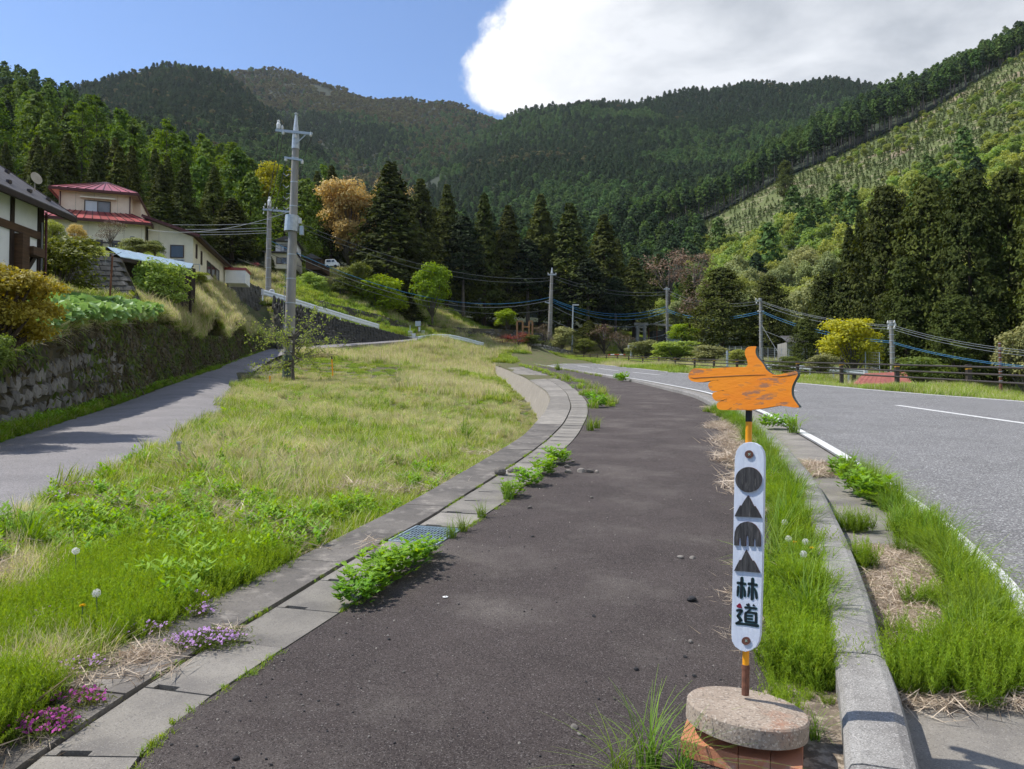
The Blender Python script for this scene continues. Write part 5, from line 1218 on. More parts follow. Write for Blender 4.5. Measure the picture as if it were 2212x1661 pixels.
# red-roofed building below the road
rr = thing('red_roof_building', 'low building below the road showing only its faded red corrugated roof', 'building')
a, c, d_, e_ = W(1866,808,50), W(1955,804,50), W(1972,830,46.5), W(1840,832,46.5)
for k in range(22):
    t, s = k/22, (k+1)/22; b = MB(); b.prism([a.lerp(c,t), a.lerp(c,s), e_.lerp(d_,s), e_.lerp(d_,t)], (0,0,.03+.02*(k%2))); b.build('roof_sheet', M['red_roof_old'], rr)
b = MB(); b.prism([c, d_, d_+Vector((0,0,-1.6)), c+Vector((0,1.5,-2.0))], (-.1,0,0)); b.prism([e_+Vector((0,.3,-.1)), d_+Vector((0,.3,-.1)), d_+Vector((0,.3,-2)), e_+Vector((0,.3,-2))], (0,.1,0)); b.build('wall', M['plastic_beige'], rr)
# shrine gate and roofed hut by the wood
to_ = thing('stone_gate', 'grey stone shrine gate at the edge of the dark wood', 'shrine gate'); Zt = 138
b = MB(); b.tube([W(1377,738,Zt), W(1378,700,Zt)], .32, 10); b.build('pillar', M['pole_concrete'], to_); b = MB(); b.tube([W(1393,738,Zt), W(1392,700,Zt)], .32, 10); b.build('pillar', M['pole_concrete'], to_)
b = MB(); b.beam(W(1370,700,Zt), W(1400,700,Zt), .5, .5); b.build('lintel', M['pole_concrete'], to_); b = MB(); b.beam(W(1373,707,Zt), W(1397,707,Zt), .3, .3); b.build('tie_beam', M['pole_concrete'], to_)
hu = thing('roofed_hut', 'open hut with pale brown roof beside the stone gate', 'hut'); o_ = W(1428,738,143); Mv = Matrix.Translation(o_); k_ = 143/F
b = MB(); b.prism([Mv @ Vector(p) for p in ((-30*k_,-1,36*k_),(32*k_,-1,30*k_),(32*k_,4,40*k_),(-30*k_,4,46*k_))], (0,0,.2)); b.build('roof', M['plastic_beige'], hu)
b = MB(); b.box(-18*k_,22*k_,0,3,0,24*k_,0,Mv); b.build('wall', M['block_wall'], hu)
for x in (-28,-10,10,28): b = MB(); b.box(x*k_-.1,x*k_+.1,-.6,-.4,0,34*k_,0,Mv); b.build('post', M['rust'], hu)
ps = thing('pale_shed', 'pale green corrugated shed half hidden by ivy behind the pole', 'shed'); o_ = W(1462,748,140); Mv = Matrix.Translation(o_) @ Matrix.Rotation(rad(-20),4,'Z'); k_ = 140/F
b = MB(); b.box(-20*k_,22*k_,0,3,0,20*k_,0,Mv); b.build('wall', M['galvanised'], ps); b = MB(); b.prism([Mv @ Vector(p) for p in ((-24*k_,-.4,19*k_),(26*k_,-.4,19*k_),(26*k_,3.5,27*k_),(-24*k_,3.5,27*k_))], (0,0,.1)); b.build('roof', M['tin_blue'], ps)
# pale cottage seen between the dark cedars
ct = thing('pale_cottage', 'small white cottage with grey roof showing between dark cedars beyond the fence', 'cottage'); o_ = W(1722,765,84); Mv = Matrix.Translation(o_); k_ = 84/F
b = MB(); b.box(-22*k_,22*k_,0,3,-1,26*k_,0,Mv); b.build('wall', M['pole_concrete'], ct); b = MB(); b.prism([Mv @ Vector(p) for p in ((-26*k_,-.5,25*k_),(26*k_,-.5,25*k_),(26*k_,1.5,42*k_),(-26*k_,1.5,42*k_))], (0,.1,.05)); b.build('roof', M['tile_roof'], ct)
window(ct, Mv, -6*k_, 4*k_, 8*k_, 18*k_, glass=('glass_dark',))
# new timber frames on the terrace
for xs_, Z_, lb in (((1117,1129), 118, 'pair of orange brown timber posts with a top beam left of the concrete pole'), ((1143,1150), 120, 'smaller orange brown timber frame just left of the concrete pole')):
    fr = thing('wooden_gateway', lb, 'timber frame')
    for x in xs_:
        b = MB(); b.beam(W(x,732,Z_), W(x,695,Z_), .28, .28, up=(1,0,0)); b.build('post', M['new_timber'], fr)
    b = MB(); b.beam(W(xs_[0]-1,694,Z_), W(xs_[1]+1,694,Z_), .28, .2); b.build('beam', M['new_timber'], fr)
fr = thing('timber_rail', 'low timber cross rail joining the two frames on the terrace', 'rail'); b = MB(); b.beam(W(1130,706,118.3), W(1143,706,119.6), .16, .2); b.build('beam', M['new_timber'], fr)

# ------------------------------------------------------------------ utility poles and wires
def pole(name, label, bx, by, tx, ty, Z, r0, r1, mat_='pole_concrete', foot=None, group=None):
    t = thing(name, label, 'utility pole', group=group); p0 = W(bx, by, Z); p1 = W(tx, ty, Z)
    b = MB(); b.tube([p0 - Vector((0,0,.6)), p0.lerp(p1,.5), p1], [r0, (r0+r1)/2, r1], 16); b.build('shaft', M[mat_], t, smooth=False)
    for k in np.linspace(.12, .95, 9):
        q = p0.lerp(p1, float(k)); rr_ = r0 + (r1-r0)*k; b = MB(); b.tube([q, q+Vector((0,0,.05))], rr_+.012, 12); b.build('band', M['galvanised'], t)
    for k in np.linspace(.35, .9, 12):
        q = p0.lerp(p1, float(k)); sgn = 1 if int(k*100) % 2 else -1; b = MB(); b.tube([q, q+Vector((sgn*(r0+.12),0,0))], .014, 5); b.build('step_bolt', M['galvanised'], t)
    return t, p0, p1
def insulator(p, parent, s=1.0):
    b = MB(); b.lathe([(.02,-.02),(.05,0),(.085,.02),(.05,.06),(.09,.09),(.05,.13),(.07,.16),(.03,.2),(.02,.24)], 10, c=p); o = b.build('insulator', M['insulator'], parent, smooth=True); return o
def arm(parent, a, c, w=.09, h=.10): b = MB(); b.beam(a, c, w, h); return b.build('cross_arm', M['galvanised'], parent)
pZ = 42
pt, p0, p1 = pole('utility_pole', 'tallest weathered concrete utility pole standing in the grass beside the lane', 622, 822, 638.5, 318, pZ, .315, .185)
b = MB(); b.tube([W(622,822,pZ), W(624,768,pZ)], [.322,.306], 16); b.build('painted_foot', M['pole_foot'], pt)
b = MB(); b.tube([p1-Vector((0,0,.1)), p1.lerp(W(640,246,pZ),.25), W(640,246,pZ)], [.22,.2,.06], 12); b.lathe([(.1,-.03),(.12,0),(.05,.05)], 8, c=W(640,246,pZ)); b.build('steel_top', M['galvanised'], pt)
arm(pt, W(598,284,pZ)-Vector((0,.2,0)), W(677,292,pZ)-Vector((0,.2,0)), .1, .14); arm(pt, W(617,343,pZ)-Vector((0,.22,0)), W(656,349,pZ)-Vector((0,.22,0)), .09, .11)
b = MB(); b.beam(W(664,292,pZ)-Vector((0,.2,0)), W(643,312,pZ)-Vector((0,.2,0)), .05, .05); b.build('brace', M['galvanised'], pt)
b = MB(); b.tube([W(629.5,500,pZ), W(631.5,466,pZ)], [.40,.38], 16); b.build('steel_sleeve', M['galvanised'], pt)
b = MB(); b.box(-.12,.12,-.1,.1,-.15,.15,0,Matrix.Translation(W(646,477,pZ))); b.build('junction_box', M['sign_white'], pt)
b = MB(); b.box(-.1,.1,-.1,.1,-.25,.25,0,Matrix.Translation(W(652,498,pZ))); b.build('junction_box', M['galvanised'], pt)
for x, y in ((603,281),(612,282),(614,293),(673,297),(640,300),(655,356),(620,350)): insulator(W(x,y,pZ)-Vector((0,.2,0)), pt)
b = MB(); b.lathe([(.02,0),(.10,.05),(.12,.3),(.07,.4),(.09,.5),(.02,.55)], 10, c=W(604,283,pZ)-Vector((0,.2,0))); b.build('arrester', M['insulator'], pt)
b = MB(); b.tube([W(628,505,pZ)-Vector((0,.4,0)), W(618,660,pZ)-Vector((0,.45,0)), W(610,800,pZ-1)], .014, 5); b.build('guy_wire', M['wire_grey'], pt)
for k, y in enumerate((380,405,430,452)):
    b = MB(); b.tube([W(632,y,pZ)-Vector((.1,.3,0)), W(622,y+4,pZ)-Vector((0,.3,0)), W(615,y-2,pZ)-Vector((0,.3,0))], .03, 6); b.build('cable_loop', M['wire_grey'], pt)
p2, q0, q1 = pole('utility_pole', 'shorter light grey utility pole at the left end of the upper guardrail', 579, 645, 582, 445, 84, .33, .23)
arm(p2, W(568,452,83.7), W(628,458,83.7), .12, .22)
for x, y in ((570,450),(573,444),(582,438),(583,446),(590,452),(598,452),(569,462)): insulator(W(x,y,83.6), p2); 
b = MB(); b.lathe([(.02,0),(.2,.1),(.22,.6),(.12,.8),(.18,1.0),(.03,1.1)], 10, c=W(582,446,84)); b.build('arrester', M['insulator'], p2)
p3, _, _ = pole('utility_pole', 'tapered concrete utility pole standing among scrub left of the street lamp', 1187, 741, 1192, 590, 131, .42, .25)
b = MB(); b.tube([W(1192,592,131), W(1192.5,578,131)], [.25,.08], 8); b.build('steel_top', M['galvanised'], p3); arm(p3, W(1183,593,130.7), W(1202,593,130.7), .15, .25); arm(p3, W(1177,652,130.7), W(1188,655,130.7), .12, .2); insulator(W(1184,592,130.6), p3); insulator(W(1201,592,130.6), p3)
p4, _, _ = pole('utility_pole', 'slim utility pole in front of the roofed hut', 1442, 745, 1440.5, 620, 138, .30, .22); arm(p4, W(1434,624,137.7), W(1447,624,137.7), .12, .2)
p5, _, _ = pole('utility_pole', 'utility pole before dark rounded cedars, above the pointing hand', 1645, 785, 1643, 644, 92, .26, .18); arm(p5, W(1632,649,91.8), W(1644,649,91.8), .1, .15); arm(p5, W(1637,672,91.8), W(1650,672,91.8), .1, .15)
for x, y in ((1633,648),(1637,652),(1634,656),(1640,648),(1638,674),(1642,676)): insulator(W(x,y,91.6), p5)
p6, _, _ = pole('utility_pole', 'utility pole right of the yellow tree behind the brown fence', 1929, 815, 1925, 692, 60, .20, .15); arm(p6, W(1918,702,59.8), W(1933,702,59.8), .1, .12)
for x, y in ((1918,699),(1920,706),(1932,698),(1934,704),(1932,710),(1919,712)): insulator(W(x,y,59.6), p6)
p7, _, _ = pole('utility_pole', 'thin brown pole standing against the great dark cedars', 2162, 835, 2159, 738, 58, .12, .09, mat_='rust')
p8, _, _ = pole('utility_pole', 'thin yard pole between the round lime bush and the dark cedars', 526, 556, 525, 486, 100, .13, .10)
p9, _, _ = pole('steel_post', 'short steel post behind the brown fence left of the hand thumb', 1571, 800, 1571, 757, 70, .10, .10, mat_='galvanised')
wires_n = 0
def wire(a, c, sag, r, mat_, label, group):
    pts = []
    for k in range(17): t = k/16; p = a.lerp(c, t); p = p - Vector((0,0,4*sag*t*(1-t))); pts.append(p)
    b = MB(); b.tube(pts, r, 4, caps=False); o = b.build('overhead_wire', M[mat_], None); tag(o, label, 'wire', group)
g1, g2, g3, g4, g5, g6 = 'wires between the two left poles', 'wires running left from the shorter pole', 'wires from the left poles to the scrub pole', 'wires right of the scrub pole', 'wires between the poles beyond the fence', 'wires leaving the right edge'
for x, y, x2, y2 in ((603,290,570,447),(612,292,576,452),(617,350,578,462),(673,297,590,452),(655,356,598,454)): wire(W(x,y,pZ-.2), W(x2,y2,83.7), 1.0, .022, 'wire_dark', 'dark cable slanting from the tall pole to the shorter pole', g1)
for y, y2 in ((482,478),(492,486),(498,492),(503,500)): wire(W(578,y,84), W(-60,y2-30,75), .8, .03, 'wire_grey', 'thin grey wire running left over the annex roof', g2)
wire(W(632,455,pZ), W(320,496,56), .6, .016, 'wire_grey', 'service wire from the tall pole to the annex', None)
for y, y2, s, m_ in ((455,600,2.5,'wire_dark'),(462,606,2.8,'wire_dark'),(520,642,3.5,'wire_blue'),(528,648,3.6,'wire_grey'),(548,668,3.0,'wire_dark')): wire(W(584,y,84), W(1189,y2,131), s, .035, m_, 'long wire crossing in front of the cedars', g3)
for y, y2, s, m_ in ((594,630,1.2,'wire_dark'),(600,636,1.3,'wire_dark'),(645,662,2.0,'wire_blue'),(648,668,2.0,'wire_blue'),(652,674,2.2,'wire_blue'),(660,690,2.4,'wire_grey')): wire(W(1192,y,131), W(1440,y2,138), s, .04, m_, 'wire between the scrub pole and the hut pole', g4)
wire(W(1190,690,131), W(1440,722,138), 2.0, .04, 'wire_grey', 'lowest wire behind the street lamp', None)
for y, y2, m_ in ((626,650,'wire_dark'),(632,656,'wire_dark'),(668,672,'wire_blue'),(672,676,'wire_blue')): wire(W(1441,y,138), W(1643,y2,92), 1.2, .03, m_, 'wire between the hut pole and the pole above the hand', g5)
for y, y2, m_, s in ((650,703,'wire_grey',.5),(653,706,'wire_grey',.5),(658,711,'wire_grey',.6),(671,737,'wire_blue',.6),(674,740,'wire_blue',.7),(712,806,'wire_grey',.2)): wire(W(1645,y,92), W(1926,y2,60), s, .016, m_, 'wire between the two poles beyond the fence', g5)
for y, y2, m_ in ((702,764,'wire_grey'),(706,769,'wire_grey'),(711,776,'wire_grey'),(738,797,'wire_blue'),(741,800,'wire_blue')): wire(W(1927,y,60), W(2300,y2,42), .35, .013, m_, 'wire leaving to the right in front of the great cedars', g6)
wire(W(1644,700,92), W(1700,790,84), .1, .02, 'wire_grey', 'stay wire slanting down from the pole above the hand', None)
# street lamp
la = thing('street_lamp', 'slender grey street lamp beside the far road bend', 'street lamp'); a = W(1235,774,127); c = W(1238,659,127)
b = MB(); b.tube([a-Vector((0,0,.3)), c], [.16,.11], 10); b.build('pole', M['galvanised'], la); b = MB(); b.box(-.1,.95,-.16,.16,-.06,.12,0,Matrix.Translation(c)); b.build('lamp_head', M['sign_white'], la); b = MB(); b.box(.3,.85,-.12,.12,-.09,-.05,0,Matrix.Translation(c)); b.build('diffuser', M['glass_white'], la)

# ------------------------------------------------------------------ guardrails, fences, small roadside things
def guardrail(label, pts, h, cols_='rail_white', post_every=3.2, lowp=.62, rails=1, name='guardrail'):
    t = thing(name, label, 'guardrail'); f = polyfn(pts); L_ = sum(((Vector(pts[k+1])-Vector(pts[k])).length for k in range(len(pts)-1))); n = max(2, round(L_/post_every))
    prof = [(0,0),(-.045,.04),(-.06,.10),(-.045,.16),(0,.20),(0,.24),(-.045,.28),(-.06,.34),(-.045,.40),(0,.44)]; k_ = h/.44
    for q in range(n):
        vs = []; fs = []
        for s in (0, 1):
            p = f((q+s)/n); d = (f(min(1,(q+s)/n+.01)) - f(max(0,(q+s)/n-.01))).normalized(); nn = Vector((d.y,-d.x,0)).normalized()
            for pr in prof: vs.append(p - nn*pr[0] + Vector((0,0,(pr[1]-.44)*k_)))
        m_ = len(prof); fs = [(r, r+1, m_+r+1, m_+r) for r in range(m_-1)]; b = MB(); b.add(vs, fs); o = b.build('beam', M[cols_], t); sol = o.modifiers.new('s', 'SOLIDIFY'); sol.thickness = .012
    for q in range(n+1):
        p = f(q/n); b = MB(); b.tube([p+Vector((0,.1,.03)), p+Vector((0,.1,-h-lowp))], .07, 8); b.build('post', M[cols_], t)
    e = f(0) if pts[0][0] < pts[-1][0] else f(1)
    for e in (f(0), f(1)):
        b = MB(); b.box(-.12,.12,-.06,.06,-h*1.05,.03,0,Matrix.Translation(e)); b.build('end_piece', M['sign_white'], t)
    return t
guardrail('long white guardrail sloping down above the dark stained wall', [W(567,625,79.2), W(640,646,80.7), W(700,665,83.6), W(760,683,87), W(817,700,91)], .56)
guardrail('arched white guardrail at the end of the narrow lane', [W(901,727,98), W(920,723.5,99.5), W(942,721.5,101), W(971,722.5,103), W(1000,728,105), W(1044,740,108)], .54, post_every=1.7)
guardrail('grey guardrail of a lower road beyond the brown fence', [W(1478,779,110), W(1560,783,95), W(1640,786,82), W(1720,789,70), W(1800,793,60), W(1870,799,54)], .36, cols_='galvanised', post_every=3.0, lowp=.9)
fc = thing('brown_fence', 'dark brown pipe fence with three rails and orange reflector bands along the road', 'fence')
fp = [(float(cF(y)), y) for y in (8, 14, 19.5, 25)] + [(G(x, y).x, G(x, y).y) for x, y in ((2093,844),(1938,832),(1818,823))]
fp += [(float(cF(y)), y) for y in (48.5,55,61,67.5,74,81,88,95,101,106,110,113.5,116.5,119,121.5,124,126)]
FZ = lambda x, y: float(zr(y)) + .02
for k, (x, y) in enumerate(fp):
    z = FZ(x, y); b = MB(); b.box(-.085,.085,-.085,.085,-.5,1.02,0,Matrix.Translation((x,y,z))); o = b.build('post', M['rail_brown'], fc); b = MB(); b.box(-.095,.095,-.095,.095,1.02,1.07,0,Matrix.Translation((x,y,z))); b.build('cap', M['rail_brown'], o)
    b = MB(); b.box(-.089,.089,-.089,.089,.86,.91,0,Matrix.Translation((x,y,z))); b.build('reflector', M['reflector'], o)
    if k < len(fp)-1:
        x2, y2 = fp[k+1]; z2 = FZ(x2, y2)
        for hh in (.97,.69,.40):
            b = MB(); b.tube([(x-.10,y,z+hh), (x2-.10,y2,z2+hh)], .042, 8); b.build('rail', M['rail_brown'], fc)
nf = thing('chain_link_fence', 'tall grey chain link fence among the trees beyond the brown fence', 'fence')
nfp = [W(1488,760,120), W(1560,764,105), W(1640,770,92), W(1720,776,80), W(1800,782,70), W(1900,790,62)]
f = polyfn(nfp); b2 = MB(); nn_ = 26; Hn = 2.1
for k in range(nn_+1):
    p = f(k/nn_); b = MB(); b.tube([p-Vector((0,0,1.0)), p+Vector((0,0,Hn-1))], .035, 6); b.build('post', M['galvanised'], nf)
for hh in np.linspace(-.9, Hn-1.02, 9): b2.tube([f(k/20)+Vector((0,0,float(hh))) for k in range(21)], .008, 3, caps=False)
for k in range(200): p = f(k/200); b2.tube([p-Vector((0,0,.95)), p+Vector((0,0,Hn-1.02))], .006, 3, caps=False)
tag(b2.build('netting', M['wire_grey'], nf), kind='stuff')
for x, lb in ((1315,'left one of two low red and white barrier frames by the far bend'), (1334,'right one of two low red and white barrier frames by the far bend')):
    t = thing('barrier_frame', lb, 'barrier'); Z_ = 124; b = MB(); b.tube([W(x,775,Z_), W(x,766,Z_), W(x+16,766,Z_), W(x+16,775,Z_)], .09, 6); b.build('hoop', M['paint_red'], t); b = MB(); b.tube([W(x+4,766,Z_-.1), W(x+12,766,Z_-.1)], .10, 6); b.build('white_band', M['sign_white'], t)
t = thing('solar_sign', 'small square panel on a short thick post by the far barriers', 'sign'); b = MB(); b.tube([W(1364,775,122), W(1364,756,122)], .22, 8); b.build('post', M['galvanised'], t); b = MB(); b.box(-.65,.65,-.08,.08,-.42,.42,0,Matrix.Translation(W(1365,751,122))); b.build('panel', M['sign_white'], t); b = MB(); b.box(-.5,.5,-.10,-.07,-.26,.26,0,Matrix.Translation(W(1365,751,122))); b.build('cell', M['curtain_grey'], t)
t = thing('stair_railing', 'black railings of the steps beside the square panel', 'railing')
for (ax_, ay, bx_, by_) in ((1368,767,1402,760),(1404,762,1436,780)):
    for dy in (0, 4.5, 9): b = MB(); b.beam(W(ax_,ay+dy,121), W(bx_,by_+dy,118), .09, .09); b.build('rail', M['rail_brown'], t)
    for k in range(5): p = W(ax_,ay,121).lerp(W(bx_,by_,118), k/4); b = MB(); b.beam(p+Vector((0,0,.05)), p-Vector((0,0,1.0)), .1, .1, up=(1,0,0)); b.build('post', M['rail_brown'], t)
# notice boards at the junction
def notice(label, x, y0, y1, Z, panels, postm='galvanised'):
    t = thing('road_sign', label, 'sign'); b = MB(); b.tube([W(x,y0,Z), W(x,y1,Z)], .05, 6); b.build('post', M[postm], t)
    for (cx, cy, w, h, m_, marks) in panels:
        k = Z/F; c = W(cx, cy, Z-.1); b = MB(); b.box(-w*k/2,w*k/2,-.03,.03,-h*k/2,h*k/2,0,Matrix.Translation(c)); p = b.build('panel', M[m_], t)
        for (mx, my, mw, mh, mm) in marks:
            b = MB(); b.box((mx-mw/2)*k,(mx+mw/2)*k,-.04,-.028,(my-mh/2)*k,(my+mh/2)*k,0,Matrix.Translation(c)); b.build('mark', M[mm], p)
notice('post with two small white plates with dark lettering at the lane junction', 886, 742, 702, 98, [(886,719,9,9,'sign_white',[(-2.2,.5,1.6,4,'curtain_grey'),(0,.5,1.4,4,'curtain_grey'),(2.4,.5,1.6,4,'curtain_grey')]), (886,729,9,8,'sign_white',[(-2,0,1.6,2,'curtain_grey'),(1.5,0,2.5,2,'curtain_grey')])])
notice('leaning white board with a red mark at the lane junction', 894, 740, 728, 97.5, [(894,729,7.5,18,'sign_white',[(0,-4,4,5,'sign_red'),(0,-7,2,3,'ink_red')])])
notice('grey backed square sign with a small mirror on a thin post', 903, 728, 698, 100, [(903,699,12,11,'galvanised',[]), (906,711,4,9,'sign_white',[])], 'rust')
notice('small white marker board behind the arched guardrail', 914, 735, 718, 101, [(912,718,3,9,'sign_white',[]), (916,718,3,9,'sign_white',[])])
t = thing('convex_mirror', 'round white backed traffic mirror on a rusty post beside the shorter pole', 'mirror'); b = MB(); b.lathe([(.02,-.02),(.3,-.03),(.34,.0),(.3,.03)], 20, c=W(587,631,83.5), axis=Matrix.Rotation(rad(90),3,'X')); b.build('mirror', M['sign_white'], t); b = MB(); b.tube([W(586,631,83.3), W(586,655,83.3)], .06, 8); b.build('post', M['rust'], t)
# television aerial on a leaning mast
t = thing('television_aerial', 'rusty television aerial on a leaning mast before the block wall', 'aerial'); Zq = 27.5
b = MB(); b.tube([W(237,655,Zq), W(240,600,Zq), W(243,550,Zq)], .035, 6); b.build('mast', M['rust'], t)
b = MB(); b.tube([W(243,552,Zq-.1), W(262,545,Zq-.3)], .012, 5); b.tube([W(228,552,Zq), W(228,572,Zq)], .012, 5); b.build('boom', M['wire_grey'], t)
for k in range(6): y = 548+k*4.5; b = MB(); b.tube([W(229,y,Zq), W(246-k,y+1,Zq)], .012, 5); b.build('element', M['wire_grey'], t)
# yellow and black marker stake, small ones
t = thing('marker_stake', 'thin orange and black marker stake in the grass right of the tall pole', 'stake'); Z_ = 37; b = MB(); b.tube([W(719,812,Z_), W(717,776,Z_)], .035, 6); b.build('stake', M['pole_yellow'], t); b = MB(); b.tube([W(717,776,Z_), W(716.8,769,Z_)], [.04,.02], 6); b.build('tip', M['pole_black'], t)
t = thing('marker_stake', 'short orange marker at the lane edge left of the tall pole', 'stake'); b = MB(); b.tube([W(583,826,36), W(583,812,36)], .04, 6); b.build('stake', M['pole_yellow'], t)
t = thing('wooden_peg', 'short grey wooden peg at the grass edge of the lane', 'peg'); q = G(386,1010); b = MB(); b.beam(q-Vector((0,0,.2)), q+Vector((0,0,.32)), .035, .035, up=(1,0,0)); b.build('peg', M['pole_concrete'], t); b = MB(); b.box(-.025,.025,-.025,.025,.32,.345,0,Matrix.Translation(q)); b.build('cap', M['galvanised'], t)
# ------------------------------------------------------------------ the hand-shaped sign on its disc
def dz(x, y, x0, y0, s): return ((x0 + s*x)/1.852, (y0 + s*y)/1.852)   # photo detail coordinates -> photo coordinates
sg = thing('hand_signpost', 'orange pointing hand sign above a white board with dark symbols on a round concrete foot', 'sign')
pb = G(1610, 1501, .172); pY = pb.y; ptop = W(1619, 800, pY)
def along_pole(py_): 
    t = (py_ - 1501)/(800-1501); return pb.lerp(ptop, t)
def seg(y0, y1, m_, nm, r=.0125): b = MB(); b.tube([along_pole(y0), along_pole(y1)], r, 14); b.build(nm, M[m_], sg, smooth=False)
seg(1501, 1436, 'rust', 'pole_foot', .0145); b = MB(); b.tube([along_pole(1445), along_pole(1441)], .0165, 14); b.build('weld_ring', M['rust'], sg)
seg(1436, 912, 'pole_yellow', 'pole'); seg(912, 888, 'pole_black', 'pole_band', .0128); seg(888, 800, 'pole_yellow', 'pole_top')
TH = rad(40); nB = Vector((-math.sin(TH), -math.cos(TH), 0)); uB = Vector((math.cos(TH), -math.sin(TH), 0)); lean = (ptop - pb).normalized()
def onb(px, py, d=0.0):
    """point of the board plane seen at a photo pixel; d = distance in front of the pole axis"""
    a, b_ = ray(px, py); o = Vector((0, 0, CH)); dr = Vector((a, 1, b_)); P0 = along_pole(1180) + nB*d
    n_ = (nB - lean*nB.dot(lean)).normalized(); t = (P0 - o).dot(n_) / dr.dot(n_); return o + dr*t
nL = (nB - lean*nB.dot(lean)).normalized()
def smooth_closed(pts, k=3, corner=()):
    out = []; n = len(pts)
    for i in range(n):
        p0, p1, p2, p3 = (np.array(pts[(i+j-1) % n], float) for j in range(4))
        if i in corner or (i+1) % n in corner: out.append(tuple(p1)); out.append(tuple((p1+p2)/2)); continue
        for q in range(k):
            t = q/k; out.append(tuple(.5*((2*p1)+(-p0+p2)*t+(2*p0-5*p1+4*p2-p3)*t*t+(-p0+3*p1-3*p2+p3)*t**3)))
    return out
hand = [(60,590),(75,540),(115,480),(200,455),(330,462),(480,460),(620,448),(850,436),(1000,434),(1075,432),(1110,385),(1095,300),(1065,225),(1062,150),(1095,95),(1150,72),(1225,68),(1268,74),(1252,120),(1252,190),(1285,265),(1345,330),(1400,400),(1440,475),(1510,535),(1590,570),(1680,565),(1790,540),(1900,518),(1965,512),(1995,535),(1990,590),(1940,680),(1900,770),(1888,860),(1900,950),(1950,1040),(2000,1105),(2022,1140),(1990,1152),(1900,1148),(1800,1130),(1700,1122),(1580,1132),(1400,1165),(1200,1190),(950,1195),(700,1195),(610,1188),(570,1150),(562,1105),(585,1060),(640,1040),(690,1025),(720,1008),(660,1022),(600,1042),(545,1032),(500,990),(482,935),(500,890),(560,872),(620,860),(650,848),(590,862),(500,862),(440,830),(414,780),(416,735),(445,695),(500,678),(560,668),(480,675),(400,688),(300,702),(200,700),(115,680),(72,640)]
hp_ = [dz(x, y, 2740, 1370, .22604) for x, y in hand]
hp_ = smooth_closed(hp_, 2)
b = MB(); fr = [onb(x, y, .034) for x, y in hp_]; b.prism(fr, -nL*.026, 0, 1); o = b.build('hand_board', [M['orange_paint'], M['board_edge']], sg, bevel=.0012)
# grain crack across the fingers
for pl in ([(100,620),(160,632),(260,622),(480,612),(700,600),(900,588),(1150,578),(1430,572)], [(1550,600),(1700,600),(1850,580),(1970,560)], [(560,668),(590,660)], [(650,848),(690,846)], [(720,1008),(745,1000)], [(760,1192),(825,1150)]):
    b = MB(); pp = [onb(*dz(x, y, 2740, 1370, .22604), .0345) for x, y in pl]; b.tube(pp, [.0006]+[.0012]*(len(pp)-2)+[.0006], 4); b.build('crack', M['rust'], sg)
bo = [(1587,990),(1590,975),(1597,964),(1607,957),(1618,955),(1631,957),(1642,964),(1649,976),(1651,992),(1649,1100),(1646,1250),(1642,1372),(1639,1387),(1633,1398),(1622,1405),(1611,1408),(1599,1405),(1588,1397),(1581,1385),(1579.5,1370),(1582,1250),(1585,1100)]
b = MB(); fr = [onb(x, y, .034) for x, y in bo]; b.prism(fr, -nL*.018, 0, 0); o = b.build('name_board', M['board_white'], sg, bevel=.0015)
def plate(nm, pts, h, m_, edge=None, d=.0345): 
    b = MB(); fr = [onb(x, y, d) for x, y in pts]; b.prism(fr, nL*h, 0, 0 if edge is None else 1); return b.build(nm, [M[m_]] + ([M[edge]] if edge else []), sg)
cx, cy = dz(297, 487, 2900, 1760, .3249)
plate('round_symbol', [(cx+28.2*math.cos(a), cy+27.2*math.sin(a)) for a in np.linspace(0, 6.283, 41)[:-1]], .006, 'charred_wood', 'washer_brown')
plate('peak_symbol', [dz(x, y, 2900, 1760, .3249) for x, y in ((125,938),(160,865),(193,803),(204,812),(214,798),(245,745),(268,712),(290,680),(312,715),(330,748),(350,795),(366,815),(378,812),(410,862),(457,957),(330,948),(210,942))], .006, 'charred_wood', 'washer_brown')
plate('comb_symbol', [dz(x, y, 2900, 1760, .3249) for x, y in ((120,1295),(121,1200),(128,1130),(150,1072),(196,1025),(240,1008),(285,1003),(335,1015),(382,1045),(415,1088),(438,1140),(445,1200),(445,1312),(388,1310),(386,1240),(380,1218),(371,1211),(361,1222),(357,1245),(355,1308),(301,1305),(299,1210),(293,1182),(282,1172),(271,1180),(267,1200),(262,1305),(205,1302),(203,1230),(197,1207),(188,1202),(178,1210),(174,1235),(172,1297))], .006, 'charred_wood', 'washer_brown')
plate('peak_symbol', [dz(x, y, 2900, 1760, .3249) for x, y in ((119,1608),(150,1545),(186,1474),(206,1478),(222,1445),(245,1395),(268,1348),(300,1412),(325,1455),(346,1492),(358,1482),(380,1515),(405,1565),(436,1632),(300,1620))], .006, 'charred_wood', 'washer_brown')
for x, y in ((dz(301,176,2900,1760,.3249)), (1612,1384)):
    w_ = plate('washer', [(x+9.0*math.cos(a), y+8.6*math.sin(a)) for a in np.linspace(0, 6.283, 25)[:-1]], .005, 'washer_brown')
    for an in (.75, 2.3):
        b = MB(); b.beam(onb(x-3.2*math.cos(an), y-3.2*math.sin(an), .040), onb(x+3.2*math.cos(an), y+3.2*math.sin(an), .040), .0026, .0016, up=nL); b.build('screw', M['screw_steel'], w_)
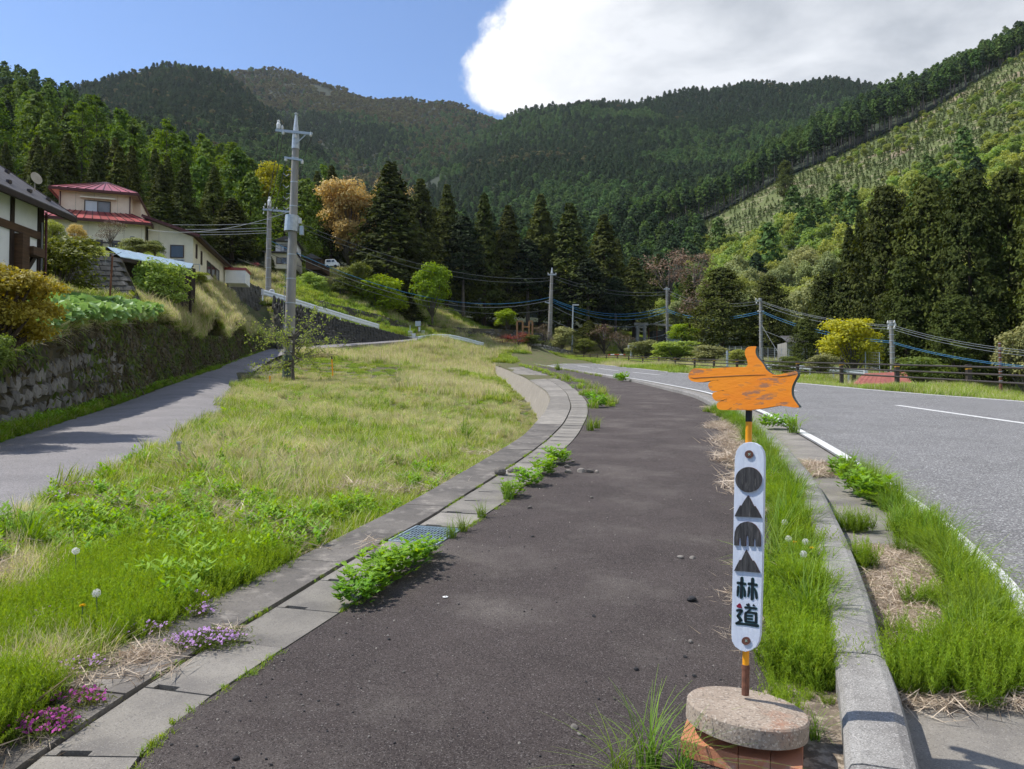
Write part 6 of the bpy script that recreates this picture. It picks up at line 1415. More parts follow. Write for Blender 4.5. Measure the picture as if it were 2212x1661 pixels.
def stroke_poly(pl, w):
    pl = [np.array(p, float) for p in pl]; n = len(pl); wl_ = w if isinstance(w, (list, tuple)) else [w]*n; L_, R_ = [], []
    for i, p in enumerate(pl):
        d = pl[min(i+1, n-1)] - pl[max(i-1, 0)]; d /= np.linalg.norm(d); nn = np.array([-d[1], d[0]]); L_.append(p + nn*wl_[i]/2); R_.append(p - nn*wl_[i]/2)
    d0 = pl[1]-pl[0]; d0 /= np.linalg.norm(d0); d1 = pl[-1]-pl[-2]; d1 /= np.linalg.norm(d1)
    def cap(c, d, w_): a = math.atan2(d[1], d[0]); return [c + w_/2*np.array([math.cos(a+t), math.sin(a+t)]) for t in np.linspace(math.pi/2, -math.pi/2, 7)[1:-1]]
    return L_ + cap(pl[-1], d1, wl_[-1]) + R_[::-1] + cap(pl[0], -d0, wl_[0])
strokes = [([(375,400),(372,520),(366,680),(360,820)],[58,60,58,64]), ([(290,505),(375,520),(445,530)],[54,50,52]), ([(294,592),(288,690),(278,785)],[44,50,30]), ([(418,600),(438,690),(440,790)],[18,44,44]),
    ([(612,420),(612,540),(608,700),(602,856)],[58,60,58,64]), ([(530,525),(612,535),(695,552)],[54,50,52]), ([(534,610),(530,710),(512,800)],[44,50,28]), ([(662,630),(688,720),(700,835)],[18,52,46]),
    ([(450,1048),(560,1060),(690,1075)],[40,46,44]), ([(552,1108),(500,1145),(465,1185)],[36,34,40]), ([(455,1180),(452,1270),(458,1350)],[46,50,50]), ([(470,1160),(580,1165),(690,1180)],[36,40,46]), ([(688,1185),(690,1290),(685,1385)],[46,52,50]),
    ([(465,1360),(580,1378),(690,1390)],[44,40,44]), ([(480,1232),(600,1240)],[34,36]), ([(480,1300),(600,1308)],[34,34]),
    ([(272,1115),(320,1110),(368,1125)],[46,50,56]), ([(365,1130),(330,1185),(285,1238)],[60,56,50]), ([(285,1240),(330,1290),(352,1330)],[50,60,62]), ([(350,1335),(310,1375),(260,1400)],[54,50,46]), ([(258,1400),(350,1410),(500,1424),(620,1445),(722,1455)],[50,44,44,50,60])]
for pl, w in strokes:
    w2 = [x+15 for x in w]; plate('stroke_edge', [dz(p[0]+3, p[1]+3, 2900, 2240, .1805) for p in stroke_poly(pl, w2)], .0006, 'ink_teal', d=.0343)
    plate('stroke', [dz(p[0], p[1], 2900, 2240, .1805) for p in stroke_poly(pl, w)], .0022, 'ink', d=.0343)
plate('heart_mark', [dz(x, y, 2900, 2240, .1805) for x, y in ((255,1022),(262,1004),(290,990),(312,962),(340,962),(355,985),(378,1055),(370,1070),(330,1062),(282,1048))], .002, 'ink_red')
plate('heart_mark', [dz(x, y, 2900, 2240, .1805) for x, y in ((466,990),(478,970),(505,972),(520,954),(545,968),(552,1028),(530,1030),(490,1015))], .002, 'ink')
plate('heart_mark', [dz(x, y, 2900, 2240, .1805) for x, y in ((612,1018),(622,985),(640,975),(650,990),(668,1005),(665,1028),(635,1025))], .002, 'ink')
# concrete disc and brick wedges
dc = G(1614, 1525, .165); R_ = .222
axm = Matrix.Rotation(rad(5.5), 3, 'Y') @ Matrix.Rotation(rad(-1.5), 3, 'X')
b = MB(); b.lathe([(R_-.012,-.076),(R_,-.070),(R_+.001,-.04),(R_,-.008),(R_-.006,-.001),(R_-.012,0.0),(.02,.001)], 72, c=dc, axis=axm); o = b.build('foot_disc', M['disc_concrete'], sg)
br = [((1493,1570),(1470,1596),(1594,1632),(1607,1609)), ((1607.8,1609),(1595,1632),(1663,1643),(1683,1613)), ((1684,1613),(1664,1643),(1734,1663),(1753,1627))]
tl = thing('brick_wedge', 'curved orange brick tiles wedged under the round concrete foot', 'bricks')
for q in br:
    tp = [G(x, y, .066) for x, y in q]; n_back = [tp[0] + Vector((.02,.13,0)), tp[1], tp[2], tp[3] + Vector((.02,.13,0))]
    b = MB(); b.prism(n_back, (0,0,-.064)); b.build('brick', M['brick'], tl, bevel=.003)

# ------------------------------------------------------------------ grass and weeds
def tuft(name, mats, n, R, h, w, lean=.5, seed=0, segs=(0,.35,.7,1.0), hvar=.35, extra=None):
    r = np.random.default_rng(seed); a = r.uniform(0, 6.283, n); q = R*np.sqrt(r.uniform(0, 1, n)); B = np.stack([np.cos(a)*q, np.sin(a)*q, np.zeros(n)], 1)
    az_ = r.uniform(0, 6.283, n); D = np.stack([np.cos(az_), np.sin(az_), np.zeros(n)], 1); Sd = np.stack([-np.sin(az_), np.cos(az_), np.zeros(n)], 1)
    hh = h*r.uniform(1-hvar, 1+hvar, n); ln = lean*r.uniform(.15, 1.3, n); ww = w*r.uniform(.7, 1.3, n); vs = []; k_ = len(segs)
    for t in segs:
        p = B + D*(hh*ln*t**2)[:, None] + np.array([0,0,1])*(hh*(t - .38*ln*t*t))[:, None]; wt = (ww*(1 - t**1.6)*.5 + .0004)[:, None]; vs += [p - Sd*wt, p + Sd*wt]
    V = np.stack(vs, 1).reshape(-1, 3); base = (np.arange(n)*2*k_)[:, None]; Fs = np.concatenate([base + np.array([2*k, 2*k+1, 2*k+3, 2*k+2]) for k in range(k_-1)], 0)
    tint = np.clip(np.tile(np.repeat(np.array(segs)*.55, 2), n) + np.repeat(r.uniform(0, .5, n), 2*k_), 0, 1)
    Fm = np.zeros(len(Fs)); 
    if isinstance(mats, list) and len(mats) > 1:
        pick = r.choice(len(mats), n, p=extra); Fm = np.tile(pick, k_-1)
    me = mk_mesh(name, V, [Fs], mats, fm=[Fm], tint=tint); return bpy.data.objects.new(name, me)
def horsetail(seed, n=34, R=.11, h=.24):
    r = np.random.default_rng(seed); Vs = []; parts = []; C = []; T = []; s = []
    for k in range(n):
        a, q = r.uniform(0, 6.283), R*math.sqrt(r.uniform()); hh = h*r.uniform(.6, 1.15); lx, ly = r.normal(0, .07, 2)
        for z in np.linspace(.10, 1, 12):
            for j in range(4):
                b_ = r.uniform(0, 6.283); C.append((q*math.cos(a)+lx*z+.012*math.cos(b_)*(1.25-z), q*math.sin(a)+ly*z+.012*math.sin(b_)*(1.25-z), hh*z+.006)); T.append((math.cos(b_)*.55, math.sin(b_)*.55, 1.0)); s.append(.052*(1.3-.75*z))
    C = np.array(C); T = np.array(T); s = np.array(s); V, F_ = kites(C, r.normal(0, 1, C.shape), s, r, .085, .1, T=T); tint = np.clip(C[:, 2]/h*.6 + r.uniform(0, .4, len(C)), 0, 1)
    return bpy.data.objects.new('horsetail', mk_mesh('horsetail', V, [F_], M['horsetail'], tint=np.repeat(tint, 4)))
def leafy(name, mt, seed, stems, h, leafn, ls, R, lobes=1, up=.5, aspect=.3):
    r = np.random.default_rng(seed); C, T, S, N_ = [], [], [], []
    for k in range(stems):
        a, q = r.uniform(0, 6.283), R*math.sqrt(r.uniform()); hh = h*r.uniform(.55, 1.1); lx, ly = r.normal(0, .22, 2)*hh
        for j in range(leafn):
            z = (j+.5)/leafn; b_ = j*2.4 + r.uniform(-.4, .4); L_ = ls*(1.05-.55*abs(z-.45))*r.uniform(.75, 1.2); d = np.array([math.cos(b_), math.sin(b_), up + .7*z]); d /= np.linalg.norm(d)
            base = np.array([q*math.cos(a)+lx*z, q*math.sin(a)+ly*z, hh*z+.005])
            if lobes == 1: C.append(base+d*L_*.5); T.append(d); S.append(L_); N_.append((-d[0]*.6, -d[1]*.6, 1))
            else:
                for m_ in range(lobes):
                    an = (m_-(lobes-1)/2)*.55; dd = np.array([d[0]*math.cos(an)-d[1]*math.sin(an), d[0]*math.sin(an)+d[1]*math.cos(an), d[2]]); C.append(base+d*L_*.25+dd*L_*.38); T.append(dd); S.append(L_*.75); N_.append((-d[0]*.6, -d[1]*.6, 1))
    C = np.array(C); V, F_ = kites(C, np.array(N_), np.array(S), r, aspect, .22, T=np.array(T)); tint = np.clip(C[:, 2]/h*.7 + r.uniform(0, .35, len(C)), 0, 1)
    return mk_mesh(name, V, [F_], M[mt], tint=np.repeat(tint, 4))
def straw_mesh(seed, n=60, R=.22, L_=.30, w=.0045, z=.05, mt='straw'):
    r = np.random.default_rng(seed); C = np.stack([r.normal(0, R*.5, n), r.normal(0, R*.5, n), np.abs(r.normal(0, z*.5, n))+.008], 1); a = r.normal(0, .8, n) + r.choice([0, 3.14], n); T = np.stack([np.cos(a), np.sin(a), r.normal(0, .10, n)], 1)
    V, F_ = kites(C, np.tile([0., 0, 1], (n, 1)), L_*r.uniform(.4, 1.3, n), r, w/L_*2, .5, T=T); return mk_mesh('straw', V, [F_], M[mt], tint=np.repeat(r.uniform(0, 1, n), 4))
Ob = lambda me: bpy.data.objects.new(me.name, me)
hs = [horsetail(200), horsetail(201)]
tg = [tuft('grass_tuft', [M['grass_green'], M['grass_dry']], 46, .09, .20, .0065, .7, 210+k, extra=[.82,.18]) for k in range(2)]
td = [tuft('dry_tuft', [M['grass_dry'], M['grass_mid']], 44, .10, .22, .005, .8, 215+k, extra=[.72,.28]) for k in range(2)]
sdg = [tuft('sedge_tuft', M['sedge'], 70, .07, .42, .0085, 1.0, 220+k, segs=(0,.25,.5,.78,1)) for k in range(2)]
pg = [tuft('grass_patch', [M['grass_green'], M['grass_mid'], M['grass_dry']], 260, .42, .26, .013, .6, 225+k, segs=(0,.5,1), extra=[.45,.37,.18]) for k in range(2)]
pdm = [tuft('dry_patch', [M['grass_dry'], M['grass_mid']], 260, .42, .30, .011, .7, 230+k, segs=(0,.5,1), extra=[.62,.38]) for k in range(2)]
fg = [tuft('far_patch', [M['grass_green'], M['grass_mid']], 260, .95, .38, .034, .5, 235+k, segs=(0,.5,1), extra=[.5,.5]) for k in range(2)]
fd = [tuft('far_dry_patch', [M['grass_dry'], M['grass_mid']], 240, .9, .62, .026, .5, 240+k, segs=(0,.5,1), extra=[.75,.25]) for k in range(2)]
wd_ = [Ob(leafy('weed', 'weed', 245+k, 5, .24, 13, .085, .07)) for k in range(2)]
cl = [Ob(leafy('low_weed', 'weed', 250+k, 10, .08, 6, .05, .10, up=.3, aspect=.5)) for k in range(2)]
st = [Ob(straw_mesh(255+k)) for k in range(2)]
def region(n, ya, yb, fx0, fx1, r, pw=None):
    Y = np.exp(r.uniform(math.log(ya), math.log(yb), n)) if pw is None else (r.uniform(0, 1, n)*(yb**pw - ya**pw) + ya**pw)**(1/pw)
    t = r.uniform(0, 1, n); X = fx0(Y) + (fx1(Y)-fx0(Y))*t; return X, Y
def place(name, X, Y, Zf, protos, smin, smax, label, cat, seed, idxf=None, tilt=.08, dz_=-.01):
    r = np.random.default_rng(seed); Z = Zf(X, Y) + dz_; n = len(X); idx = r.integers(0, len(protos), n) if idxf is None else idxf(X, Y, r)
    return gn_scatter(name, np.stack([X, Y, Z], 1), protos, r.uniform(smin, smax, n) if not callable(smin) else smin(X, Y, r), r.uniform(0, 6.28, n), idx, label, cat, tilt=(r.normal(0, tilt, n), r.normal(0, tilt, n)))
def clone_scaled(me, s):
    o = me.copy(); a = np.zeros(len(o.vertices)*3, np.float32); o.vertices.foreach_get('co', a); o.vertices.foreach_set('co', a*s); return bpy.data.objects.new('field_weed', o)
clm = [clone_scaled(wd_[0].data, 1.5), clone_scaled(cl[0].data, 2.6), clone_scaled(st[0].data, 1.3), clone_scaled(sdg[0].data, 1.0)]
rg = np.random.default_rng(77); fieldz = lambda X, Y: field_h(X, Y)
lim = lambda Y: np.maximum(-.72*Y - 1.2, -60)
capedge = lambda Y: cA(Y) - .04
def not_lane(X, Y, m=0.0): return ~in_poly(X, Y, lane_poly)
def beyond(X, Y):  # keep only the field side of the lane
    return X > np.interp(Y, LR[:, 1], LR[:, 0]) - .08
# near field
X, Y = region(19000, 1.7, 17, lim, capedge, rg); k = not_lane(X, Y) & beyond(X, Y); X, Y = X[k], Y[k]
nq = lambda X, Y: lump(X, Y, .55, 2)*.5 + lump(X, Y, 1.4, 5)
def near_idx(X, Y, r):
    q = nq(X, Y) + r.normal(0, .25, len(X)); hsz = (Y < 5.4 + .8*np.sin(X*2)) & (q > -.35)
    idx = np.where(hsz, r.integers(0, 2, len(X)), np.where(q > -.85, 2 + r.integers(0, 2, len(X)), 4 + r.integers(0, 2, len(X))))
    return np.where((Y > 5) & (r.uniform(size=len(X)) < .28), 6 + r.integers(0, 2, len(X)), idx)
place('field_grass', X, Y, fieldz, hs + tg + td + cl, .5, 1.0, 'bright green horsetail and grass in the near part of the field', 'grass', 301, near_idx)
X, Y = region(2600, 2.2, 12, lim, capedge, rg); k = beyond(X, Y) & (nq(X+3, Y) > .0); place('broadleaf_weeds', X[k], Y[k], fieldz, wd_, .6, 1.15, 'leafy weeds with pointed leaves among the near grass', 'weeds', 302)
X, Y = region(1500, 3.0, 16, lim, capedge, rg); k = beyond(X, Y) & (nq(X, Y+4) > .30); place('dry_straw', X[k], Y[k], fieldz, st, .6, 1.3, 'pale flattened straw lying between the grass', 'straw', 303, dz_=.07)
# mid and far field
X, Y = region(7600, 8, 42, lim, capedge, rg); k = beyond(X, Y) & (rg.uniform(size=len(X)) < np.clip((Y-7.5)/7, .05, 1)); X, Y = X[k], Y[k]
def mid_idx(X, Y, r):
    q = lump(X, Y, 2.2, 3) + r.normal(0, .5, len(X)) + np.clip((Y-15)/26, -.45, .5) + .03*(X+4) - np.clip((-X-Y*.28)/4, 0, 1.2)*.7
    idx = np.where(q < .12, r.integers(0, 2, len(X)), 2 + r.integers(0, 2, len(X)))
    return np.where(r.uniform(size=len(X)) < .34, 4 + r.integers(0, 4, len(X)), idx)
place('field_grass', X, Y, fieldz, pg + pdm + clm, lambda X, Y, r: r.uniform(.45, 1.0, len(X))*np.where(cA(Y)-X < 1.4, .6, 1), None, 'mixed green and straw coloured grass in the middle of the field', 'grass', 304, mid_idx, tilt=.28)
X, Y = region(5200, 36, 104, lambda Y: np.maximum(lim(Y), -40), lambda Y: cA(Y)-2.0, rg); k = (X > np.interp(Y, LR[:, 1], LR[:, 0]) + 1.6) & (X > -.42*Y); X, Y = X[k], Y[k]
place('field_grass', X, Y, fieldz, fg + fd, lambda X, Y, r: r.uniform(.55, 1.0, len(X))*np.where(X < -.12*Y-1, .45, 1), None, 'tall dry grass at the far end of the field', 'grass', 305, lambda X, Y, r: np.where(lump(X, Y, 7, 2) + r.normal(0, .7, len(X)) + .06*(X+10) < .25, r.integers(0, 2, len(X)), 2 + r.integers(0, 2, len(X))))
# terraces and slopes behind
X = rg.uniform(-62, 34, 15000); Y = rg.uniform(62, 158, 15000); Z = hz(X, Y); qx, qy = proj(np.stack([X, Y, Z], 1))
rd_x = (X < cE(Y)+.6) & ((Y < 92) & (X > cA(Y)-1.6) | (Y < 108) & (X > cC(Y)-.2) | (Y < 121) & (X > cL(Y)-.4))
k = (qx > -40) & (qx < PW+40) & ~rd_x & not_lane(X, Y) & ((X > -.30*Y) | (Y > 80)) & ~in_poly(X, Y, dark_poly); X, Y = X[k], Y[k]
place('terrace_grass', X, Y, hz, fg + fd, .75, 1.35, 'green and dry grass on the terraces behind the field', 'grass', 306, lambda X, Y, r: np.where(lump(X, Y, 9, 6) + r.normal(0, .45, len(X)) < .25 + .5*(X > -25), r.integers(0, 2, len(X)), 2 + r.integers(0, 2, len(X))))
# verge beyond the road
X, Y = region(9000, 9, 124, lambda Y: cE(Y)+.55, lambda Y: cF(Y)+3.0, rg)
place('verge_grass', X, Y, lambda X, Y: hR(X, Y), pg + tg, lambda X, Y, r: r.uniform(.8, 1.5, len(X)), None, 'fresh grass verge between the road and the brown fence', 'grass', 307, lambda X, Y, r: np.where(r.uniform(size=len(X)) < .8, r.integers(0, 2, len(X)), r.integers(2, 4, len(X))))
X = rg.uniform(18, 90, 9000); Y = rg.uniform(15, 125, 9000); k = (X > cF(Y)+1.5) & (X < .72*Y+6); X, Y = X[k], Y[k]
place('valley_grass', X, Y, hR, fg + fd, .8, 1.5, 'rough grass on the ground falling away beyond the fence', 'grass', 308, lambda X, Y, r: np.where(r.uniform(size=len(X)) < .8, r.integers(0, 2, len(X)), 2 + r.integers(0, 2, len(X))))
# strips at the kerb and in the gutter
zz0 = lambda X, Y: zr(Y)
def strip(n, ya, yb, f, a, c_, keep=None):
    Y = rg.uniform(ya, yb, n); X = f(Y) + rg.uniform(a, c_, n)
    if keep is not None: k = keep(X, Y); X, Y = X[k], Y[k]
    return X, Y
wv = lambda Y: .5 + .5*np.sin(Y*3.1) * np.cos(Y*1.3)
X, Y = strip(560, 3.05, 8.4, cK, -.42, -.03, lambda X, Y: (cK(Y)-X < .14 + .24*wv(Y)) & (lump(X, Y, .16, 3) > -.8) & ~((Y < 3.5) & (X < cK(Y)-.25)))
place('kerbside_horsetail', X, Y, zz0, hs, lambda X, Y, r: np.clip(.62 + .28*lump(X, Y, .14, 5) + r.normal(0, .10, len(X)), .25, 1.05), None, 'bright green horsetail between the path and the kerb', 'horsetail', 310)
X, Y = strip(520, 3.9, 20, cK, -.42, .0, lambda X, Y: (cK(Y)-X < .12 + .28*wv(Y+2)))
place('kerbside_grass', X, Y, zz0, sdg + tg, .5, .95, 'long arching grass along the path side of the kerb', 'grass', 311, tilt=.2)
X, Y = strip(290, 3.6, 9.5, cL, -.42, -.08, lambda X, Y: (cL(Y)-X < .18 + .2*wv(Y+1)) & (lump(X, Y, .3, 9) > -.9))
place('gutter_grass', X, Y, zz0, sdg + tg, .45, .85, 'long dark green grass along the white road line', 'grass', 312, lambda X, Y, r: np.where(r.uniform(size=len(X)) < .62, r.integers(0, 2, len(X)), 2), tilt=.22)
X, Y = strip(330, 2.95, 6.6, cK, .27, 1.0, lambda X, Y: (X < cL(Y)-.02) & ((Y > 3.4) & (Y < 3.75) | (X > cL(Y)-.25) | (lump(X, Y, .17, 3) > .9)) & (Y > 3.3))
place('gutter_horsetail', X, Y, zz0, hs, .55, .95, 'horsetail sprouting in the gutter beside the kerb', 'horsetail', 313)
X, Y = strip(420, 3.25, 6.3, cK, .25, .95, lambda X, Y: (X < cL(Y)-.05) & ((Y < 5.9)))
place('gutter_litter', X, Y, zz0, st, .3, .6, 'dead stalks and litter lying in the gutter', 'litter', 314, dz_=-.01)
X, Y = strip(60, 9.4, 10.6, cK, .3, .7); place('gutter_litter', X, Y, zz0, st, .5, .8, 'dead stalks in the far gutter', 'litter', 315)
X, Y = strip(330, 7.2, 16.5, cK, -.95, -.15, lambda X, Y: (cK(Y)-X < .45 + .35*wv(Y*.6+1)) & (Y > 7.2)); place('path_straw', X, Y, zz0, st, .6, 1.3, 'pale dry stalks spread over the right edge of the path', 'straw', 316)
X, Y = strip(34, 3.9, 5.4, cK, -.58, -.2); place('path_straw', X, Y, zz0, st, .3, .6, 'dry stalks beside the white board', 'straw', 317)
X, Y = strip(110, 50, 105, cK, -.25, .0); place('kerbside_grass', X, Y, zz0, tg, .5, 1.2, 'low weeds at the foot of the distant kerb', 'grass', 318)
X, Y = strip(420, 20, 100, lambda Y: cC(Y), -.1, .9, lambda X, Y: (lump(X, Y, 1.3, 3) + .01*(Y-30) > .15)); place('path_weeds', X, Y, zz0, tg + cl, .9, 1.8, 'grass spreading over the distant left edge of the path', 'grass', 319)
# moss and sprigs in the joints
mini = [tuft('sprig', M['grass_green'], 12, .018, .022, .0028, .9, 260+k) for k in range(2)]
X, Y = strip(520, 2.2, 14, cB, -.012, .025, lambda X, Y: lump(X, Y*1.0, .31, 1) > .1); place('joint_moss', X, Y, zz0, mini, .5, 1.3, 'moss and sprigs in the joint beside the cap stones', 'moss', 320)
X, Y = strip(620, 2.2, 12, cC, -.02, .03, lambda X, Y: lump(X, Y, .37, 4) > -.25); place('joint_moss', X, Y, zz0, mini, .5, 1.5, 'yellow green moss along the edge of the dark path', 'moss', 321)
# bank: grass, vines, fern green along the wall foot
def bankreg(n, ya, yb, a, c_): Y = rg.uniform(ya, yb, n); X = cW(Y) - .35 - rg.uniform(a, c_, n); return X, Y
X, Y = bankreg(6500, 8, 66, 0, 11); k = ~((X < -15.0) & (Y < 26)) ; X, Y = X[k], Y[k]
place('bank_grass', X, Y, hB, pg + pdm, lambda X, Y, r: r.uniform(.45, 1.15, len(X)), None, 'long mixed grass on the bank above the rubble wall', 'grass', 322, lambda X, Y, r: np.where(lump(X, Y, 3, 1) + r.normal(0, .5, len(X)) < .35, r.integers(0, 2, len(X)), 2 + r.integers(0, 2, len(X))), tilt=.3)
X, Y = bankreg(1300, 34, 66, -.1, 5); place('pampas', X, Y, hB, fd, .35, .9, 'tall straw coloured plume grass on the bank below the annex', 'grass', 323, tilt=.35)
X, Y = bankreg(1000, 9, 66, -.35, .15); place('bank_grass', X, Y, hB, tg + td, 1.0, 2.0, 'grass overhanging the top of the rubble wall', 'grass', 324, tilt=.8)
def foot_strip(n): 
    Y = np.exp(rg.uniform(math.log(7), math.log(66), n)); xl = np.interp(Y, LL[:, 1], LL[:, 0]); t = rg.uniform(0, 1, n); X = cW(Y) + .1 + (xl - cW(Y) - .1 + .12)*t; return X, Y
X, Y = foot_strip(3600); place('lane_verge', X, Y, lambda X, Y: hL(X, Y), tg + cl + wd_, .6, 1.3, 'green weeds along the foot of the rubble wall', 'weeds', 325)
# vines and dead growth hanging on the wall
n = 26000; tt = rg.uniform(0, 1, n); vv = rg.uniform(0, 1, n); fF, fT = polyfn(ftp), polyfn(tpp); A_ = np.array([fF(t) for t in np.linspace(0, 1, 200)]); B_ = np.array([fT(t) for t in np.linspace(0, 1, 200)])
ip = (tt*199); i0 = ip.astype(int).clip(0, 198); fr_ = (ip-i0)[:, None]; a_ = A_[i0]*(1-fr_)+A_[i0+1]*fr_; c_ = B_[i0]*(1-fr_)+B_[i0+1]*fr_; Cc = a_*(1-vv[:, None]) + c_*vv[:, None]; yv = Cc[:, 1]
dens = np.clip((yv-15)/12, .06, 1) * 1.0; dens = np.maximum(dens, np.where((vv > .7), .85, 0)); dens *= np.where(lump(Cc[:, 1], Cc[:, 2]*2.5, 1.1, 2) > -.55, 1, .35); kk = rg.uniform(size=n) < dens; Cc = Cc[kk]; yv = yv[kk]; vv = vv[kk]
Cc = Cc + np.stack([rg.uniform(.0, .30, len(Cc)), rg.normal(0, .05, len(Cc)), rg.normal(0, .05, len(Cc))], 1)
V, F_ = kites(Cc, np.tile([1., -.3, .5], (len(Cc), 1)), rg.uniform(.08, .30, len(Cc)), rg, .28, .7, T=np.tile([.15, .0, -1.], (len(Cc), 1)) + rg.normal(0, .5, (len(Cc), 3)))
gsel = (lump(Cc[:, 1], Cc[:, 2]*2, .9, 7) + rg.normal(0, .5, len(Cc)) > .15).astype(int)
o = link('wall_creeper', mk_mesh('wall_creeper', V, [F_], [M['dead_vine'], M['leaf_shrub']], fm=[gsel], tint=np.repeat(rg.uniform(0, .7, len(Cc)), 4))); tag(o, 'dead vines and small ferns hanging over the rubble wall', 'creeper', kind='stuff')
# butterbur leaves on the bank
def big_leaf():
    b = MB(); n = 9; pts = [(0,0,.0)]; 
    for k in range(n): a = .5 + 5.28*k/(n-1); rr_ = .5*(1+.12*math.sin(3*a)); pts.append((rr_*math.cos(a), rr_*math.sin(a), .10*math.sin(2*a)+.05))
    b.add(pts, [(0,k,k+1) for k in range(1, n)]); me = b.mesh('big_leaf', M['leaf_butterbur']); a = me.attributes.new('tint', 'FLOAT', 'POINT'); a.data.foreach_set('value', [.2]+[.8]*n); return bpy.data.objects.new('big_leaf', me)
X, Y = bankreg(2000, 15.5, 31, -.30, 1.3); zb_ = np.minimum(hB(X, Y), wtop(Y)+.25) + rg.uniform(.05, .42, len(X)); nX = len(X)
gn_scatter('butterbur_leaves', np.stack([X+.15, Y, zb_], 1), [big_leaf()], rg.uniform(.22, .48, nX), rg.uniform(0, 6.28, nX), np.zeros(nX, int), 'large pale green butterbur leaves above the rubble wall', 'leaves', tilt=(rg.normal(.1, .5, nX), rg.normal(.35, .5, nX)))
X, Y = bankreg(160, 52, 66, -.2, 4); nX = len(X)

# ------------------------------------------------------------------ shrubs and small trees one can point at
SH = [
 (128,508,655,28,'shrub0','dark_shrub','dark green shrub between the timber house and the block wall',150),
 (165,486,548,48,'orange1','orange_shrub','small orange leaved shrub before the red roofed house',36),
 (112,478,545,46,'spring0','pale_shrub','pale green shrub beside the timber house corner',52),
 (238,474,535,47,'bare1','bare_shrub','pale twiggy shrub in front of the balcony slats',62),
 (300,514,550,44,'olive0','olive_shrub','rounded olive shrub above the tin roof left end',70),
 (335,520,552,45,'shrub1','dark_shrub','small green shrub above the middle of the tin roof',42),
 (432,588,618,54,'spring1','pale_shrub','small fresh green bush below the annex side wall',48),
 (345,566,690,37,'spring0','yellow_shrub','feathery yellow green shrub on the bank before the tin roofed shed',120),
 (507,530,559,100,'lime0','lime_bush','round lime bush on the terrace beside the yard pole',34),
 (551,546,572,100,'shrub0','dome_bush','clipped dark dome bush left of the shorter pole',28),
 (551,567,580,97,'bare0','pink_bush','small pink azalea below the dark dome bush',22),
 (478,536,562,98,'olive1','pale_shrub','whitish shrub behind the annex end gable',28),
 (494,548,562,97,'bare1','red_bush','small red bush beside the annex end gable',22),
 (584,555,632,92,'cedar1','dark_shrub','dark upright conifer shrub behind the shorter pole',38),
 (645,528,574,108,'olive0','pale_shrub','loose olive tree beside the distant brown barn',40),
 (648,556,580,106,'lime1','lime_bush','small lime bush in front of the distant brown barn',22),
 (672,590,645,98,'spring1','yellow_shrub','yellow green scrub on the dry slope above the upper guardrail',60),
 (735,600,655,101,'shrub1','dark_shrub','green scrub on the dry slope left of the lime tree',55),
 (765,570,640,103,'shrub0','dark_shrub','dark bush at the foot of the orange tree',70),
 (880,640,700,109,'cedar0','dark_shrub','dark hedge like bush between the two lime trees',70),
 (1085,724,758,114,'bare1','red_bush','dark red leaved bush above the far rubble wall',52),
 (1118,718,752,115,'bare0','red_bush','larger dark red bush beside the timber frames',60),
 (1145,722,752,117,'shrub0','dark_shrub','green bush below the smaller timber frame',42),
 (1172,700,756,124,'bare1','bare_shrub','dry twiggy scrub at the foot of the scrub pole',46),
 (1215,705,758,126,'olive1','pale_shrub','loose olive scrub between scrub pole and street lamp',56),
 (1262,732,768,125,'shrub1','dark_shrub','leafy green bush right of the street lamp',52),
 (1272,692,752,130,'cedar2','dark_shrub','dark top of the brushwood mound',62),
 (1305,702,768,129,'bare0','brushwood','brown tangled brushwood mound right of the street lamp',95),
 (1345,715,772,128,'bare1','bare_shrub','dry bramble heap before the stone gate',60),
 (1480,700,748,132,'lime1','lime_bush','bright ivy covered bush beside the pale shed',58),
 (1395,735,775,120,'olive0','pale_shrub','pale grassy scrub behind the black step railings',70),
 (1462,738,785,104,'spring1','yellow_shrub','flat yellow green bush behind the fence left of the fingertip',120),
 (1530,745,792,92,'olive1','pale_shrub','sprawling bush behind the fence above the fingertip',95),
 (1600,755,795,84,'spring0','yellow_shrub','small yellow maple behind the fence above the fingers',60),
 (1770,765,812,58,'olive1','pale_shrub','pale brown shrub behind the fence right of the hand',70),
 (1700,770,810,62,'shrub1','dark_shrub','dark green shrub behind the fence right of the thumb',70),
 (1990,770,838,44,'shrub0','dark_shrub','green shrub behind the fence before the great cedars',110),
 (1530,600,720,118,'bare1','bare_tree','grey bare branched tree left of the dark rounded cedars',120),
 (1445,540,650,150,'bare0','bare_tree','grey leafless tree at the edge of the spring wood',120),
 (1500,545,640,155,'bare1','bare_tree','second grey leafless tree behind the pointed cedar',100),
]
for t in SH: tree_at(*t[:5], t[5], t[6], t[7])
def recolour(prefix, m_):
    for o in list(COL.objects):
        if o.name.split('.')[0] == prefix:
            for c in o.children:
                if c.name.startswith('crown'): c.data = c.data.copy(); c.data.materials[0] = M[m_]
recolour('pink_bush', 'leaf_pink'); recolour('red_bush', 'leaf_red'); recolour('yellow_shrub', 'leaf_spring'); recolour('dome_bush', 'leaf_cedar_dark')
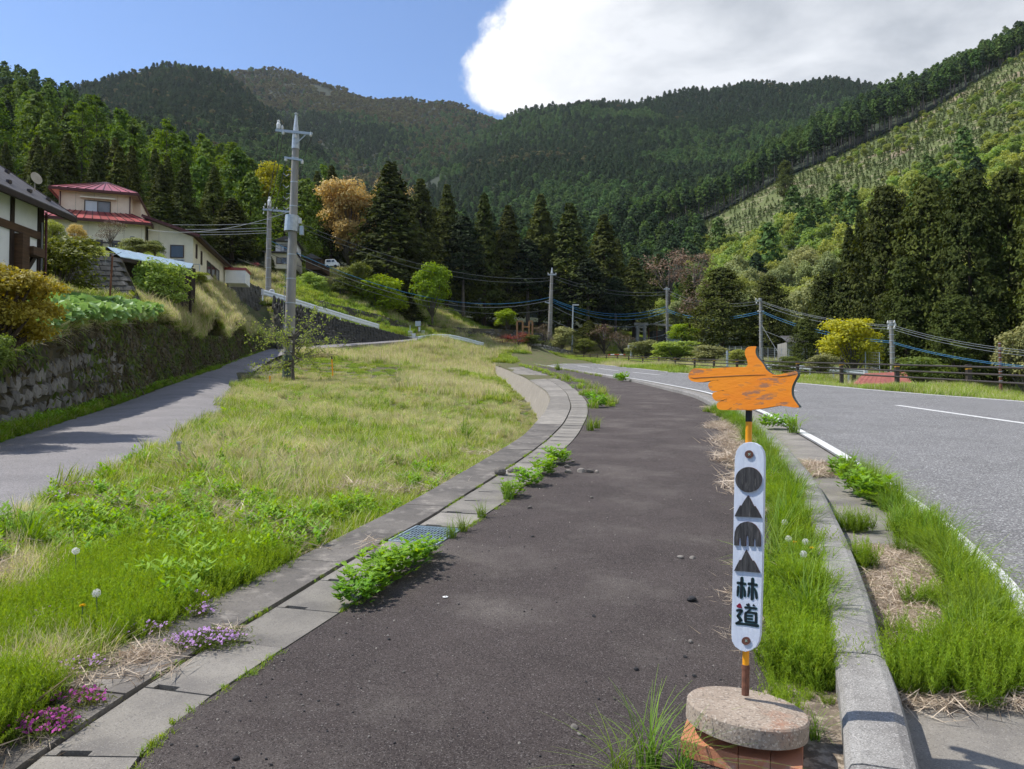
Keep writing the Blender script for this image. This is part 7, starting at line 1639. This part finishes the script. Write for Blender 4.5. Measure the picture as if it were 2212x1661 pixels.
# maple at the left edge
pc, brn = broad_crown(2.3, 1.7, .1, 400, 60, 420, .085, flat=.32, shell=.2, spread=.95, lobr=(.16, .32)); mp_ = crown_mesh('maple_crown', pc, M['leaf_maple'])
pc2, br2 = broad_crown(2.0, 1.5, .1, 401, 30, 400, .085, flat=.4, spread=.9, lobr=(.18, .34))
o = make_tree('maple_tree', 'maple_tree', 'feathery orange and green maple hanging over the rubble wall at the left edge', 'tree', mp_, trunk_mesh('maple_trunk', 1.2, .06, M['bark'], branches=brn), W(30, 770, 13.2) - Vector((.3,0,0)), .4, .72)
o = make_tree('maple_tree', 'maple_tree', 'lower greenish maple branch mass at the foot of the left edge', 'tree', crown_mesh('maple_crown', pc2, M['leaf_shrub']), trunk_mesh('maple_trunk', 1.0, .05, M['bark'], branches=br2), W(-25, 850, 11.6) - Vector((.3,0,0)), .4, .5)
# budding tree beside the tall pole
r = np.random.default_rng(410); b = MB(); base = W(634, 820, 39.5); b.tube([base-Vector((0,0,.2)), base+Vector((-.05,0,.6)), base+Vector((.02,.05,2.4))], [.10,.085,.05], 7); bud = []
for k in range(34):
    a = r.uniform(0, 6.283); z0_ = r.uniform(.7, 2.3); L_ = r.uniform(1.3, 2.9); el = r.uniform(-.05, .8); d = Vector((math.cos(a), math.sin(a)*.8, el)).normalized(); p = base + Vector((0,0,z0_)); pts = [p]
    for q in range(5): d = (d + Vector(r.normal(0, .18, 3)) + Vector((0,0,-.03))).normalized(); p = p + d*L_/5; pts.append(p)
    b.tube(pts, [.032,.026,.02,.014,.009,.004], 5)
    for q in range(1, 6):
        for w in range(3):
            dd = (d + Vector(r.normal(0, .75, 3))).normalized(); e = pts[q] + dd*r.uniform(.25, .75); b.tube([pts[q], (pts[q]+e)/2+Vector((0,0,.03)), e], [.009,.006,.003], 3)
            for s in range(7): bud.append(pts[q].lerp(e, r.uniform(.2, 1)) + Vector(r.normal(0, .05, 3)))
t = thing('budding_tree', 'twiggy tree with yellow green buds growing at the tall pole', 'tree'); b.build('trunk', M['bark_grey'], t)
C = np.array([tuple(p) for p in bud]); V, F_ = kites(C, r.normal(0, 1, C.shape), r.uniform(.06, .14, len(C)), r, .6, .5); link('crown', mk_mesh('buds', V, [F_], M['leaf_spring'], tint=np.repeat(r.uniform(.4, 1, len(C)), 4)), t)

# ------------------------------------------------------------------ individual clumps, flowers and stones
mug = [leafy('mugwort', 'mugwort', 430+k, 16, .17, 9, .085, .12, lobes=3, aspect=.34) for k in range(3)]
def clump(name, cat, me, px, py, s, label, rz=None, group=None, off=.0):
    g_ = G(px, py, off); o = link(name, me, None, g_); o.scale = (s, s, s); o.rotation_euler = (0, 0, rng.uniform(0, 6.28) if rz is None else rz); tag(o, label, cat, group); return o
for px, py, s, lb in ((765,1305,.85,'nearest leafy mugwort clump at the edge of the dark path'), (790,1284,1.0,'second mugwort clump from the camera along the path edge'), (822,1262,1.1,'third mugwort clump from the camera along the path edge'), (855,1243,1.15,'fourth mugwort clump from the camera along the path edge'), (890,1222,1.05,'fifth mugwort clump from the camera along the path edge'), (925,1200,.75,'small mugwort clump just before the steel grating'),
    (1110,1072,.9,'grassy mugwort clump beyond the grating beside two flat stones'), (1140,1048,1.1,'mugwort clump in the middle of the long far row'), (1172,1025,1.2,'dark mugwort clump beside the loose stones'), (1205,1003,1.3,'tallest mugwort clump at the far end of the row'),
    (1292,880,2.0,'rounded weed clump on the path edge where the wall bends'), (1278,862,1.4,'yellowish weed clump behind the rounded one at the bend'), (1345,824,2.6,'leafy weed clump on the distant kerb'), (1335,820,2.0,'second weed clump on the distant kerb'),
    (1665,925,1.6,'broad leaved weed clump under the hand by the white line'), (1700,925,1.3,'low weed clump right of the sign pole by the white line'), (1850,1065,1.5,'pale mugwort clump in the gutter beside the road'), (1890,1085,1.5,'darker mugwort clump in the gutter beside the road'), (1820,1025,1.2,'small weed clump touching the white line')):
    clump('weed_clump', 'weed clump', mug[rng.integers(3)], px, py, s, lb)
gt = [tuft('x', M['sedge'], 60, .06, .24, .006, 1.0, 440+k).data for k in range(3)]
for px, py, s, lb in ((1000,1148,.75,'grass tuft at the far corner of the steel grating'), (975,1162,.7,'grass tuft overlapping the steel grating'), (1040,1118,.7,'grass tuft just beyond the steel grating'), (1275,930,1.3,'grass tuft on the path edge before the rounded weed clump'), (1290,925,1.1,'smaller grass tuft on the path edge'), (1205,800,4.0,'tall grass tuft on the distant left path edge'), (1098,1078,1.0,'grass tuft in front of the long mugwort row'), (1715,935,2.0,'spreading grass tuft on the white line under the hand'), (1225,822,2.8,'dark sprouting tuft on the distant lids')):
    clump('grass_tuft', 'grass tuft', gt[rng.integers(3)], px, py, s, lb)
sg_ = [tuft('x', M['sedge'], 46, .05, .34, .006, 1.25, 445+k, segs=(0,.2,.4,.6,.8,1)).data for k in range(2)]
for px, py, s, lb in ((1400,1662,.85,'arching grass tuft left of the brick wedges'), (1340,1700,.7,'arching grass tuft at the bottom edge of the photo'), (1480,1690,.7,'grass tuft in front of the brick wedges'), (1760,1600,.45,'grass tuft between the foot and the kerb')):
    clump('grass_tuft', 'grass tuft', sg_[rng.integers(2)], px, py, s, lb)
ls_ = [tuft('x', M['sedge'], 60, .10, .62, .014, .75, 450+k, segs=(0,.3,.6,.85,1)).data for k in range(2)]
for px, py, s, lb in ((60,1190,.75,'tall broad bladed grass clump at the left edge beside the lane'), (25,1175,.6,'tall grass clump nearest the left edge of the photo'), (1005,905,1.2,'dark grass clump in the field before the wall bend'), (720,905,.95,'green grass clump in the middle of the field'), (690,910,.8,'smaller green grass clump left of the middle one'), (1750,1290,.42,'long bladed clump leaning over the kerb')):
    g_ = G(px, py); g_.z = float(field_h(g_.x, g_.y)) if px < 1200 else g_.z; o = link('grass_clump', ls_[rng.integers(2)], None, g_); o.scale = (s,)*3; tag(o, lb, 'grass clump')
X, Y = strip(46, 2.7, 4.3, cA, .0, .45, lambda X, Y: lump(X, Y, .2, 2) > .1); place('cap_litter', X, Y, zz0, st, .3, .6, 'dry stalks lying on the near cap stones', 'litter', 334, dz_=-.005)
X, Y = strip(300, 42, 92, cA, -2.4, -.3); place('field_grass', X, Y, fieldz, pg, .5, .9, 'low green grass along the foot of the far wall', 'grass', 335)
X, Y = strip(330, 2.2, 3.35, cA, -.1, .42, lambda X, Y: (X - cA(Y) < .52 - .34*(Y-2.2))); place('corner_horsetail', X, Y, zz0, hs, .45, .95, 'horsetail spreading over the cap stones at the bottom left corner', 'horsetail', 336)
X = rg.uniform(-17, -2.6, 420); Y = rg.uniform(76, 101, 420); k = X > np.interp(Y, LR[:, 1], LR[:, 0]) + .8; place('tall_reeds', X[k], Y[k], fieldz, fd, .9, 1.6, 'tall straw coloured reeds below the arched guardrail', 'reeds', 337)
# moss phlox
def phlox_mesh(seed, mt, n, R):
    r = np.random.default_rng(seed); Vs, Fs, ts, mi = [], [], [], []; off = 0
    for k in range(n):
        a, q = r.uniform(0, 6.283), R*math.sqrt(r.uniform()); q *= r.uniform(.8, 1.35); c = np.array([q*math.cos(a), q*math.sin(a)*.7, .03 + .045*r.uniform()*(1.5-q/R)]); nrm = unit(np.array([r.normal(0, .5), -.5+r.normal(0, .4), 1.0])[None])[0]; x = unit(np.cross(nrm, [0, 1, .3])[None])[0]; y = np.cross(nrm, x); s = .0075*r.uniform(.8, 1.2)
        for j in range(5):
            an = j*1.2566 + r.uniform(-.1, .1); d = x*math.cos(an)+y*math.sin(an); e = np.cross(nrm, d); Vs += [c, c+d*s*.65+e*s*.42, c+d*s*1.05, c+d*s*.65-e*s*.42]; Fs.append([off, off+1, off+2, off+3]); off += 4; ts += [.1, .9, 1, .9]; mi.append(0)
    m_ = int(n*8); C = np.stack([r.normal(0, R*.55, m_), r.normal(0, R*.4, m_), r.uniform(.0, .06, m_)], 1); V2, F2 = kites(C, r.normal(0, 1, C.shape), .028*np.ones(m_), r, .16, .3); 
    return mk_mesh('phlox', np.concatenate([np.array(Vs), V2]), [np.concatenate([np.array(Fs), F2+off])], [M[mt], M['leaf_shrub']], fm=[np.array(mi+[1]*m_)], tint=np.concatenate([np.array(ts), np.repeat(r.uniform(.2, 1, m_), 4)]))
for px, py, R, n, mt, lb in ((445,1392,.16,95,'phlox','largest pale purple moss phlox clump spilling onto the cap stones'), (432,1330,.07,16,'phlox','small purple phlox tuft behind the largest clump'), (430,1300,.06,12,'phlox','upper small phlox tuft beside the cap edge'), (340,1300,.12,18,'phlox','scattered lilac phlox flowers left of the largest clump'), (320,1370,.13,20,'phlox','lilac phlox flowers along the edge of the bare cap'), (180,1450,.12,12,'phlox','sparse phlox flowers above the magenta patches'), (120,1345,.16,14,'phlox','pale phlox flowers deep in the horsetail'), (105,1350,.10,9,'phlox','few phlox flowers near the left edge'),
    (65,1585,.13,60,'phlox_magenta','magenta moss phlox clump at the bottom left corner'), (120,1570,.08,30,'phlox_magenta','magenta phlox clump right of the corner one'), (185,1520,.08,20,'phlox_magenta','magenta phlox tuft hanging on the cap edge'), (95,1525,.06,16,'phlox_magenta','single magenta phlox tuft above the corner clump'), (195,1070,.18,22,'phlox','pink phlox tuft beside the lane at the left'), (130,1100,.18,18,'phlox','second pink phlox tuft beside the lane'), (165,1075,.15,14,'phlox_magenta','small bright pink tuft at the lane edge')):
    g_ = G(px, py); g_.z = (float(zr(g_.y)) + .0 if g_.x > float(cA(g_.y)) - .02 else float(field_h(g_.x, g_.y)) + .10); o = link('moss_phlox', phlox_mesh(500+px, mt, int(n*2.6), R), None, g_); tag(o, lb, 'flowers')
# dandelions
def seed_head(loc, lb):
    t = thing('dandelion_clock', lb, 'dandelion', loc); h = rng.uniform(.16, .24); b = MB(); b.tube([(0,0,0),(.01,0,h*.6),(.0,.01,h)], .003, 5); b.build('stem', M['weed_stem'], t)
    r = np.random.default_rng(int(loc[1]*1000)); n = 130; u_ = unit(r.normal(0, 1, (n, 3))); C = u_*.021 + [0,.01,h+.018]; V, F_ = kites(C, u_, .012*np.ones(n), r, .5, .4); V2, F2 = kites(u_*.011+[0,.01,h+.018], r.normal(0,1,(n,3)), .02*np.ones(n), r, .06, .1, T=u_); link('seed_head', mk_mesh('seed_head', np.concatenate([V, V2]), [np.concatenate([F_, F2+len(V)])], M['seedhead'], tint=np.repeat(r.uniform(0,1,2*n), 4)), t)
def yellow(loc, lb, h=None):
    t = thing('dandelion_flower', lb, 'dandelion', loc); h = h or rng.uniform(.12, .2); b = MB(); b.tube([(0,0,0),(.0,.01,h)], .003, 5); b.build('stem', M['weed_stem'], t)
    r = np.random.default_rng(int(loc[1]*999)); n = 60; a = r.uniform(0, 6.283, n); el = r.uniform(.1, 1.3, n); T = np.stack([np.cos(a)*np.cos(el), np.sin(a)*np.cos(el), np.sin(el)*.6], 1); C = T*.010+[0,.01,h]; V, F_ = kites(C, np.cross(T, r.normal(0,1,(n,3))), .02*np.ones(n), r, .25, .2, T=T); link('flower', mk_mesh('flower', V, [F_], M['dandelion'], tint=np.repeat(r.uniform(0,1,n), 4)), t)
leaf('weed_stem', (.12,.16,.05), (.14,.18,.06), 0)
for px, py, k_, lb in ((1697,1140,'s','left dandelion clock beside the white board'), (1705,1180,'s','second dandelion clock beside the white board'), (1742,1185,'s','dandelion clock right of the yellow dandelion'), (1738,1225,'s','lowest dandelion clock by the kerb'), (1718,1170,'y','yellow dandelion beside the white board'), (1755,1200,'y','small yellow dandelion near the kerb'), (160,1240,'s','dandelion clock in the horsetail at the left'), (205,1330,'s','brighter dandelion clock above the phlox'), (175,1345,'y','tiny yellow dandelion in the horsetail')):
    g_ = G(px, py + (45 if px > 1000 else 35)); (seed_head if k_ == 's' else yellow)(tuple(g_), lb)
for k in range(16):
    y = float(np.exp(rng.uniform(math.log(11), math.log(30)))); x = float(np.interp(y, LL[:, 1], LL[:, 0])) - rng.uniform(.1, .6); (seed_head if k % 2 else yellow)((x, y, float(hL(x, y))+.02), '%s dandelion on the verge under the rubble wall' % ('white seeded' if k % 2 else 'yellow'))
for o in COL.objects:
    if o.get('label', '').endswith('under the rubble wall') and o.name.startswith('dandelion'): o['group'] = 'dandelions along the rubble wall'
# stones
def pebble_mesh(seed, m_):
    r = np.random.default_rng(seed); import bmesh; bm = bmesh.new(); bmesh.ops.create_icosphere(bm, subdivisions=2, radius=.5)
    f1 = r.normal(0, 1, (4, 3)); 
    for v in bm.verts:
        c = v.co.copy(); d = sum(math.sin(2.2*c.dot(Vector(f1[q]))+q)*.10 for q in range(4)); v.co = c*(1+d); v.co.z *= .62
        for q in range(3):
            n_ = Vector(f1[q]).normalized(); e = v.co.dot(n_) - .36
            if e > 0: v.co -= n_*e
    me = bpy.data.meshes.new('pebble'); bm.to_mesh(me); bm.free(); me.materials.append(m_); return me
PB = [pebble_mesh(k, M['pebble']) for k in range(4)]; PD = [pebble_mesh(10+k, M['pebble_dark']) for k in range(2)]
for px, py, w, dk, lb in ((1080,1024,28,0,'flat pale stone lying on the lids beside the mugwort row'), (1110,1020,24,0,'rounded tan stone between the flat stone and the mugwort'), (1225,1010,12,0,'small stone on the path beyond the mugwort row'), (1228,1022,14,0,'tan stone at the edge of the dark path'), (1256,1020,16,0,'larger grey stone in the loose stone line'), (1238,998,9,0,'tiny stone behind the loose stone line'), (1275,1021,14,0,'flat tan stone in the loose stone line'), (1290,1020,10,0,'last stone of the loose stone line'), (1222,985,11,0,'brown stone at the foot of the tall weed'), (1145,1098,9,0,'single pale pebble on the path near the mugwort row'), (1278,1076,8,0,'lone cream pebble in the middle of the path'),
    (1470,1206,13,0,'brown knobbly stone left of the white board'), (1496,1206,11,0,'flat cream stone left of the white board'), (1494,1298,21,1,'dark blue grey stone beside the lower board'), (1283,1332,9,1,'small black stone in the middle of the path'), (1492,1388,11,0,'reddish pebble on the path left of the board foot'), (1480,1420,9,1,'small dark pebble before the round foot'), (1240,1572,16,0,'white chipped stone near the bottom edge'), (1252,1588,11,0,'second white chip near the bottom edge'), (1375,1448,11,1,'black pebble left of the round foot'), (1500,1462,10,1,'dark chip beside the round foot'), (1150,1160,7,1,'tiny dark pebble far down the path'), (510,1640,14,1,'dark pebble near the bottom left path edge'), (840,1222+160,7,1,'dark speck of stone on the near path')):
    g_ = G(px, py, .0); s = w/F*g_.y*1.1; o = link('pebble', (PD if dk else PB)[rng.integers(2)], None, g_ + Vector((0,0,s*.16))); o.scale = (s, s*.8, s*rng.uniform(.8, 1.1)); o.rotation_euler = (rng.uniform(-.2, .2), rng.uniform(-.2, .2), rng.uniform(0, 6)); tag(o, lb, 'stone')
gv = [bpy.data.objects.new('grit', m_) for m_ in PB[:2] + PD]
X, Y = region(2600, 2.3, 14, lambda Y: cC(Y)+.02, lambda Y: cK(Y)-.02, rg); edge_ = np.minimum(X-cC(Y), cK(Y)-X); k = rg.uniform(size=len(X)) < np.exp(-edge_/.35) + .12; X, Y = X[k], Y[k]
place('path_grit', X, Y, zz0, gv, .004, .013, 'loose grit and chips scattered on the dark path', 'gravel', 330, tilt=.4, dz_=.002)
t = thing('survey_marker', 'small round white survey plate on the dark path', 'marker', tuple(G(962,1290,.002))); b = MB(); b.lathe([(.016,0),(.018,.003),(.015,.005)], 24); b.build('plate', M['survey_white'], t); b = MB(); b.lathe([(.004,.005),(.004,.0065)], 10); b.build('pin', M['hole_dark'], t)
t = Ob(straw_mesh(460, 46, .09, .16, .004, .07)); COL.objects.link(t); t.name = 'dead_tuft'; t.location = G(800,1186); tag(t, 'dried brown grass tuft on the cap joint left of the grating', 'dead grass')

# ------------------------------------------------------------------ light valley haze
hm = bpy.data.materials.new('haze'); hm.use_nodes = True; hn = hm.node_tree; hn.nodes.clear()
pv = hn.nodes.new('ShaderNodeVolumePrincipled'); pv.inputs['Color'].default_value = (.80, .88, 1.0, 1); pv.inputs['Density'].default_value = 0.00005; pv.inputs['Anisotropy'].default_value = 0.2
ho = hn.nodes.new('ShaderNodeOutputMaterial'); hn.links.new(pv.outputs[0], ho.inputs['Volume'])
b = MB(); b.box(-2400, 2400, -2400, 2400, -10, 880); tag(b.build('haze', hm), kind='stuff')
